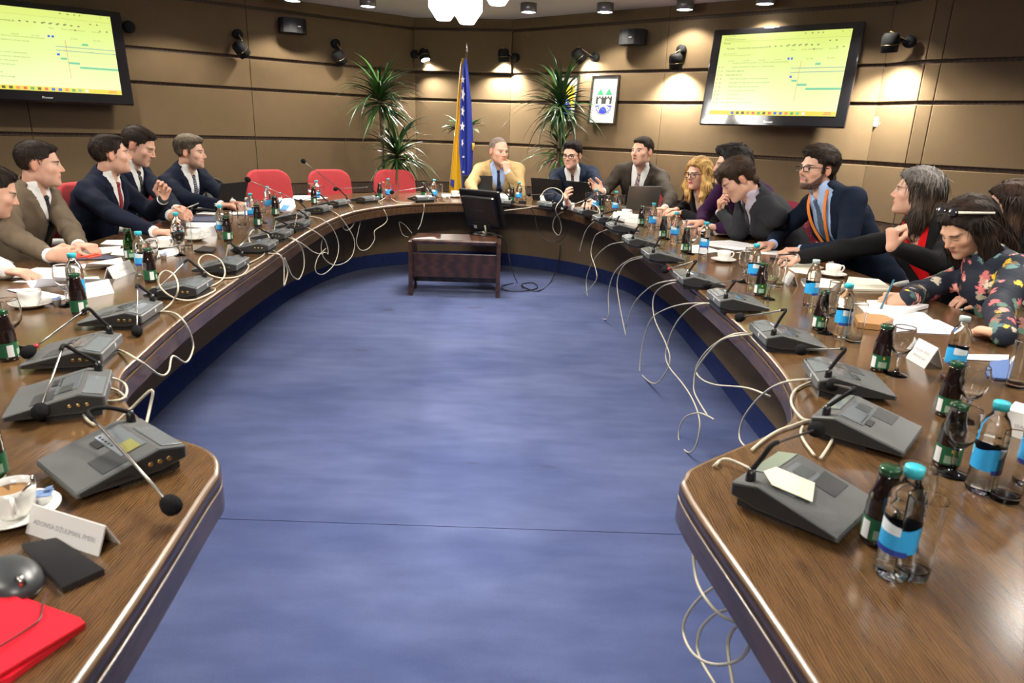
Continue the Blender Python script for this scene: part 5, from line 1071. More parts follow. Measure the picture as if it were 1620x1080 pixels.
b = MB(); b.lathe([(0, -0.004), (0.010, -0.004), (0.010, 0.004), (0, 0.004)], 14, Matrix.Translation((0.045, 0.0, 0.030)) @ Matrix.Rotation(R(90), 4, 'X')); b.build('wheel', STEEL, ms)
# folded name cards
ACR = mat('card_white', (0.74, 0.73, 0.70), rough=0.35, coat=0.4)
def card_face(a_, b_):                              # heading of a card whose front foot runs between two pixels
    A_, B_ = at(*a_, ZT), at(*b_, ZT); d = (B_-A_).normalized(); n = Vector((d.y, -d.x, 0)); m_ = (A_+B_)/2
    if n.dot(CAM-m_) < 0: n = -n
    return math.degrees(math.atan2(n.y, n.x))
def card(px, py, face_deg, label, text='', w=0.19, h=0.055, d=0.045):
    p = at(px, py, ZT); t = thing('name_card', p, R(face_deg)+PI/2, label, 'name card', 'folded name cards')      # front looks to local -Y = face direction
    for s_ in (-1, 1):
        b = MB(); M_ = Matrix.Translation((0, s_*d/2, 0)) @ Matrix.Rotation(s_*math.atan2(d/2, h), 4, 'X'); b.box((0, 0, math.hypot(h, d/2)/2), (w, 0.0025, math.hypot(h, d/2)), M_); b.build('card_face', ACR, t)
    for k, ln in enumerate(text.split('|') if text else []):
        me = text_mesh(ln, 0.0112, 'lettering'); me.materials.append(INK); o = inst(me, 'lettering', t)
        nl = len(text.split('|')); o.matrix_local = Matrix.Translation((0, -d/2, 0)) @ Matrix.Rotation(-math.atan2(d/2, h), 4, 'X') @ Matrix.Translation((0, -0.0016, h*(0.5+0.28*(nl-1)/2-0.30*k))) @ Matrix.Rotation(R(90), 4, 'X')
    return t
card(115, 851, card_face((55, 848), (163, 883)), 'long white name card nearest the left picture corner', 'ADONISA DŽULIMAN, FMERI', 0.17, 0.045, 0.04)
card(190, 436, card_face((176, 442), (204.6, 430.7)), 'folded name card on the left by the printed sheets', 'DR. EMIR TAHIROVIĆ', 0.19)
card(147, 468, -25, 'folded name card partly behind the juice bottle on the left', '', 0.15)
card(262, 405, -20, 'white card below the coffee cup on the left side', '', 0.15, 0.035, 0.05)
card(327, 374, -20, 'folded card right of the coffee cup on the left side', 'EMIR', 0.13)
card(865, 318, -90, 'white card before the left black laptop', '', 0.14)
card(898, 331, -95, 'white cube-like card by the microphone with red ring', '', 0.12, 0.06)
card(985, 345, -125, 'name card left of the coffee cup at the right bend', 'EMIR TAHIROVIĆ', 0.17)
card(1002, 352, -130, 'name card beside the grey laptop user\'s juice bottle', 'JASMIN AGIĆ', 0.13, 0.07)
card(1250, 449, card_face((1238, 446), (1251, 457)), 'small name card between a goblet and a clear-capped bottle', 'US', 0.11)
card(1462, 575, card_face((1440, 570), (1472, 589)), 'white name card with two lines right of a goblet', 'BILJANA TRIVIĆ|FMERI-DIJ NAP', 0.11, 0.07, 0.06)
card(1612, 690, -135, 'name card cut by the right picture edge', 'SEAD', 0.12, 0.06)

# ------------------------------------------------------------------ laptops
def laptop(px, py, w, h, label, tilt=18, rzoff=0.0, m_=None, mark=None, face=None):
    p = at(px, py, ZT); fi = facing_in(p.x, p.y) if face is None else Vector((math.cos(R(face)), math.sin(R(face)), 0)); rz = math.atan2(fi.y, fi.x)+PI/2+R(rzoff)     # local -Y points to the carpet, user at +Y
    t = thing('laptop', p, rz, label, 'laptop', 'open laptops'); m_ = m_ or BLACK
    b = MB(); b.box((0, h*0.48, 0.008), (w, h*0.95, 0.016), bev=0.004); b.build('keyboard_base', m_, t)
    Ml = Matrix.Translation((0, 0, 0.014)) @ Matrix.Rotation(R(tilt), 4, 'X')
    b = MB(); b.box((0, 0, h/2), (w, 0.007, h), Ml, bev=0.003); b.build('lid', m_, t)
    b = MB(); b.box((0, 0.0042, h/2), (w*0.93, 0.001, h*0.9), Ml); b.build('screen', mat('laptop_screen', (0.02, 0.02, 0.02), rough=0.2, emit=(0.6, 0.7, 0.9), estr=0.4), t)
    b = MB(); b.box((0, h*0.42, 0.0165), (w*0.85, h*0.42, 0.001)); b.build('keys', BLACKM, t)
    if mark: b = MB(); b.box((mark[0], -0.0042, mark[1]), (0.02, 0.001, 0.012), Ml); b.build('maker_mark', mat('mark_white', (0.5, 0.5, 0.5)), t)
    return t
laptop(755, 308, 0.32, 0.20, 'black laptop behind the monitor, before the man in tan', 16, 0)
laptop(866, 318, 0.34, 0.22, 'left of two black laptops before the man with glasses', 16, -2)
laptop(919, 322, 0.30, 0.21, 'right of two black laptops before the man with glasses', 16, -2)
GREYL = mat('laptop_grey', (0.20, 0.215, 0.21), rough=0.35, metal=0.7)
laptop(1015, 333, 0.31, 0.22, 'grey metal laptop before the man in the brown suit', 14, 20, GREYL, face=-100)
laptop(363, 333, 0.33, 0.22, 'black laptop seen edge-on before the grey-haired man', 20, 0, BLACKM, (-0.0, 0.09), face=-15)

# ------------------------------------------------------------------ plants, flag, bag
LEAF = [mat('leaf_green_%d' % k, c, rough=0.35, noise=0.3, nscale=25) for k, c in enumerate([(0.020, 0.060, 0.014), (0.035, 0.095, 0.020), (0.014, 0.040, 0.012)])]
def leaf_mesh(L_, w_, droop, mi):
    b = MB(); n = 7; vs_ = []; 
    for k in range(n+1):
        t = k/n; a = droop*t*t; x = L_*(t-0.18*droop*t**3*0.6); z = -L_*0.42*droop*t**2.2; ww = w_*(0.35+0.65*min(1, t*5))*(1-t**2.2)+0.0005
        vs_ += [(x, -ww, z+0.25*ww), (x, 0, z-0.2*ww), (x, ww, z+0.25*ww)]
    b.add(vs_, [(3*k+i, 3*k+i+1, 3*k+4+i, 3*k+3+i) for k in range(n) for i in (0, 1)], 0, True); return b.mesh('leaf', LEAF[mi])
LEAFS = [leaf_mesh(L_, 0.011+0.002*(i % 3), dr, i % 3) for i, (L_, dr) in enumerate([(0.40, 0.3), (0.46, 0.9), (0.42, 1.5), (0.38, 1.9), (0.48, 1.3), (0.36, 0.6), (0.44, 2.1), (0.34, 1.1)])]
TRUNK = mat('plant_trunk', (0.12, 0.085, 0.05), rough=0.8, noise=0.3, nscale=50, bump=0.4, bscale=120)
def dracaena(base, crowns, label, seed, wn):
    rnd = random.Random(seed); t = thing('dracaena_plant', base, 0, label, 'plant')
    b = MB(); b.lathe([(0, 0), (0.15, 0), (0.17, 0.03), (0.20, 0.34), (0.21, 0.36), (0.19, 0.36), (0.18, 0.33), (0, 0.33)], 28); b.build('pot', mat('pot_brown', (0.05, 0.03, 0.02), rough=0.4), t)
    b = MB(); b.lathe([(0, 0.335), (0.178, 0.335)], 20); b.build('soil', mat('soil', (0.02, 0.014, 0.01), rough=0.95), t)
    for (c, n, s_) in crowns:
        c = c-Vector(base)
        b = MB(); b.tube(spline([(c.x*0.3, c.y*0.3, 0.30), (c.x*0.7, c.y*0.7, c.z*0.6), (c.x, c.y, c.z+0.05)], 6), 0.018, 8); b.build('trunk', TRUNK, t)
        for k in range(n):
            me = LEAFS[rnd.randrange(len(LEAFS))]; o = inst(me, 'leaf', t)
            h = rnd.random(); el = R(78-105*h+rnd.uniform(-10, 10)); az = rnd.uniform(0, 2*PI); sc = s_*rnd.uniform(0.75, 1.1)*(1-0.55*max(0.0, -(math.cos(az)*wn.x+math.sin(az)*wn.y))*max(0.0, math.cos(el)))
            o.location = c+Vector((rnd.uniform(-.012, .012), rnd.uniform(-.012, .012), 0.06-0.14*h)); o.rotation_euler = Euler((rnd.uniform(-.3, .3), -el, az), 'XYZ'); o.scale = (sc, sc*1.1, sc)
    return t
c1_ = aty(601, 158, 8.25); c2_ = aty(628, 246, 8.2)
dracaena((c1_.x+0.08, 8.25, 0), [(c1_, 150, 1.35), (c2_, 130, 1.25)], 'tall spiky-leaved plant left of the flag, two leafy crowns', 3, NL)
c1_ = aty(887, 168, 8.1); c2_ = aty(886, 240, 8.15)
dracaena((c1_.x+0.0, 8.15, 0), [(c1_, 160, 1.35), (c2_, 75, 1.1)], 'tall spiky-leaved plant in front of the framed crests', 5, NR)
VAR = [mat('variegated_pale', (0.45, 0.55, 0.40), rough=0.4), mat('variegated_green', (0.03, 0.13, 0.05), rough=0.4)]
pv = aty(735, 196, 8.85); vp = thing('small_potted_plant', (pv.x, pv.y, pv.z-0.10), 0, 'small variegated plant in a wall pot behind the flag', 'plant')
b = MB(); b.lathe([(0, -0.10), (0.07, -0.10), (0.10, 0.04), (0.105, 0.05), (0.0, 0.05)], 18); b.build('pot', mat('pot_brown', (1, 1, 1)), vp)
b = MB(); b.box((0, 0.13, -0.05), (0.05, 0.2, 0.03)); b.build('wall_bracket', BLACKM, vp)
for k in range(34):
    a = random.uniform(PI*0.9, PI*2.1); e_ = random.uniform(-0.3, 0.9); L_ = random.uniform(0.17, 0.30); b = MB(); w_ = 0.045
    b.add([(0, 0, 0), (L_*.4, -w_, .01), (L_*.75, -w_*.7, -.01), (L_, 0, -.05), (L_*.75, w_*.7, -.01), (L_*.4, w_, .01), (L_*.4, 0, 0), (L_*.75, 0, -.015)], [(0, 1, 6), (1, 2, 7, 6), (2, 3, 7), (3, 4, 7), (4, 5, 6, 7), (5, 0, 6)], 0, True)
    o = b.build('leaf', VAR[k % 2], vp); o.location = (0.04*math.cos(a), 0.04*math.sin(a), 0.05); o.rotation_euler = (0, -e_, a)
# furled flag on a stand
YEL, BLU, GOLD, STAR = mat('flag_yellow', (0.72, 0.42, 0.01), rough=0.6, bump=0.1, bscale=300), mat('flag_blue', (0.012, 0.030, 0.27), rough=0.55, bump=0.1, bscale=300), mat('gold_fringe', (0.55, 0.33, 0.05), rough=0.5), mat('flag_star', (0.72, 0.72, 0.72), rough=0.6)
FY = 8.35; ft, fb_ = aty(736.5, 96, FY), aty(717, 330, FY)
fl_ = thing('flag', (ft.x, FY, 0), 0, 'furled blue and yellow flag with white stars on a pole', 'flag')
b = MB(); b.tube([(fb_.x+0.05, FY+0.02, 0.04), aty(738, 82, FY+0.02)], 0.012, 8); b.build('pole', mat('pole_gold', (0.45, 0.36, 0.2), rough=0.3, metal=0.8), fl_, world=True)
q = aty(738.5, 78, FY+0.02); b = MB(); b.lathe([(0, -0.03), (0.014, -0.03), (0.02, -0.01), (0.010, 0.0), (0.017, 0.02), (0, 0.075)], 12, Matrix.Translation(q)); b.build('finial', mat('chrome', (1, 1, 1)), fl_, world=True)
b = MB(); b.lathe([(0, 0), (0.20, 0), (0.20, 0.03), (0.05, 0.06), (0, 0.06)], 24, Matrix.Translation((fb_.x+0.05, FY+0.02, 0))); b.build('foot', STRIP, fl_, world=True)
ROWS = [  # pixel row, left edge, yellow|blue border, right edge
 (92, 733, 735, 738), (104, 730.5, 732, 739.5), (120, 729, 731, 741), (140, 727, 729.5, 743), (165, 725, 728, 745.5), (190, 723.5, 728, 746.5), (215, 721, 726.5, 748), (240, 718, 726.5, 748), (262, 716, 729, 747), (285, 713.5, 731, 744), (308, 711.5, 732, 742)]
nu = 17; grid = []
for (py, l, m_, r_) in ROWS:
    row = []
    for k in range(nu):
        u = k/(nu-1); px = l+(m_-l)*(u/0.4) if u < 0.4 else m_+(r_-m_)*((u-0.4)/0.6)
        row.append(aty(px, py, FY-0.035-0.028*math.cos(u*PI*5.0)*min(1, (py-85)/60)-0.05*math.sin(u*PI)))
    grid.append(row)
for nm, k0, k1, m_ in (('yellow_cloth', 0, 6, YEL), ('blue_cloth', 6, 16, BLU)):
    b = MB(); vs_ = [p for row in grid for p in row[k0:k1+1]]; w_ = k1-k0+1; nr = len(grid)
    b.add(vs_, [(j*w_+i, j*w_+i+1, (j+1)*w_+i+1, (j+1)*w_+i) for j in range(nr-1) for i in range(w_-1)], 0, True)
    b.add([p+Vector((0, 0.05, 0)) for p in vs_], [(j*w_+i, (j+1)*w_+i, (j+1)*w_+i+1, j*w_+i+1) for j in range(nr-1) for i in range(w_-1)], 0, True); b.build(nm, m_, fl_, world=True)
b = MB(); b.tube([row[0]+Vector((-0.006, -0.004, 0)) for row in grid], 0.010, 6); b.build('fringe', GOLD, fl_, world=True)
b = MB(); b.tube([aty(748.5, 226, FY-0.03), aty(748, 238, FY-0.03)], 0.016, 6); b.build('fringe', GOLD, fl_, world=True)
b = MB(); b.add([aty(px, py, FY-0.10) for px, py in [(713, 283), (719, 285), (718, 297), (712.5, 292)]], [(0, 1, 2, 3)]); b.build('blue_corner', BLU, fl_, world=True)
for (px, py, sx, sy, a0) in [(732, 126, 3.6, 7, 0), (732.5, 149, 3.4, 13, 0.3), (732, 176, 3.0, 9, 0.2), (731.5, 200, 4.2, 8, 0.1), (731.5, 226, 2.0, 8, 0.5), (733, 248, 2.5, 2.5, 0.2), (733, 272, 3.0, 3, 0.3)]:
    b = MB(); pts = [aty(px+sx*(1 if j % 2 == 0 else 0.45)*math.sin(PI*j/5+a0), py-sy*(1 if j % 2 == 0 else 0.45)*math.cos(PI*j/5+a0), FY-0.118) for j in range(10)]
    b.add(pts+[sum(pts, Vector())/10], [(j, (j+1) % 10, 10) for j in range(10)]); b.build('star', STAR, fl_, world=True)
# handbag behind the grey-haired man
hb = atx(338, 300, -3.05); t = thing('handbag', (hb.x, hb.y, 0), R(38), 'black leather handbag on a seat behind the grey-haired man', 'bag'); BAG = mat('bag_leather', (0.015, 0.014, 0.013), rough=0.45)
hz_ = hb.z
b = MB(); b.box((0, 0, hz_-0.16), (0.34, 0.14, 0.26), bev=0.05); b.build('bag_body', BAG, t)
for s_ in (-1, 1): b = MB(); b.tube(spline([(-0.09, s_*0.06, hz_-0.06), (-0.08, s_*0.06, hz_+0.06), (0, s_*0.05, hz_+0.11), (0.08, s_*0.06, hz_+0.06), (0.09, s_*0.06, hz_-0.06)], 6), 0.010, 8); b.build('handle', BAG, t)
b = MB(); b.box((0, 0, (hz_-0.29)/2), (0.36, 0.3, hz_-0.29), bev=0.03); o = b.build('padded_stool', RED); o.location = (hb.x, hb.y, 0); o.rotation_euler = (0, 0, R(38)); tag(o, 'low padded seat under the black handbag', 'stool')

# ------------------------------------------------------------------ people: smooth implicit bodies turned into meshes
def nets(D, xs, ys, zs):
    """surface nets of the zero level of D"""
    ins = D < 0
    c = [ins[i:ins.shape[0]-1+i, j:ins.shape[1]-1+j, k:ins.shape[2]-1+k] for i in (0, 1) for j in (0, 1) for k in (0, 1)]
    tot = sum(x.astype(np.int8) for x in c); act = (tot > 0) & (tot < 8)
    idx = np.argwhere(act)
    if len(idx) == 0: return np.zeros((0, 3)), np.zeros((0, 4), int)
    vid = -np.ones(act.shape, np.int32); vid[act] = np.arange(len(idx))
    I, J, K = idx.T; val = {}
    for i in (0, 1):
        for j in (0, 1):
            for k in (0, 1): val[i, j, k] = D[I+i, J+j, K+k]
    acc = np.zeros((len(idx), 3)); cnt = np.zeros(len(idx))
    E = [((0, j, k), (1, j, k), 0) for j in (0, 1) for k in (0, 1)]+[((i, 0, k), (i, 1, k), 1) for i in (0, 1) for k in (0, 1)]+[((i, j, 0), (i, j, 1), 2) for i in (0, 1) for j in (0, 1)]
    for a, b_, ax in E:
        va, vb = val[a], val[b_]; s_ = (va < 0) != (vb < 0); t = np.where(s_, va/np.where(s_, va-vb, 1), 0)
        p = np.tile(np.array(a, float), (len(idx), 1)); p[:, ax] = t
        acc[s_] += p[s_]; cnt[s_] += 1
    p = acc/cnt[:, None]
    V = np.stack([xs[I]+p[:, 0]*(xs[1]-xs[0]), ys[J]+p[:, 1]*(ys[1]-ys[0]), zs[K]+p[:, 2]*(zs[1]-zs[0])], 1)
    F = []
    a = ins[:-1, 1:-1, 1:-1]; b_ = ins[1:, 1:-1, 1:-1]; q = np.argwhere(a != b_)
    if len(q):
        i, j, k = q[:, 0], q[:, 1]+1, q[:, 2]+1; f = np.stack([vid[i, j-1, k-1], vid[i, j, k-1], vid[i, j, k], vid[i, j-1, k]], 1); fl = b_[q[:, 0], q[:, 1], q[:, 2]]; f[fl] = f[fl][:, ::-1]; F.append(f)
    a = ins[1:-1, :-1, 1:-1]; b_ = ins[1:-1, 1:, 1:-1]; q = np.argwhere(a != b_)
    if len(q):
        i, j, k = q[:, 0]+1, q[:, 1], q[:, 2]+1; f = np.stack([vid[i-1, j, k-1], vid[i-1, j, k], vid[i, j, k], vid[i, j, k-1]], 1); fl = b_[q[:, 0], q[:, 1], q[:, 2]]; f[fl] = f[fl][:, ::-1]; F.append(f)
    a = ins[1:-1, 1:-1, :-1]; b_ = ins[1:-1, 1:-1, 1:]; q = np.argwhere(a != b_)
    if len(q):
        i, j, k = q[:, 0]+1, q[:, 1]+1, q[:, 2]; f = np.stack([vid[i-1, j-1, k], vid[i, j-1, k], vid[i, j, k], vid[i-1, j, k]], 1); fl = b_[q[:, 0], q[:, 1], q[:, 2]]; f[fl] = f[fl][:, ::-1]; F.append(f)
    F = np.concatenate(F) if F else np.zeros((0, 4), int)
    return V, F[(F >= 0).all(1)]
A = lambda v: np.array(v, float)
def unit(v): v = A(v); return v/np.linalg.norm(v)
class Field:
    def __init__(s, lo, hi, h):
        s.h = h; lo = A(lo); hi = A(hi)
        s.xs, s.ys, s.zs = [np.arange(lo[i], hi[i]+h, h) for i in range(3)]
        s.D = np.full((len(s.xs), len(s.ys), len(s.zs)), 9.0, np.float32)
    def sl(s, lo, hi):
        r_ = []
        for ax, (l, u) in zip((s.xs, s.ys, s.zs), zip(lo, hi)):
            a = int(max(0, np.searchsorted(ax, l)-1)); b_ = int(min(len(ax), np.searchsorted(ax, u)+1))
            if b_-a < 1: return None
            r_.append(slice(a, b_))
        return tuple(r_)
    def pts(s, sl): return s.xs[sl[0]][:, None, None], s.ys[sl[1]][None, :, None], s.zs[sl[2]][None, None, :]
    def put(s, d, sl, k, mode):
        o = s.D[sl]
        if mode == 'u':
            if k > 0: h = np.clip(0.5+0.5*(o-d)/k, 0, 1); s.D[sl] = o*(1-h)+d*h-k*h*(1-h)
            else: s.D[sl] = np.minimum(o, d)
        elif mode == 's':
            if k > 0: h = np.clip(0.5-0.5*(o+d)/k, 0, 1); s.D[sl] = o*(1-h)-d*h+k*h*(1-h)
            else: s.D[sl] = np.maximum(o, -d)
    def cone(s, a, b_, ra, rb, k=0.0, mode='u', fr=None):
        """round cone; fr = (u, (ua, ub), v, (va, vb)) makes the section elliptical"""
        a = A(a); b_ = A(b_); rm = max(ra, rb) if fr is None else max(max(fr[1]), max(fr[3])); m_ = rm+k*1.2+2.5*s.h
        sl = s.sl(np.minimum(a, b_)-m_, np.maximum(a, b_)+m_)
        if sl is None: return
        X, Y, Z = s.pts(sl); d = b_-a; L2 = max(1e-12, d@d)
        px, py, pz = X-a[0], Y-a[1], Z-a[2]; t = np.clip((px*d[0]+py*d[1]+pz*d[2])/L2, 0, 1); qx, qy, qz = px-t*d[0], py-t*d[1], pz-t*d[2]
        if fr is None: r_ = np.sqrt(qx*qx+qy*qy+qz*qz)-(ra+(rb-ra)*t)
        else:
            u, (ua, ub), v, (va, vb) = fr; ax = unit(d)
            ru = ua+(ub-ua)*t; rv = va+(vb-va)*t; qu = qx*u[0]+qy*u[1]+qz*u[2]; qv = qx*v[0]+qy*v[1]+qz*v[2]; qa = qx*ax[0]+qy*ax[1]+qz*ax[2]
            kk = np.sqrt((qu/ru)**2+(qv/rv)**2+(qa/rv)**2)+1e-6; k1 = np.sqrt((qu/ru**2)**2+(qv/rv**2)**2+(qa/rv**2)**2)+1e-6
            r_ = kk*(kk-1)/k1
        s.put(r_, sl, k, mode)
    def ell(s, c, Rm, rad, k=0.0, mode='u'):
        c = A(c); rm = max(rad)+k*1.2+2.5*s.h; sl = s.sl(c-rm, c+rm)
        if sl is None: return
        X, Y, Z = s.pts(sl); px, py, pz = X-c[0], Y-c[1], Z-c[2]; k0 = 0; k1 = 0
        for i in range(3):
            w_ = px*Rm[i][0]+py*Rm[i][1]+pz*Rm[i][2]; k0 = k0+(w_/rad[i])**2; k1 = k1+(w_/rad[i]**2)**2
        k0 = np.sqrt(k0)+1e-7; k1 = np.sqrt(k1)+1e-7; s.put(k0*(k0-1)/k1, sl, k, mode)
    def local(s, o, Rm):
        X, Y, Z = s.xs[:, None, None]-o[0], s.ys[None, :, None]-o[1], s.zs[None, None, :]-o[2]
        return [X*Rm[i][0]+Y*Rm[i][1]+Z*Rm[i][2] for i in range(3)]
    def mesh(s): return nets(s.D, s.xs, s.ys, s.zs)
def wob(x, y, z, seed, f=20.0):
    rr = np.random.RandomState(seed); o = 0
    for k in range(4):
        w_ = rr.normal(size=3)*f*(1+0.6*k); o = o+np.sin(x*w_[0]+y*w_[1]+z*w_[2]+rr.uniform(0, 6))/(1+0.6*k)
    return o/2.2
def np_mesh(name, V, F, mats, root, col=None, off=None):
    me = bpy.data.meshes.new(name); nv, nf = len(V), len(F)
    V = V-(A(off) if off is not None else 0)
    me.vertices.add(nv); me.vertices.foreach_set('co', V.astype(np.float32).ravel())
    me.loops.add(nf*4); me.loops.foreach_set('vertex_index', F.astype(np.int32).ravel())
    me.polygons.add(nf); me.polygons.foreach_set('loop_start', np.arange(0, nf*4, 4, dtype=np.int32)); me.polygons.foreach_set('use_smooth', np.ones(nf, bool))
    me.update(calc_edges=True); me.validate()
    if col is not None:
        at_ = me.color_attributes.new('tone', 'FLOAT_COLOR', 'POINT'); at_.data.foreach_set('color', np.concatenate([col, np.ones((nv, 1))], 1).astype(np.float32).ravel())
    me.materials.append(mats)
    o = bpy.data.objects.new(name, me); COL.objects.link(o); o.parent = root; return o
def relax(V, F, n=1, w_=0.5):
    for _ in range(n):
        S = np.zeros_like(V); C = np.zeros(len(V))
        for a in range(4):
            for b_ in ((a+1) % 4, (a+3) % 4): np.add.at(S, F[:, a], V[F[:, b_]]); np.add.at(C, F[:, a], 1)
        V = V*(1-w_)+w_*S/np.maximum(C, 1)[:, None]
    return V
def tone_mat(name, rough=0.5, sss=0.0, spec=0.4, bump=0.0, bscale=400):
    if name in MATS: return MATS[name]
    m_ = bpy.data.materials.new(name); m_.use_nodes = True; nt = m_.node_tree; b_ = nt.nodes['Principled BSDF']
    at_ = nt.nodes.new('ShaderNodeAttribute'); at_.attribute_name = 'tone'; nt.links.new(at_.outputs['Color'], b_.inputs['Base Color'])
    b_.inputs['Roughness'].default_value = rough; b_.inputs['Specular IOR Level'].default_value = spec
    if sss: b_.inputs['Subsurface Weight'].default_value = sss; b_.inputs['Subsurface Radius'].default_value = (0.012, 0.005, 0.003); b_.inputs['Subsurface Scale'].default_value = 0.4
    if bump:
        tc = nt.nodes.new('ShaderNodeTexCoord'); n2 = nt.nodes.new('ShaderNodeTexNoise'); n2.inputs['Scale'].default_value = bscale; nt.links.new(tc.outputs['Object'], n2.inputs['Vector'])
        bp = nt.nodes.new('ShaderNodeBump'); bp.inputs['Strength'].default_value = bump; bp.inputs['Distance'].default_value = 0.003; nt.links.new(n2.outputs['Fac'], bp.inputs['Height']); nt.links.new(bp.outputs[0], b_.inputs['Normal'])
    MATS[name] = m_; return m_
SKIN = tone_mat('skin', 0.48, 0.0, 0.35); HAIRM = tone_mat('hair', 0.62, 0, 0.18, 0.5, 260)
def poly_sd(Y, Z, P):
    P = A(P); n = len(P); d = None; sgn = None
    for i in range(n):
        a, b_ = P[i], P[(i+1) % n]; e = b_-a; wy, wz = Y-a[0], Z-a[1]; t = np.clip((wy*e[0]+wz*e[1])/(e@e), 0, 1)
        dd = (wy-e[0]*t)**2+(wz-e[1]*t)**2; d = dd if d is None else np.minimum(d, dd)
        c1 = Z >= a[1]; c2 = Z < b_[1]; c3 = e[0]*wz > e[1]*wy
        fl = (c1 & c2 & c3) | (~c1 & ~c2 & ~c3); s_ = np.where(fl, -1.0, 1.0); sgn = s_ if sgn is None else sgn*s_
    return sgn*np.sqrt(d)
HP = {'short': [(0.082, 0.072), (0.060, 0.058), (0.052, 0.034), (0.026, 0.026), (0.024, -0.018), (0.006, -0.020), (0.006, 0.028), (-0.032, 0.024), (-0.038, -0.030), (-0.052, -0.074), (-0.14, -0.074), (-0.14, 0.18), (0.14, 0.18), (0.14, 0.080)],
      'receding': [(0.064, 0.092), (0.036, 0.064), (0.040, 0.036), (0.022, 0.026), (0.020, -0.012), (0.006, -0.014), (0.006, 0.028), (-0.032, 0.024), (-0.038, -0.030), (-0.052, -0.072), (-0.14, -0.072), (-0.14, 0.18), (0.14, 0.18), (0.14, 0.11)],
      'long': [(0.088, 0.078), (0.070, 0.060), (0.052, 0.036), (0.034, 0.0), (0.026, -0.08), (0.03, -0.40), (-0.30, -0.40), (-0.30, 0.20), (0.16, 0.20), (0.16, 0.085)]}
def person(name_label, hip, head, yaw, pitch, roll, torso, arms, look, s=1.05, shirt=None, jacket=None, tie=None, hairspec=None, skin=(0.64, 0.375, 0.27), vlen=0.30, seat=True, hipz=0.53, chair_label=None, lips=(0.50, 0.17, 0.14), beard=None, brow=(0.03, 0.02, 0.012), glasses=None, collar=True, patterned=None, vw=0.075, trousers=(0.012, 0.013, 0.018), lookdown=False, mouth_open=0.0, sleeves=True, neck_low=0.0, ch=0.0085, cuffs=True):
    """hip (x, y), head: world centre, yaw/torso: world heading in degrees, arms: [(side, wrist, elbow hint, hand dir, palm normal, curl), ...] side +1 = person's right"""
    P = A((hip[0], hip[1], hipz*s)); H = A(head); t = thing('person', (hip[0], hip[1], 0), 0, name_label, 'person', 'people seated at the conference table'); off = (hip[0], hip[1], 0)
    F0 = A((math.cos(R(torso)), math.sin(R(torso)), 0)); Fh = A((math.cos(R(yaw)), math.sin(R(yaw)), 0)); zz = A((0, 0, 1))
    # head frame
    rt = A((Fh[1], -Fh[0], 0)); fw = Fh*math.cos(R(pitch))-zz*math.sin(R(pitch)); up = np.cross(rt, fw); r2 = rt*math.cos(R(roll))-up*math.sin(R(roll)); up = np.cross(r2, fw); Rh = A([r2, fw, up])
    hl = lambda p: H+(A(p)*s) @ Rh
    a0 = unit(H-P); N = H-up*0.070*s-a0*0.080*s-F0*0.022*s
    a = unit(N-P); u = A((F0[1], -F0[0], 0)); u = unit(u-a*(a@u)); f = np.cross(a, u); T = A([u, f, a]); L = np.linalg.norm(N-P)
    tl = lambda x, y, z: N+(u*x+f*y+a*z)*s
    chain = [(P, 0.165, 0.125), (P+a*L*0.36, 0.150, 0.118), (P+a*L*0.74, 0.172, 0.122), (P+a*(L-0.035*s), 0.110, 0.080)]
    sh = {sd: tl(sd*0.176, -0.012, -0.078) for sd in (1, -1)}
    AR = []
    for ar in arms:
        sd, W, hint, hd, pn, curl = ar[:6]; W = A(W); S = sh[sd]; l1, l2 = 0.285*s, 0.255*s; dv = W-S; dist = np.linalg.norm(dv)
        sc = max(1.0, dist/(0.985*(l1+l2))); l1 *= sc; l2 *= sc; ax = dv/dist; x = (l1*l1-l2*l2+dist*dist)/(2*dist); hgt = math.sqrt(max(1e-6, l1*l1-x*x)); hv = A(hint); hv = unit(hv-ax*(ax@hv)); Eb = S+ax*x+hv*hgt
        hd = unit(hd) if hd is not None else unit(W-Eb); AR.append((sd, S, Eb, W, hd, unit(pn), curl))
    def torso_into(G, g, arm_r=None, k=0.035):
        for (c0, u0, v0), (c1, u1, v1) in zip(chain[:-1], chain[1:]): G.cone(c0, c1, 0, 0, k, fr=(u, ((u0+g)*s, (u1+g)*s), f, ((v0+g)*s, (v1+g)*s)))
        for sd in (1, -1): G.cone(tl(sd*0.05, -0.010, -0.040), sh[sd], (0.056+g)*s, (0.052+g)*s, 0.04*s)
    # ---- skin: head and neck
    h = 0.0043*s; lo = np.minimum(H-0.165*s, N-0.10*s); hi = np.maximum(H+0.165*s, N+0.10*s); G = Field(lo, hi, h)
    E_ = lambda c, r_, k, mode='u', M_=None: G.ell(hl(c), Rh if M_ is None else M_ @ Rh, tuple(x*s for x in r_), k*s, mode)
    E_((0, -0.012, 0.035), (0.076, 0.096, 0.084), 0)
    E_((0, 0.028, -0.028), (0.060, 0.064, 0.082), 0.03)
    E_((0, 0.030, -0.070), (0.045, 0.050, 0.042), 0.03)
    E_((0, 0.072, -0.098), (0.022, 0.020, 0.018), 0.022)
    for sx in (-1, 1):
        E_((sx*0.042, 0.056, -0.022), (0.022, 0.022, 0.020), 0.022)
        E_((sx*0.044, 0.008, -0.056), (0.014, 0.022, 0.026), 0.022)
    G.cone(hl((-0.034, 0.079, 0.018)), hl((0.034, 0.079, 0.018)), 0.011*s, 0.011*s, 0.02*s)
    for sx in (-1, 1): E_((sx*0.032, 0.098, 0.000), (0.016, 0.013, 0.010), 0.012, 's')
    G.cone(hl((0, 0.086, 0.010)), hl((0, 0.106, -0.027)), 0.0075*s, 0.0105*s, 0.010*s)
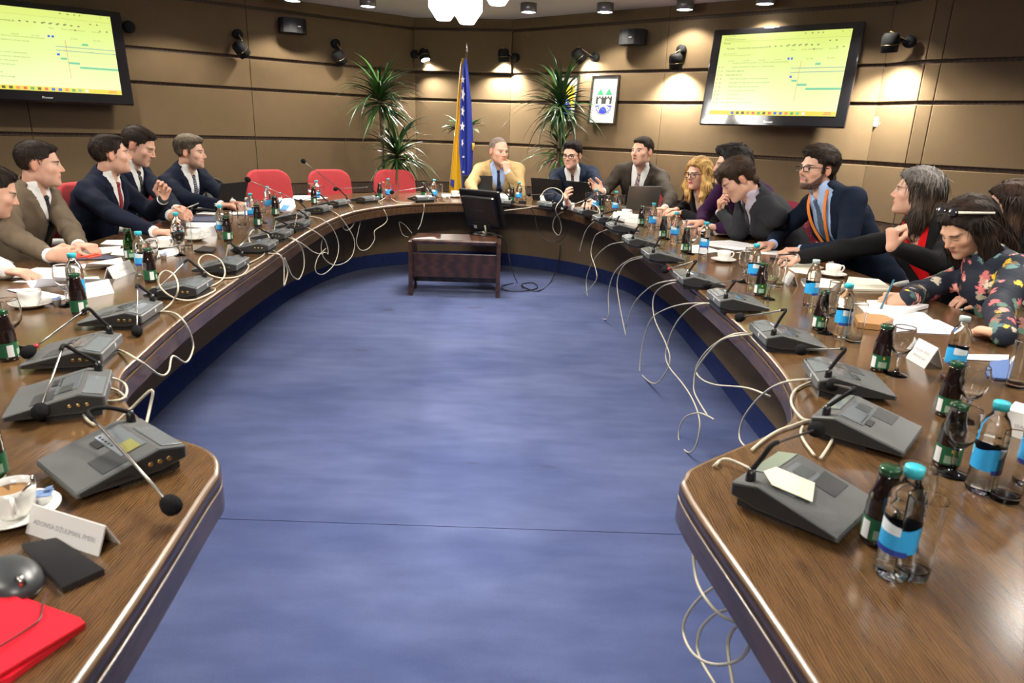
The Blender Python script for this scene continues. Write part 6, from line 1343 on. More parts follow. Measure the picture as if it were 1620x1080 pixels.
    for sx in (-1, 1): E_((sx*0.0115, 0.094, -0.032), (0.0075, 0.010, 0.007), 0.007)
    for sx in (-1, 1): E_((sx*0.0315, 0.0735, 0.000), (0.0125, 0.0125, 0.0115), 0.003)
    E_((0, 0.0855, -0.0575), (0.021, 0.010, 0.0052), 0.006); E_((0, 0.0835, -0.0665), (0.019, 0.010, 0.0062), 0.006)
    E_((0, 0.100, -0.0618-0.004*mouth_open), (0.020, 0.012, 0.0016+0.006*mouth_open), 0.002, 's')
    for sx in (-1, 1):
        ca, sa = math.cos(0.45*sx), math.sin(0.45*sx); M_ = A([[ca, sa, 0], [-sa, ca, 0], [0, 0, 1]])
        E_((sx*0.077, -0.014, -0.006), (0.0070, 0.0165, 0.0275), 0.005, 'u', M_); E_((sx*0.086, -0.006, -0.004), (0.006, 0.009, 0.016), 0.005, 's', M_)
    G.cone(hl((0, -0.032, -0.055)), N-f*0.006*s, 0.049*s, 0.053*s, 0.018*s); G.cone(N, N-a*0.06*s, 0.058*s, 0.075*s, 0.02*s)
    if neck_low: G.cone(N-a*0.03*s+f*0.01*s, N-a*(0.10)*s+f*0.045*s, 0.06*s, 0.055*s, 0.03*s)
    V, Fq = G.mesh(); V = relax(V, Fq, 1, 0.4); q = (V-H) @ Rh.T/s; x, y, z = q.T
    col = np.tile(A(skin), (len(V), 1)); red = A((skin[0]*0.97, skin[1]*0.68, skin[2]*0.62))
    def blend(w_, c): nonlocal col; w_ = np.clip(w_, 0, 1)[:, None]; col = col*(1-w_)+A(c)*w_
    blend(0.55*np.exp(-(((np.abs(x)-0.042)/0.02)**2+((y-0.065)/0.03)**2+((z+0.03)/0.02)**2)), red); blend(0.6*np.exp(-((x/0.015)**2+((z+0.028)/0.014)**2))*(y > 0.085), red); blend(0.7*((np.abs(x) > 0.072) & (y < 0.02) & (y > -0.05)), red)
    blend(1.2*np.exp(-((x/0.021)**4+((z+0.062)/0.0085)**4))*(y > 0.07), lips)
    if mouth_open > 0.3: blend(1.3*np.exp(-((x/0.013)**2+((z+0.064)/0.005)**2))*(y > 0.06), (0.05, 0.012, 0.012))
    ex = np.abs(x)-0.0315; ez = z-0.000
    if lookdown: blend(1.3*np.exp(-((ex/0.013)**2+((ez+0.005)/0.0028)**2))*(y > 0.066), (0.06, 0.035, 0.03))
    else:
        blend(1.5*np.exp(-((ex/0.0125)**4+(ez/0.0062)**4))*(y > 0.066), (0.55, 0.50, 0.47)); blend(1.6*np.exp(-((ex/0.0062)**4+(ez/0.0062)**4))*(y > 0.066), (0.03, 0.02, 0.015)); blend(1.0*np.exp(-((ex/0.0145)**4+((ez-0.0062)/0.0022)**2))*(y > 0.066), (0.05, 0.03, 0.025))
    blend(1.2*np.exp(-(((np.abs(x)-0.034)/0.019)**4+((z-0.0205+0.10*np.abs(np.abs(x)-0.030))/0.0042)**4))*(y > 0.055), brow)
    if beard:
        bc, kind, w0 = beard; m_ = np.zeros(len(V)); noi = 0.75+0.25*np.sin(x*900)*np.sin(z*900)
        jaw = (z < -0.028-0.55*(y-0.03)*(y > 0.03)*0.35) & (z > -0.135) & (y > -0.005)
        if kind == 'full':
            zl = np.clip(-0.072+(0.062-y)*1.05, -0.074, -0.012); m_ = np.clip((zl-z)/0.010, 0, 1)*np.clip((y+0.004)/0.012, 0, 1)*(z > -0.130)
            m_ = np.maximum(m_, 0.9*np.exp(-((x/0.027)**4+((z+0.0485)/0.0055)**4))*(y > 0.05)); m_ = np.maximum(m_, np.exp(-(((np.abs(x)-0.028)/0.007)**2+((z+0.066)/0.014)**2))*(y > 0.045)); m_ *= 1-np.exp(-((x/0.020)**4+((z+0.062)/0.0068)**4))
        if kind == 'goatee': m_ = np.exp(-((x/0.022)**4+((z+0.092)/0.016)**4))*(y > 0.04)+np.exp(-((x/0.028)**4+((z+0.0485)/0.0055)**4))*(y > 0.05); m_ *= 1-np.exp(-((x/0.020)**4+((z+0.062)/0.0065)**4))
        blend(w0*m_*noi, bc)
    col = col*(1+0.05*wob(q[:, 0], q[:, 1], q[:, 2], 17, 90)[:, None]); VS, FS, CS = [V], [Fq], [col]; nv = len(V)
    # ---- skin: hands with forearms
    for (sd, S, Eb, W, hd, pn, curl) in AR:
        c = W+hd*0.06*s; G = Field(c-0.155*s, c+0.155*s, 0.0040*s); hs = 1.03*s
        pn = unit(pn-hd*(hd@pn)); st_ = np.cross(hd, pn)*sd
        G.cone(Eb*0.45+W*0.55, W, 0.032*s, 0.026*s, 0.0); G.cone(W, W+hd*0.078*hs, 0, 0, 0.012*s, fr=(st_, (0.027*hs, 0.040*hs), pn, (0.018*hs, 0.0135*hs)))
        cu = curl if isinstance(curl, (list, tuple)) else [curl]*4
        for fi_, (of, Lf, bk) in enumerate([(0.0285, 0.072, 0.082), (0.0095, 0.080, 0.086), (-0.0100, 0.074, 0.083), (-0.0275, 0.058, 0.074)]):
            b0 = W+hd*bk*hs+st_*of*hs; ang = 0; dirs = hd*1.0+st_*of*2.2; dirs = unit(dirs); p0 = b0-dirs*0.012*hs; rads = [0.0094, 0.0086, 0.0078, 0.0066]; rr = 0.92 if fi_ == 3 else 1.0
            for j, (fr_, ja) in enumerate(((0.46, 75), (0.30, 95), (0.24, 60))):
                ang += cu[fi_]*ja; d_ = dirs*math.cos(R(ang))+pn*math.sin(R(ang)); p1 = p0+d_*(Lf*fr_+(0.012 if j == 0 else 0))*hs; G.cone(p0, p1, rads[j]*hs*rr, rads[j+1]*hs*rr, 0.004*s); p0 = p1
        tb_ = W+hd*0.018*hs+st_*0.020*hs+pn*0.006*hs; cm = sum(cu)/4; d1 = unit(st_*(0.85-0.45*cm)+hd*0.75+pn*(0.25+0.45*cm)); p1 = tb_+d1*0.046*hs; d2 = unit(hd*0.9+st_*(0.25-0.75*cm)+pn*(0.15+0.35*cm)); p2 = p1+d2*0.034*hs; p3 = p2+unit(d2-st_*0.2*cm)*0.024*hs
        G.cone(tb_, p1, 0.0145*hs, 0.0115*hs, 0.012*s); G.cone(p1, p2, 0.0112*hs, 0.0098*hs, 0.005*s); G.cone(p2, p3, 0.0098*hs, 0.0078*hs, 0.004*s)
        V, Fq = G.mesh(); V = relax(V, Fq, 1, 0.3); VS.append(V); FS.append(Fq+nv); nv += len(V)
        cc_ = np.tile(A(skin)*A((1.0, 0.95, 0.93)), (len(V), 1)); CS.append(cc_)
    # ---- skin: slim trunk and arms inside the clothes
    pp_ = A([P, N]+[x_[2] for x_ in AR]+[x_[3] for x_ in AR]); G = Field(pp_.min(0)-0.20*s, pp_.max(0)+0.20*s, 0.020*s); torso_into(G, -0.022)
    for (sd, S, Eb, W, hd, pn, curl) in AR: G.cone(S, Eb, 0.036*s, 0.032*s, 0.02); G.cone(Eb, W, 0.032*s, 0.022*s, 0.01)
    V, Fq = G.mesh(); VS.append(V); FS.append(Fq+nv); CS.append(np.tile(A(skin), (len(V), 1)))
    np_mesh('body', np.concatenate(VS), np.concatenate(FS), SKIN, t, np.concatenate(CS), off)
    # ---- clothes
    wr = [W for (_, S, Eb, W, _, _, _) in AR]; eb = [Eb for (_, S, Eb, W, _, _, _) in AR]
    allp = A([P, N]+wr+eb+list(sh.values())); lo, hi = allp.min(0)-0.20*s, allp.max(0)+0.16*s; lo[2] = max(lo[2], P[2]-0.13*s)
    def vcut(G, top, w0, ln, f0=0.01):
        X, Y, Z = G.local(N, T); X = X/s; Y = Y/s; Z = Z/s
        w_ = w0*np.clip((Z+ln)/(ln+0.02), 0, 1.6); d_ = np.maximum((np.abs(X)-w_)*0.95, f0-Y); d_ = np.where(Z < -ln, np.maximum(d_, (-ln-Z)), d_)
        G.D = np.maximum(G.D, (-d_*s).astype(np.float32)); return X, Y, Z, w_
    if shirt:
        lo_s = np.minimum(P, N); lo_s[2] = P[2]+(N[2]-P[2])*0.15; G = Field(lo_s-A((0.24, 0.24, 0.05))*s, np.maximum(N, P)+A((0.24, 0.24, 0.10))*s, 0.0080*s); torso_into(G, 0.0)
        G.cone(N-a*0.02*s, N+a*0.015*s, 0.070*s, 0.064*s, 0.02*s)
        if collar:
            nd = unit(H-up*0.06*s-N); 
            G.cone(N-nd*0.0*s, N+nd*0.042*s, 0.068*s, 0.063*s, 0.006*s)
        if jacket is None and sleeves:
            for (sd, S, Eb, W, hd, pn, curl) in AR: pass
        X, Y, Z = G.local(N, T); X = X/s; Y = Y/s; Z = Z/s
        cw = 0.030 if collar else vw*0.8; cl = 0.032 if (collar and tie) else (0.06 if collar else 0.16); d_ = np.maximum(np.abs(X)-cw*np.clip((Z+cl)/(cl+0.03), 0, 1.5), 0.03-Y); d_ = np.maximum(np.maximum(d_, -cl-Z), Y-0.19); G.D = np.maximum(G.D, (-d_*s).astype(np.float32))
        Ds = G.D.copy(); V, Fq = G.mesh(); V = relax(V, Fq, 1, 0.3)
        if jacket is not None: np_mesh('shirt', V, Fq, shirt, t, None, off)
        else: pass
        if tie:
            tm_, tw = tie; Gt = Field((G.xs[0], G.ys[0], G.zs[0]), (G.xs[-1], G.ys[-1], G.zs[-1]), G.h); D2 = np.abs(Ds/s-0.003)-0.0052
            wt = np.clip(0.016+0.075*(-Z-0.03), 0.014, 0.040); D2 = np.maximum(D2, np.abs(X)-wt*tw); D2 = np.maximum(D2, 0.02-Y); D2 = np.maximum(D2, Z+0.018); D2 = np.maximum(D2, -0.40-Z)
            Gt.D = (D2*s).astype(np.float32); Gt.ell(tl(0, 0.073, -0.006), T, (0.018*s, 0.014*s, 0.018*s), 0.006*s); V, Fq = Gt.mesh(); np_mesh('tie', relax(V, Fq, 1, 0.3), Fq, tm_, t, None, off)
        if jacket is not None and cuffs:
            for (sd, S, Eb, W, hd, pn, curl) in AR:
                fd = unit(W-Eb); b_ = MB(); b_.tube([Vector(W-fd*0.05*s-A(off)), Vector(W-fd*0.012*s-A(off)), Vector(W+fd*0.012*s-A(off))], [0.036*s, 0.034*s, 0.033*s], 14); b_.build('shirt_cuff', shirt, t)
    outer = jacket if jacket is not None else shirt
    G = Field(lo, hi, ch*s); torso_into(G, 0.014 if jacket is not None else 0.004)
    G.cone(N-a*0.03*s-f*0.012*s, N+a*0.012*s-f*0.016*s, 0.080*s, 0.076*s, 0.025*s)
    X, Y, Z = G.local(N, T); X, Y, Z = X/s, Y/s, Z/s
    GX, GY, GZ = [g_-o_ for g_, o_ in zip((G.xs[:, None, None], G.ys[None, :, None], G.zs[None, None, :]), off)]
    if jacket is not None or not collar:
        ln = vlen; w_ = vw*np.clip((Z+ln)/(ln+0.02), 0, 1.6)
        band = np.clip(1-np.abs((np.abs(X)-w_-0.026)/0.026), 0, 1)*(Z < 0.0)*(Z > -ln)*(Y > 0.0); G.D = (G.D-0.009*s*np.clip(band*3, 0, 1)).astype(np.float32)
        d_ = np.maximum((np.abs(X)-w_)*0.95, 0.0-Y); d_ = np.maximum(np.maximum(d_, -ln-Z), Y-0.165); G.D = np.maximum(G.D, (-d_*s).astype(np.float32))
    # neck hole
    nh = N; Gd = G.local(N, T); rr_ = np.sqrt((Gd[0])**2+(Gd[1]+0.01*s)**2)/s; d_ = np.maximum(rr_-0.060, 0.0-(Gd[2]/s)); G.D = np.maximum(G.D, (-d_*s).astype(np.float32))
    for (sd, S, Eb, W, hd, pn, curl) in AR:
        fd = unit(W-Eb); G.cone(S, Eb, 0.064*s, 0.053*s, 0.03*s); G.cone(Eb, W-fd*(0.022 if jacket is not None else 0.0)*s, 0.054*s, 0.040*s, 0.02*s)
    G.D = (G.D+(0.0060*wob(GX, GY, GZ, int(abs(hip[0]*100))+3, 20.0)*s*(np.abs(X) > 0.09)+0.0025*wob(GX, GY, GZ, 9, 42.0)*s)).astype(np.float32)
    V, Fq = G.mesh(); V = relax(V, Fq, 1, 0.35); colr = None
    if patterned: colr = patterned(V-A(off))
    np_mesh('jacket' if jacket is not None else 'top', V, Fq, outer, t, colr, off)
    # trousers and shoes
    G = Field(P-A((0.62, 0.62, 0.56))*s, P+A((0.62, 0.62, 0.16))*s, 0.022*s); fl2 = A((F0[0], F0[1], 0)); ul = A((F0[1], -F0[0], 0))
    G.cone(P-ul*0.07*s, P+ul*0.07*s, 0.125*s, 0.125*s, 0.02)
    for sd in (1, -1):
        kn = P+fl2*0.40*s+ul*sd*0.11*s; kn[2] = 0.47*s; an = kn-fl2*0.04*s; an[2] = 0.10*s
        G.cone(P+ul*sd*0.085*s, kn, 0.095*s, 0.068*s, 0.04); G.cone(kn, an, 0.068*s, 0.055*s, 0.02)
        b_ = MB(); aa = Vector(an-A(off)); b_.tube([aa-Vector(fl2)*0.05+Vector((0, 0, 0.045-aa.z)), aa+Vector(fl2)*0.08+Vector((0, 0, 0.045-aa.z)), aa+Vector(fl2)*0.19+Vector((0, 0, 0.030-aa.z))], [0.044, 0.045, 0.028], 10); b_.build('shoe', BLACK, t)
    V, Fq = G.mesh(); np_mesh('trousers', V, Fq, mat('trouser_'+str(trousers), trousers, rough=0.85), t, None, off)
    # ---- hair
    if hairspec:
        hs = hairspec; ext = hs.get('ext', 0.0); G = Field(H-A((0.19+ext*0.4, 0.19+ext*0.4, 0.19+ext))*s, H+A((0.19+ext*0.4, 0.19+ext*0.4, 0.19))*s, hs.get('h', 0.0058)*s)
        X, Y, Z = G.local(H, Rh); X, Y, Z = X/s, Y/s, Z/s
        tt = hs['side']+(hs['top']-hs['side'])*np.clip((Z-0.025)/0.075, 0, 1); cx, cy, cz = X, Y+0.012, Z-0.035; k0 = np.sqrt((cx/0.076)**2+(cy/0.096)**2+(cz/0.084)**2)+1e-6; k1 = np.sqrt((cx/0.076**2)**2+(cy/0.096**2)**2+(cz/0.084**2)**2)+1e-6
        psd = poly_sd(Y, Z, HP[hs['poly']]); tp = 0.25+0.75*np.clip(-psd/0.020, 0, 1); G.D = ((k0*(k0-1)/k1-tt*(tp if hs['poly'] != 'long' else 1.0))*s).astype(np.float32)
        for e in hs.get('ells', []): G.ell(hl(e[0]), Rh, tuple(v_*s for v_ in e[1]), e[2]*s if len(e) > 2 else 0.02*s)
        G.D = np.maximum(G.D, ((psd+0.004*wob(X, Y, Z, 31, 150))*s).astype(np.float32))
        for e in hs.get('cones', []): G.cone(hl(e[0]), hl(e[1]), e[2]*s, e[3]*s, 0.025*s)
        for e in hs.get('after', []): G.ell(hl(e[0]), Rh, tuple(v_*s for v_ in e[1]), 0.015*s)
        for e in hs.get('cut', []): G.ell(hl(e[0]), Rh, tuple(v_*s for v_ in e[1]), 0.012*s, 's')
        am, fq, st_ = hs.get('noise', (0.003, 70, (1, 0.35, 0.5))); G.D = (G.D+am*s*(wob(X*st_[0], Y*st_[1], Z*st_[2], 11, fq)+0.5*wob(X*st_[0], Y*st_[1], Z*st_[2], 5, fq*2.2))).astype(np.float32)
        V, Fq = G.mesh(); V = relax(V, Fq, 1, 0.3); q = (V-H) @ Rh.T/s; w_ = np.clip(0.5+0.5*1.3*wob(q[:, 0], q[:, 1]*0.35, q[:, 2]*0.25, 21, 170), 0, 1)[:, None]
        c0, c1 = A(hs['col'][0]), A(hs['col'][1]); cl = c0*(1-w_)+c1*w_
        if 'roots' in hs: r_ = np.clip((q[:, 2]-hs['roots'][1])/0.05, 0, 1)[:, None]; cl = cl*(1-r_)+A(hs['roots'][0])*r_*(0.7+0.6*w_)
        # fine locks lying over the hair surface
        n1 = np.cross(V[Fq[:, 2]]-V[Fq[:, 0]], V[Fq[:, 3]]-V[Fq[:, 1]]); VN = np.zeros_like(V)
        for k_ in range(4): np.add.at(VN, Fq[:, k_], n1)
        VN /= np.linalg.norm(VN, axis=1)[:, None]+1e-9
        rg = np.random.RandomState(int(abs(H[0]*1000)) % 9999); nl_ = hs.get('locks', 2600); ids = rg.randint(0, len(V), nl_); p0 = V[ids]; nn_ = VN[ids]; ql = q[ids]
        lng = hs['poly'] == 'long'
        topw = np.clip((ql[:, 2]-0.07)/0.03, 0, 1)[:, None]
        flow = (A((0.35, 0.75, 0.0))*topw+A((0, -0.45, -1.0))*(1-topw)) if not lng else ((np.sign(ql[:, 0])[:, None]*A((0.9, 0, 0))+A((0, -0.35, -0.2)))*topw+A((0, 0.0, -1.0))*(1-topw))
        flow = flow+rg.normal(0, 0.22, flow.shape); flow = flow @ Rh
        if lng: flow = flow*topw+(1-topw)*(flow*0.5+A((0, 0, -0.6)))
        tg = flow-nn_*(flow*nn_).sum(1)[:, None]; tg /= np.linalg.norm(tg, axis=1)[:, None]+1e-9; bt = np.cross(nn_, tg)
        Ll = (rg.uniform(0.035, 0.085, nl_) if lng else rg.uniform(0.010, 0.024, nl_)+(0.010*topw[:, 0]))[:, None]*s*hs.get('lock_len', 1.0); wd = (rg.uniform(0.0012, 0.0026, nl_) if lng else rg.uniform(0.0009, 0.0018, nl_))[:, None]*s
        lift = nn_*(rg.uniform(0.0005, 0.0040, nl_)[:, None])*s
        Ll = Ll*(1-0.5*topw) if lng else Ll; Rc = (0.10+0.25*(1-topw))*s if lng else 0.10*s; b1 = nn_*((0.55*Ll)**2/(2*Rc)); b2 = nn_*(Ll**2/(2*Rc))
        tip = (p0+tg*Ll-b2-H) @ Rh.T/s; bad = ((tip[:, 1] > 0.028) & (np.abs(tip[:, 0]) < 0.088) & (tip[:, 2] < 0.074) & (tip[:, 2] > -0.11)) | ((ql[:, 1] > 0.045) & (ql[:, 2] < 0.055)); Ll = np.where(bad[:, None], Ll*0.12, Ll)
        A0, A1 = p0-bt*wd, p0+bt*wd; B0, B1 = p0+tg*Ll*0.55+lift*1.3-b1-bt*wd*0.9, p0+tg*Ll*0.55+lift*1.3-b1+bt*wd*0.9; C0, C1 = p0+tg*Ll+lift*0.8-b2-bt*wd*0.2, p0+tg*Ll+lift*0.8-b2+bt*wd*0.2
        LV = np.stack([A0, A1, B0, B1, C0, C1], 1).reshape(-1, 3); base = len(V)+np.arange(nl_)[:, None]*6
        LF = np.concatenate([base+A([0, 1, 3, 2]).astype(int), base+A([2, 3, 5, 4]).astype(int)]); lc = np.clip(cl[ids]*rg.uniform(0.55, 1.75, (nl_, 1)), 0, 1); LC = np.repeat(lc, 6, 0)
        V = np.concatenate([V, LV]); Fq = np.concatenate([Fq, LF]); cl = np.concatenate([cl, LC])
        np_mesh('hair', V, Fq, HAIRM, t, cl, off)
    if glasses:
        gm, rad, gh = glasses; fr_ = []
        for sx in (-1, 1):
            ring = [hl((sx*0.0335+0.0255*math.copysign(abs(math.cos(k*PI/10))**0.6, math.cos(k*PI/10)), 0.1015-0.10*abs(0.0), 0.000+gh*math.copysign(abs(math.sin(k*PI/10))**0.6, math.sin(k*PI/10))))-A(off) for k in range(20)]
            ring = [p_-0.0 for p_ in ring]; b_ = MB(); b_.tube([Vector(p_) for p_ in ring+ring[:1]], rad*s, 6); b_.build('spectacle_rim', gm, t)
            b_ = MB(); b_.tube([Vector(hl((sx*0.059, 0.099, 0.006))-A(off)), Vector(hl((sx*0.076, 0.075, 0.008))-A(off)), Vector(hl((sx*0.081, -0.008, 0.012))-A(off)), Vector(hl((sx*0.080, -0.03, -0.004))-A(off))], rad*s, 6); b_.build('spectacle_temple', gm, t)
        b_ = MB(); b_.tube([Vector(hl((-0.009, 0.1015, 0.004))-A(off)), Vector(hl((0, 0.105, 0.006))-A(off)), Vector(hl((0.009, 0.1015, 0.004))-A(off))], rad*s, 6); b_.build('spectacle_bridge', gm, t)
    if seat:
        d = Vector((F0[0], F0[1], 0)); c = Vector((P[0], P[1], 0))+d*0.02; place_chair(c.x, c.y, R(torso), chair_label or 'red chair of the '+' '.join(name_label.split()[:11]))
    return t, dict(N=N, T=T, H=H, Rh=Rh, hl=hl, tl=tl, s=s, off=A(off), AR=AR)

def cloth(name, c, noise=0.12, ns=120, rough=0.85): return mat('cloth_'+name, c, rough=rough, noise=noise, nscale=ns, bump=0.15, bscale=500, spec=0.12)
def striped(name, c1, c2, scale, rot, c3=None):
    if name in MATS: return MATS[name]
    m_ = bpy.data.materials.new(name); m_.use_nodes = True; nt = m_.node_tree; b_ = nt.nodes['Principled BSDF']; tc = nt.nodes.new('ShaderNodeTexCoord'); mp = nt.nodes.new('ShaderNodeMapping'); mp.inputs['Rotation'].default_value = rot; nt.links.new(tc.outputs['Object'], mp.inputs[0])
    wv = nt.nodes.new('ShaderNodeTexWave' if c3 is None else 'ShaderNodeTexVoronoi'); wv.inputs['Scale'].default_value = scale; nt.links.new(mp.outputs[0], wv.inputs['Vector'])
    cr = nt.nodes.new('ShaderNodeValToRGB'); cr.color_ramp.interpolation = 'CONSTANT'; cr.color_ramp.elements[0].color = _rgb(c1); cr.color_ramp.elements[1].position = 0.72 if c3 is None else 0.22; cr.color_ramp.elements[1].color = _rgb(c2)
    if c3 is not None: cr.color_ramp.elements[0].color = _rgb(c2); cr.color_ramp.elements[1].color = _rgb(c1)
    nt.links.new(wv.outputs['Fac' if c3 is None else 'Distance'], cr.inputs[0]); nt.links.new(cr.outputs[0], b_.inputs['Base Color']); b_.inputs['Roughness'].default_value = 0.6
    MATS[name] = m_; return m_
WHITE = cloth('white_shirt', (0.74, 0.74, 0.72), 0.03); LBLUE = cloth('pale_blue_shirt', (0.36, 0.50, 0.78), 0.04)
NAVYC = cloth('navy_suit', (0.0075, 0.011, 0.024), 0.15); NAVY2 = cloth('dark_blue_suit', (0.009, 0.0145, 0.030), 0.15); TWEED = cloth('brown_tweed', (0.130, 0.098, 0.066), 0.35, 500); TAN = cloth('tan_jacket', (0.44, 0.31, 0.145), 0.08); BRNS = cloth('dark_brown_suit', (0.036, 0.028, 0.022), 0.15); CHAR = cloth('charcoal_suit', (0.030, 0.031, 0.037), 0.2); BLKC = cloth('black_jacket', (0.010, 0.010, 0.011), 0.15); REDC = cloth('red_top', (0.62, 0.008, 0.012), 0.06); CREAMC = cloth('cream_blouse', (0.66, 0.58, 0.46), 0.04); PURP = cloth('purple_top', (0.030, 0.008, 0.040), 0.2)
T_RED = striped('tie_red_dots', (0.22, 0.008, 0.016), (0.55, 0.40, 0.40), 95, (0, 0, 0), 1); T_BLK = mat('tie_black', (0.012, 0.013, 0.017), rough=0.5); T_STR = striped('tie_navy_stripe', (0.010, 0.014, 0.035), (0.35, 0.38, 0.42), 26, (0, R(45), R(20))); T_DOT = striped('tie_dark_dots', (0.012, 0.016, 0.014), (0.35, 0.36, 0.33), 80, (0, 0, 0), 1)
T_NAVY = mat('tie_navy', (0.008, 0.010, 0.040), rough=0.5); T_BURG = striped('tie_burgundy', (0.028, 0.008, 0.012), (0.18, 0.08, 0.09), 30, (0, R(40), R(80))); T_CHK = striped('tie_check', (0.40, 0.24, 0.16), (0.05, 0.08, 0.22), 22, (0, R(45), R(80))); T_GREY = striped('tie_blue_grey', (0.05, 0.09, 0.15), (0.12, 0.17, 0.24), 60, (0, 0, 0), 1)
DOWN, UPV = (0, 0, -1), (0, 0, 1)
DKH = ((0.012, 0.008, 0.006), (0.035, 0.022, 0.014)); BLH = ((0.006, 0.005, 0.005), (0.020, 0.015, 0.013))
H_SHORT = dict(poly='short', top=0.008, side=0.0040, col=DKH, noise=(0.0022, 110, (1, 0.4, 0.6)), ells=[((0, 0.045, 0.093), (0.048, 0.040, 0.018), 0.02)], h=0.0048)
H_FADE = dict(poly='short', top=0.008, side=0.0022, col=DKH, noise=(0.0018, 120, (1, 0.4, 0.6)), ells=[((0, 0.055, 0.084), (0.048, 0.032, 0.019), 0.02)], h=0.0048)
tw = lambda px, py, dz=0.035: at(px, py, ZT+dz)

# left side
P0, _ = person('person in a white shirt cut off by the left picture edge', (-2.86, 3.05), atx(-14, 302, -2.60), 40, 20, 0, 8, [(1, tw(6, 428, 0.04), (-0.3, -1, -0.2), (1, 0.15, -0.10), DOWN, 0.30), (-1, tw(-60, 420), (-0.3, 1, -0.2), (1, -0.2, 0), DOWN, 0.3)], None, 1.05, WHITE, None, None, H_SHORT, collar=True)
P1, i1 = person('man in a brown tweed jacket with black tie, fists on the table', (-2.92, 3.87), atx(62, 260, -2.62), 28, 2, 0, 4, [(1, tw(78, 404, 0.05), (-0.4, -1, -0.4), (1, 0.25, 0), (-0.2, 1, 0), 0.92), (-1, tw(124, 388, 0.04), (-0.4, 1, -0.4), (1, -0.25, 0), (0, 0, -1), 0.45)], None, 1.01, WHITE, TWEED, (T_BLK, 0.9), H_FADE, vlen=0.34)
P2, i2 = person('man in navy suit and red dotted tie raising his hand', (-2.86, 4.46), atx(175, 245, -2.56), 42, -6, 0, 6, [(1, tw(243, 366, 0.04), (-0.2, -1, -0.3), (1, 0.10, 0), DOWN, 0.35), (-1, atx(257, 316, -2.28), (0.6, 0.3, -1), (0.30, 0.05, 1), (0.2, -1, 0.1), (0.45, 0.55, 0.65, 0.7))], None, 1.01, WHITE, NAVYC, (T_RED, 1.0), H_SHORT, vlen=0.36)
P3, i3 = person('man in navy suit looking down at the pen in his hands', (-3.05, 5.14), atx(219, 231, -2.74), 10, 22, 0, -4, [(1, tw(268, 340, 0.07), (-0.3, -1, -0.3), (1, 0.2, 0.1), (0, 0.6, -0.4), 0.55), (-1, tw(280, 332, 0.09), (-0.3, 1, -0.3), (1, -0.5, 0.1), (0, -0.5, -0.5), 0.45)], None, 1.10, WHITE, NAVYC, (T_DOT, 1.0), H_SHORT, vlen=0.36, lookdown=True)
H_GREY = dict(poly='short', top=0.018, side=0.007, col=((0.030, 0.022, 0.015), (0.12, 0.095, 0.065)), roots=((0.22, 0.18, 0.13), 0.075), noise=(0.0025, 90, (1, 0.4, 0.6)), ells=[((0, 0.05, 0.092), (0.055, 0.045, 0.028), 0.02)])
P4, i4 = person('man with greying hair and beard typing on a black laptop', (-2.90, 5.74), atx(301, 241, -2.60), 8, 2, 0, -10, [(1, tw(349, 324, 0.06), (-0.2, -1, -0.3), (1, 0.35, 0), DOWN, 0.35), (-1, tw(367, 321, 0.06), (-0.2, 1, -0.3), (1, -0.3, 0), DOWN, 0.35)], None, 1.05, WHITE, NAVYC, (T_STR, 1.0), H_GREY, beard=((0.16, 0.11, 0.075), 'full', 0.62), vlen=0.36)
# back
H_BALD = dict(locks=900, lock_len=0.4, poly='receding', top=0.0035, side=0.0045, col=((0.16, 0.12, 0.10), (0.26, 0.21, 0.18)), noise=(0.0008, 120, (1, 1, 1)))
P5, i5 = person('man in a tan jacket resting his chin on his fist', (-0.18, 8.02), aty(789, 239, 7.55), -55, 4, 0, -90, [(-1, aty(802, 272, 7.36), (0.4, -0.3, -1), (-0.12, 0.18, 1), (-0.4, 0.9, 0.2), 0.9), (1, tw(752, 309, 0.05), (-1, 0, -0.3), (0.5, -0.6, 0), DOWN, 0.4)], None, 1.16, LBLUE, TAN, (T_NAVY, 0.95), H_BALD, brow=(0.16, 0.11, 0.08), vlen=0.34)
GLS = mat('spectacle_black', (0.012, 0.011, 0.012), rough=0.3)
H_QUIFF = dict(poly='short', top=0.022, side=0.008, col=BLH, noise=(0.003, 80, (1, 0.4, 0.6)), ells=[((0, 0.045, 0.105), (0.06, 0.05, 0.030), 0.02)])
P6, i6 = person('man with black glasses and dark blue suit behind two laptops', (0.72, 7.92), aty(905, 246, 7.50), -118, 4, 0, -98, [(1, tw(897, 322, 0.06), (-0.7, 0.2, -0.4), (-0.2, -0.5, 0.7), (0.6, 0, 0.3), 0.4), (-1, tw(935, 321, 0.05), (1, 0.2, -0.4), (-0.4, -0.8, 0), DOWN, 0.4)], None, 1.13, WHITE, NAVY2, (T_BURG, 0.95), H_QUIFF, glasses=(GLS, 0.0022, 0.017), vlen=0.33)
P7, i7 = person('man with a goatee speaking in a dark brown suit', (1.32, 7.48), aty(1016, 240, 7.08), -138, -4, 2, -118, [(1, aty(953, 303, 6.85), (-0.5, 0.5, -0.8), (-0.9, -0.25, 0.45), (0.2, -0.8, 0.5), 0.15), (-1, tw(1052, 330, 0.05), (0.8, 0.3, -0.4), (-0.6, -0.7, 0), DOWN, 0.4)], None, 1.18, WHITE, BRNS, (T_CHK, 1.05), H_FADE, beard=((0.06, 0.03, 0.018), 'goatee', 0.85), mouth_open=0.8, vlen=0.36)
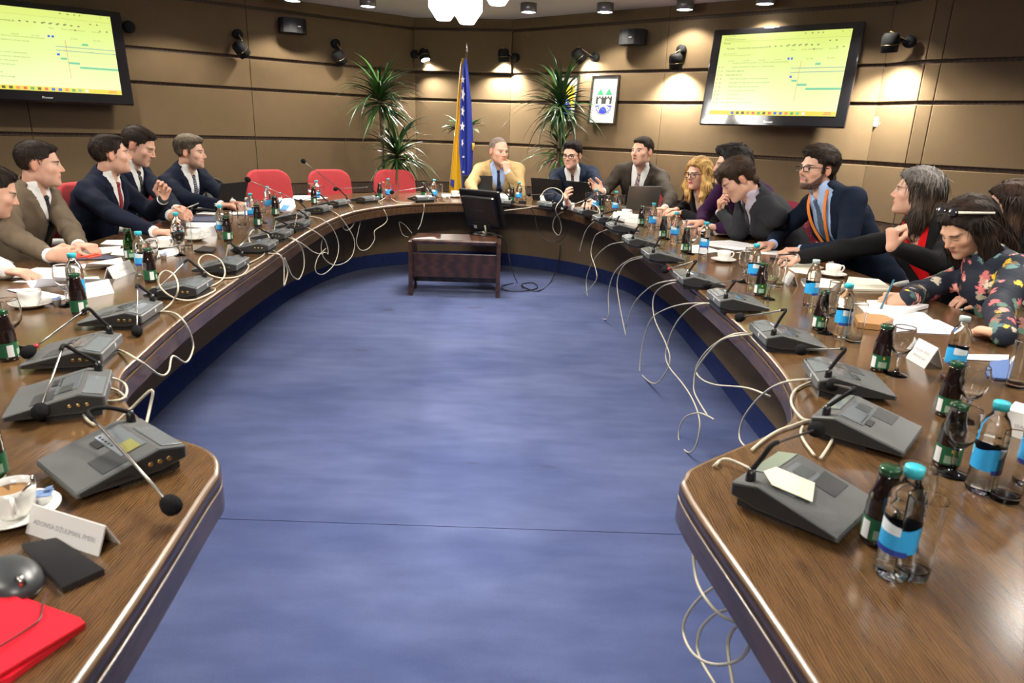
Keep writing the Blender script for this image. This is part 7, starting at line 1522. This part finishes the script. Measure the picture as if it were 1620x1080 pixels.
# right side
H_BLOND = dict(poly='long', top=0.024, side=0.022, col=((0.30, 0.16, 0.045), (0.72, 0.47, 0.17)), ext=0.14, h=0.0065, noise=(0.006, 38, (1, 0.6, 0.45)), roots=((0.32, 0.19, 0.07), 0.085),
               cones=[((0.080, 0.005, 0.03), (0.098, 0.015, -0.09), 0.030, 0.040), ((-0.080, 0.005, 0.03), (-0.098, 0.015, -0.09), 0.030, 0.040), ((0.098, 0.015, -0.09), (0.080, 0.03, -0.17), 0.040, 0.028), ((-0.098, 0.015, -0.09), (-0.080, 0.03, -0.17), 0.040, 0.028), ((0, -0.07, 0.0), (0, -0.085, -0.15), 0.075, 0.065)], cut=[((0, 0.115, -0.015), (0.056, 0.075, 0.088))])
GBR = mat('spectacle_brown', (0.06, 0.03, 0.02), rough=0.3)
P8, i8 = person('blonde woman with glasses and black blazer typing on a keyboard', (1.92, 6.20), aty(1105, 275, 5.92), -146, 5, 0, -150, [(1, tw(1071, 332, 0.05), (0.2, 0.8, -0.4), (-0.9, -0.35, 0), DOWN, 0.3), (-1, tw(1080, 337, 0.05), (0.5, -0.8, -0.4), (-0.9, -0.15, 0), DOWN, 0.3)], None, 1.03, CREAMC, BLKC, None, H_BLOND, collar=False, glasses=(GBR, 0.0028, 0.021), lips=(0.40, 0.03, 0.04), vlen=0.30, vw=0.065, neck_low=1, cuffs=False)
H_BOB = dict(poly='long', top=0.026, side=0.024, col=BLH, ext=0.03, noise=(0.005, 45, (1, 0.6, 0.5)), ells=[((0, 0.06, 0.10), (0.05, 0.05, 0.03), 0.02)], cones=[((0.07, -0.03, 0.0), (0.06, -0.06, -0.07), 0.04, 0.03), ((-0.07, -0.03, 0.0), (-0.06, -0.06, -0.07), 0.04, 0.03)], cut=[((0, 0.115, -0.02), (0.058, 0.075, 0.085))])
P9, i9 = person('woman with short black hair and purple top, half hidden', (2.22, 5.62), aty(1157, 263, 5.20), 172, 0, 0, 178, [(1, tw(1110, 352, 0.05), (0, 1, -0.4), (-1, 0.1, 0), DOWN, 0.4), (-1, tw(1135, 360, 0.05), (0, -1, -0.4), (-1, 0.1, 0), DOWN, 0.4)], None, 1.14, None, PURP, None, H_BOB, collar=False, neck_low=1, vlen=0.16, vw=0.085)
H_MED = dict(poly='short', top=0.022, side=0.016, col=((0.018, 0.011, 0.007), (0.055, 0.033, 0.020)), noise=(0.0035, 60, (1, 0.4, 0.5)), ells=[((0, 0.05, 0.092), (0.06, 0.055, 0.030), 0.02)],
             after=[((0.035, 0.092, 0.052), (0.022, 0.014, 0.040)), ((0.052, 0.078, 0.035), (0.012, 0.018, 0.040)), ((-0.02, 0.095, 0.068), (0.035, 0.012, 0.022)), ((0, -0.085, -0.05), (0.055, 0.022, 0.03))])
P10, i10 = person('young man in charcoal suit leaning over papers, hand at his mouth', (2.10, 4.95), aty(1167, 284, 4.55), 174, 36, 0, 172, [(1, tw(1140, 336, 0.16), (-0.2, 0.5, -1), (-0.25, -0.15, 0.8), (0.9, -0.3, 0.2), (0.55, 0.6, 0.7, 0.75)), (-1, tw(1166, 361, 0.04), (0.5, -0.8, -0.3), (-1, 0.15, 0), DOWN, 0.25)], None, 1.05, cloth('lilac_shirt', (0.50, 0.46, 0.56), 0.04), CHAR, (T_BLK, 0.9), H_MED, vlen=0.34, lookdown=True)
H_CURL = dict(poly='short', top=0.027, side=0.018, col=((0.012, 0.008, 0.006), (0.040, 0.025, 0.016)), noise=(0.0055, 75, (1, 1, 1)), ells=[((0, 0.045, 0.10), (0.06, 0.05, 0.035), 0.02)], after=[((0, -0.085, -0.045), (0.06, 0.025, 0.035))])
P11, i11 = person('bearded man with glasses, navy suit and orange lanyard leaning back', (2.30, 4.18), aty(1293, 268, 4.18), -163, -3, 0, -158, [(1, tw(1222, 386, 0.04), (-0.1, 1, -0.5), (-1, -0.2, 0), DOWN, 0.4), (-1, tw(1268, 396, 0.05), (0.7, -1, -0.4), (-1, 0.1, 0), DOWN, 0.4)], None, 1.02, LBLUE, NAVY2, (T_GREY, 1.05), H_CURL, beard=((0.010, 0.006, 0.004), 'full', 1.15), glasses=(GLS, 0.0022, 0.016), vlen=0.46, vw=0.115)
H_LONGG = dict(poly='long', top=0.016, side=0.018, col=((0.020, 0.014, 0.010), (0.085, 0.060, 0.045)), ext=0.20, h=0.0065, noise=(0.006, 75, (1, 1, 0.10)), roots=((0.17, 0.155, 0.145), 0.045),
               cones=[((0.074, -0.02, 0.03), (0.085, -0.02, -0.12), 0.028, 0.034), ((-0.074, -0.02, 0.03), (-0.085, -0.02, -0.12), 0.028, 0.034), ((0.085, -0.02, -0.12), (0.085, 0.01, -0.20), 0.034, 0.020), ((-0.085, -0.02, -0.12), (-0.085, 0.01, -0.20), 0.034, 0.020), ((0, -0.055, 0.02), (0, -0.075, -0.17), 0.082, 0.070)], cut=[((0, 0.115, -0.02), (0.058, 0.078, 0.09))])
P12, i12 = person('long-haired woman in black jacket over a red top, fist raised', (2.38, 3.52), atx(1450, 304, 2.06), 152, -3, 0, 205, [(1, tw(1262, 408, 0.05), (0.2, 1, -0.3), (-1, 0.05, -0.02), DOWN, (0.35, 0.4, 0.5, 0.5)), (-1, atx(1411, 391, 1.80), (0.3, -0.7, -1), (-0.15, 0.05, 1), (0.95, 0.2, 0.1), 0.95)], None, 1.0, REDC, BLKC, None, H_LONGG, collar=False, vlen=0.44, vw=0.105, mouth_open=0.4, neck_low=1, cuffs=False)
FCOL = [(0.60, 0.16, 0.16), (0.62, 0.55, 0.42), (0.75, 0.50, 0.04), (0.10, 0.20, 0.20), (0.70, 0.32, 0.26), (0.16, 0.11, 0.06), (0.12, 0.22, 0.16)]
def floral(V):
    rs = np.random.RandomState(4); col = np.tile(A((0.008, 0.012, 0.026)), (len(V), 1))
    for k in range(330):
        c = V[rs.randint(len(V))]; r_ = rs.uniform(0.012, 0.034); an = rs.uniform(0, 6.28); kc = A(FCOL[rs.randint(len(FCOL))]); d = V-c; dist = np.sqrt((d**2).sum(1)); near = np.where(dist < r_)[0]
        th = np.arctan2(d[near][:, 2], d[near][:, 0]+d[near][:, 1]); pet = r_*(0.35+0.65*np.abs(np.cos(2.5*th+an))); idx = near[dist[near] < pet]; col[idx] = kc*rs.uniform(0.75, 1.25)
    return col
H_LONGD = dict(poly='long', top=0.018, side=0.020, col=((0.007, 0.005, 0.004), (0.030, 0.017, 0.011)), ext=0.26, h=0.0065, noise=(0.006, 75, (1, 1, 0.12)),
               cones=[((0.074, -0.01, 0.03), (0.092, 0.0, -0.12), 0.032, 0.040), ((-0.074, -0.01, 0.03), (-0.092, 0.0, -0.12), 0.032, 0.040), ((0.092, 0.0, -0.12), (0.085, 0.02, -0.27), 0.040, 0.022), ((-0.092, 0.0, -0.12), (-0.085, -0.02, -0.27), 0.040, 0.026), ((0, -0.06, 0.02), (0, -0.10, -0.20), 0.086, 0.085)], cut=[((0, 0.115, -0.02), (0.057, 0.075, 0.088))])
P13, i13 = person('woman in a dark floral blouse writing in a notebook', (2.28, 2.86), atx(1528, 360, 1.95), 192, 34, 0, 180, [(1, tw(1434, 472, 0.045), (0.1, 0.9, -0.4), (-0.95, 0.0, -0.10), (0.1, 0.55, -0.7), (0.55, 0.6, 0.65, 0.65)), (-1, tw(1588, 530, 0.04), (-0.6, -0.6, -0.4), (-0.5, 0.7, 0), DOWN, 0.35)], None, 1.0, tone_mat('floral_blouse', 0.75), None, None, H_LONGD, skin=(0.60, 0.35, 0.23), collar=True, patterned=floral, lookdown=True, ch=0.0055)
H_LONGB = dict(H_LONGD); H_LONGB['col'] = ((0.012, 0.007, 0.005), (0.050, 0.026, 0.015))
P14, i14 = person('long dark-haired person cut off by the right picture edge', (2.78, 3.10), atx(1600, 330, 2.45), 150, 5, 0, 178, [(1, tw(1560, 470, 0.04), (0.2, 1, -0.3), (-1, 0, 0), DOWN, 0.3), (-1, tw(1660, 480, 0.04), (0.2, -1, -0.3), (-1, 0, 0), DOWN, 0.3)], None, 1.06, None, BLKC, None, H_LONGB, collar=False, neck_low=1, vlen=0.2)
# things the people hold or wear
def wrist_band(info, k, m_, root, nm='watch_strap', back=0.0):
    sd, S, Eb, W, hd, pn, c = info['AR'][k]; fd = unit(W-Eb); c0 = W+fd*(0.016-back); q = Vector(fd).to_track_quat('Z', 'Y').to_matrix().to_4x4(); q.translation = Vector(c0-info['off'])
    b_ = MB(); b_.lathe([(0.029*info['s'], -0.008), (0.031*info['s'], -0.008), (0.031*info['s'], 0.008), (0.029*info['s'], 0.008)], 20, q); b_.build(nm, m_, root)
wrist_band(i2, 1, BLACK, P2); wrist_band(i12, 0, STEEL, P12, 'bracelet')
def pen(p, q, m_, label, r_=0.0045):
    b_ = MB(); p, q = Vector(p), Vector(q); d = (q-p).normalized(); b_.tube([p, p+d*0.012, q], [0.001, r_, r_], 8); return tag(b_.build('pen', m_), label, 'pen')
pn0 = Vector(i13['AR'][0][3]+i13['AR'][0][4]*0.085*1.05); pen(pn0+Vector((-0.035, -0.035, -0.040)), pn0+Vector((0.03, 0.02, 0.085)), mat('pen_teal', (0.03, 0.12, 0.16), rough=0.3), 'teal pen in the hand of the floral-bloused woman')
pn0 = Vector(i12['AR'][0][3]+i12['AR'][0][4]*0.09); pen(pn0+Vector((-0.04, -0.04, 0.02)), pn0+Vector((0.07, -0.03, 0.03)), BLACK, 'black pen under the hand beside the black tablet')
pn0 = Vector(i3['AR'][1][3]+i3['AR'][1][4]*0.09); pen(pn0+Vector((-0.02, 0, 0.0)), pn0+Vector((0.10, -0.02, 0.05)), STEEL, 'silver pen in the hands of the man looking down')
# orange lanyard of the bearded man
tl = i11['tl']; o11 = Vector(i11['off']); OR = mat('lanyard_orange', (0.75, 0.22, 0.03), rough=0.6)
b = MB(); pts = [Vector(tl(*q))-o11 for q in [(-0.075, 0.02, 0.03), (-0.074, 0.085, -0.03), (-0.055, 0.128, -0.12), (-0.02, 0.142, -0.22), (0.03, 0.146, -0.33)]]
for w0 in (-0.007, 0.0, 0.007): b.tube(spline([p_+Vector(i11['T'][0])*w0 for p_ in pts], 5), 0.0048, 6)
b.build('lanyard', OR, P11)
b = MB(); pts = [Vector(tl(*q))-o11 for q in [(0.075, 0.02, 0.03), (0.074, 0.085, -0.03), (0.062, 0.128, -0.12), (0.05, 0.142, -0.22), (0.035, 0.146, -0.33)]]
for w0 in (-0.007, 0.0, 0.007): b.tube(spline([p_+Vector(i11['T'][0])*w0 for p_ in pts], 5), 0.0048, 6)
b.build('lanyard', OR, P11)
# sunglasses pushed up into the hair of the floral-bloused woman
hl = i13['hl']; o13 = Vector(i13['off'])
for sx in (-1, 1):
    b = MB(); q = Matrix.Translation(Vector(hl((sx*0.030, 0.056, 0.122)))-o13) @ Matrix(tuple(map(tuple, i13['Rh']))).transposed().to_4x4() @ Matrix.Rotation(R(52), 4, 'X'); b.ball((0, 0, 0), (0.026, 0.005, 0.020), q); b.build('sunglass_lens', mat('sunglass_dark', (0.02, 0.02, 0.025), rough=0.1), P13)
    b = MB(); b.tube([Vector(hl(p_))-o13 for p_ in [(sx*0.056, 0.052, 0.120), (sx*0.086, 0.015, 0.098), (sx*0.102, -0.06, 0.050)]], 0.0055, 8); b.build('sunglass_temple', mat('temple_cream', (0.72, 0.68, 0.58), rough=0.3), P13)
# patterned shawl over a chair behind the young man
sp = aty(1248, 326, 4.75); t = thing('shawl', (sp.x, sp.y, 0), 0, 'red and grey patterned shawl over a chair behind the young man', 'shawl')
b = MB(); vs_ = []; 
for j in range(9):
    for i in range(11):
        u, v = i/10, j/8; ang = (u-0.5)*2.4; vs_.append((0.20*math.sin(ang), -0.10+0.06*math.cos(ang)+0.008*math.sin(9*u+v*5), sp.z+0.04-0.42*v-0.05*abs(math.sin(ang))))
b.add(vs_, [(j*11+i, j*11+i+1, (j+1)*11+i+1, (j+1)*11+i) for j in range(8) for i in range(10)], 0, True)
b.add([(x, y+0.012, z) for x, y, z in vs_], [(j*11+i, (j+1)*11+i, (j+1)*11+i+1, j*11+i+1) for j in range(8) for i in range(10)], 0, True); b.build('cloth', striped('shawl_pattern', (0.30, 0.03, 0.06), (0.45, 0.42, 0.45), 60, (0, 0, 0), 1), t)
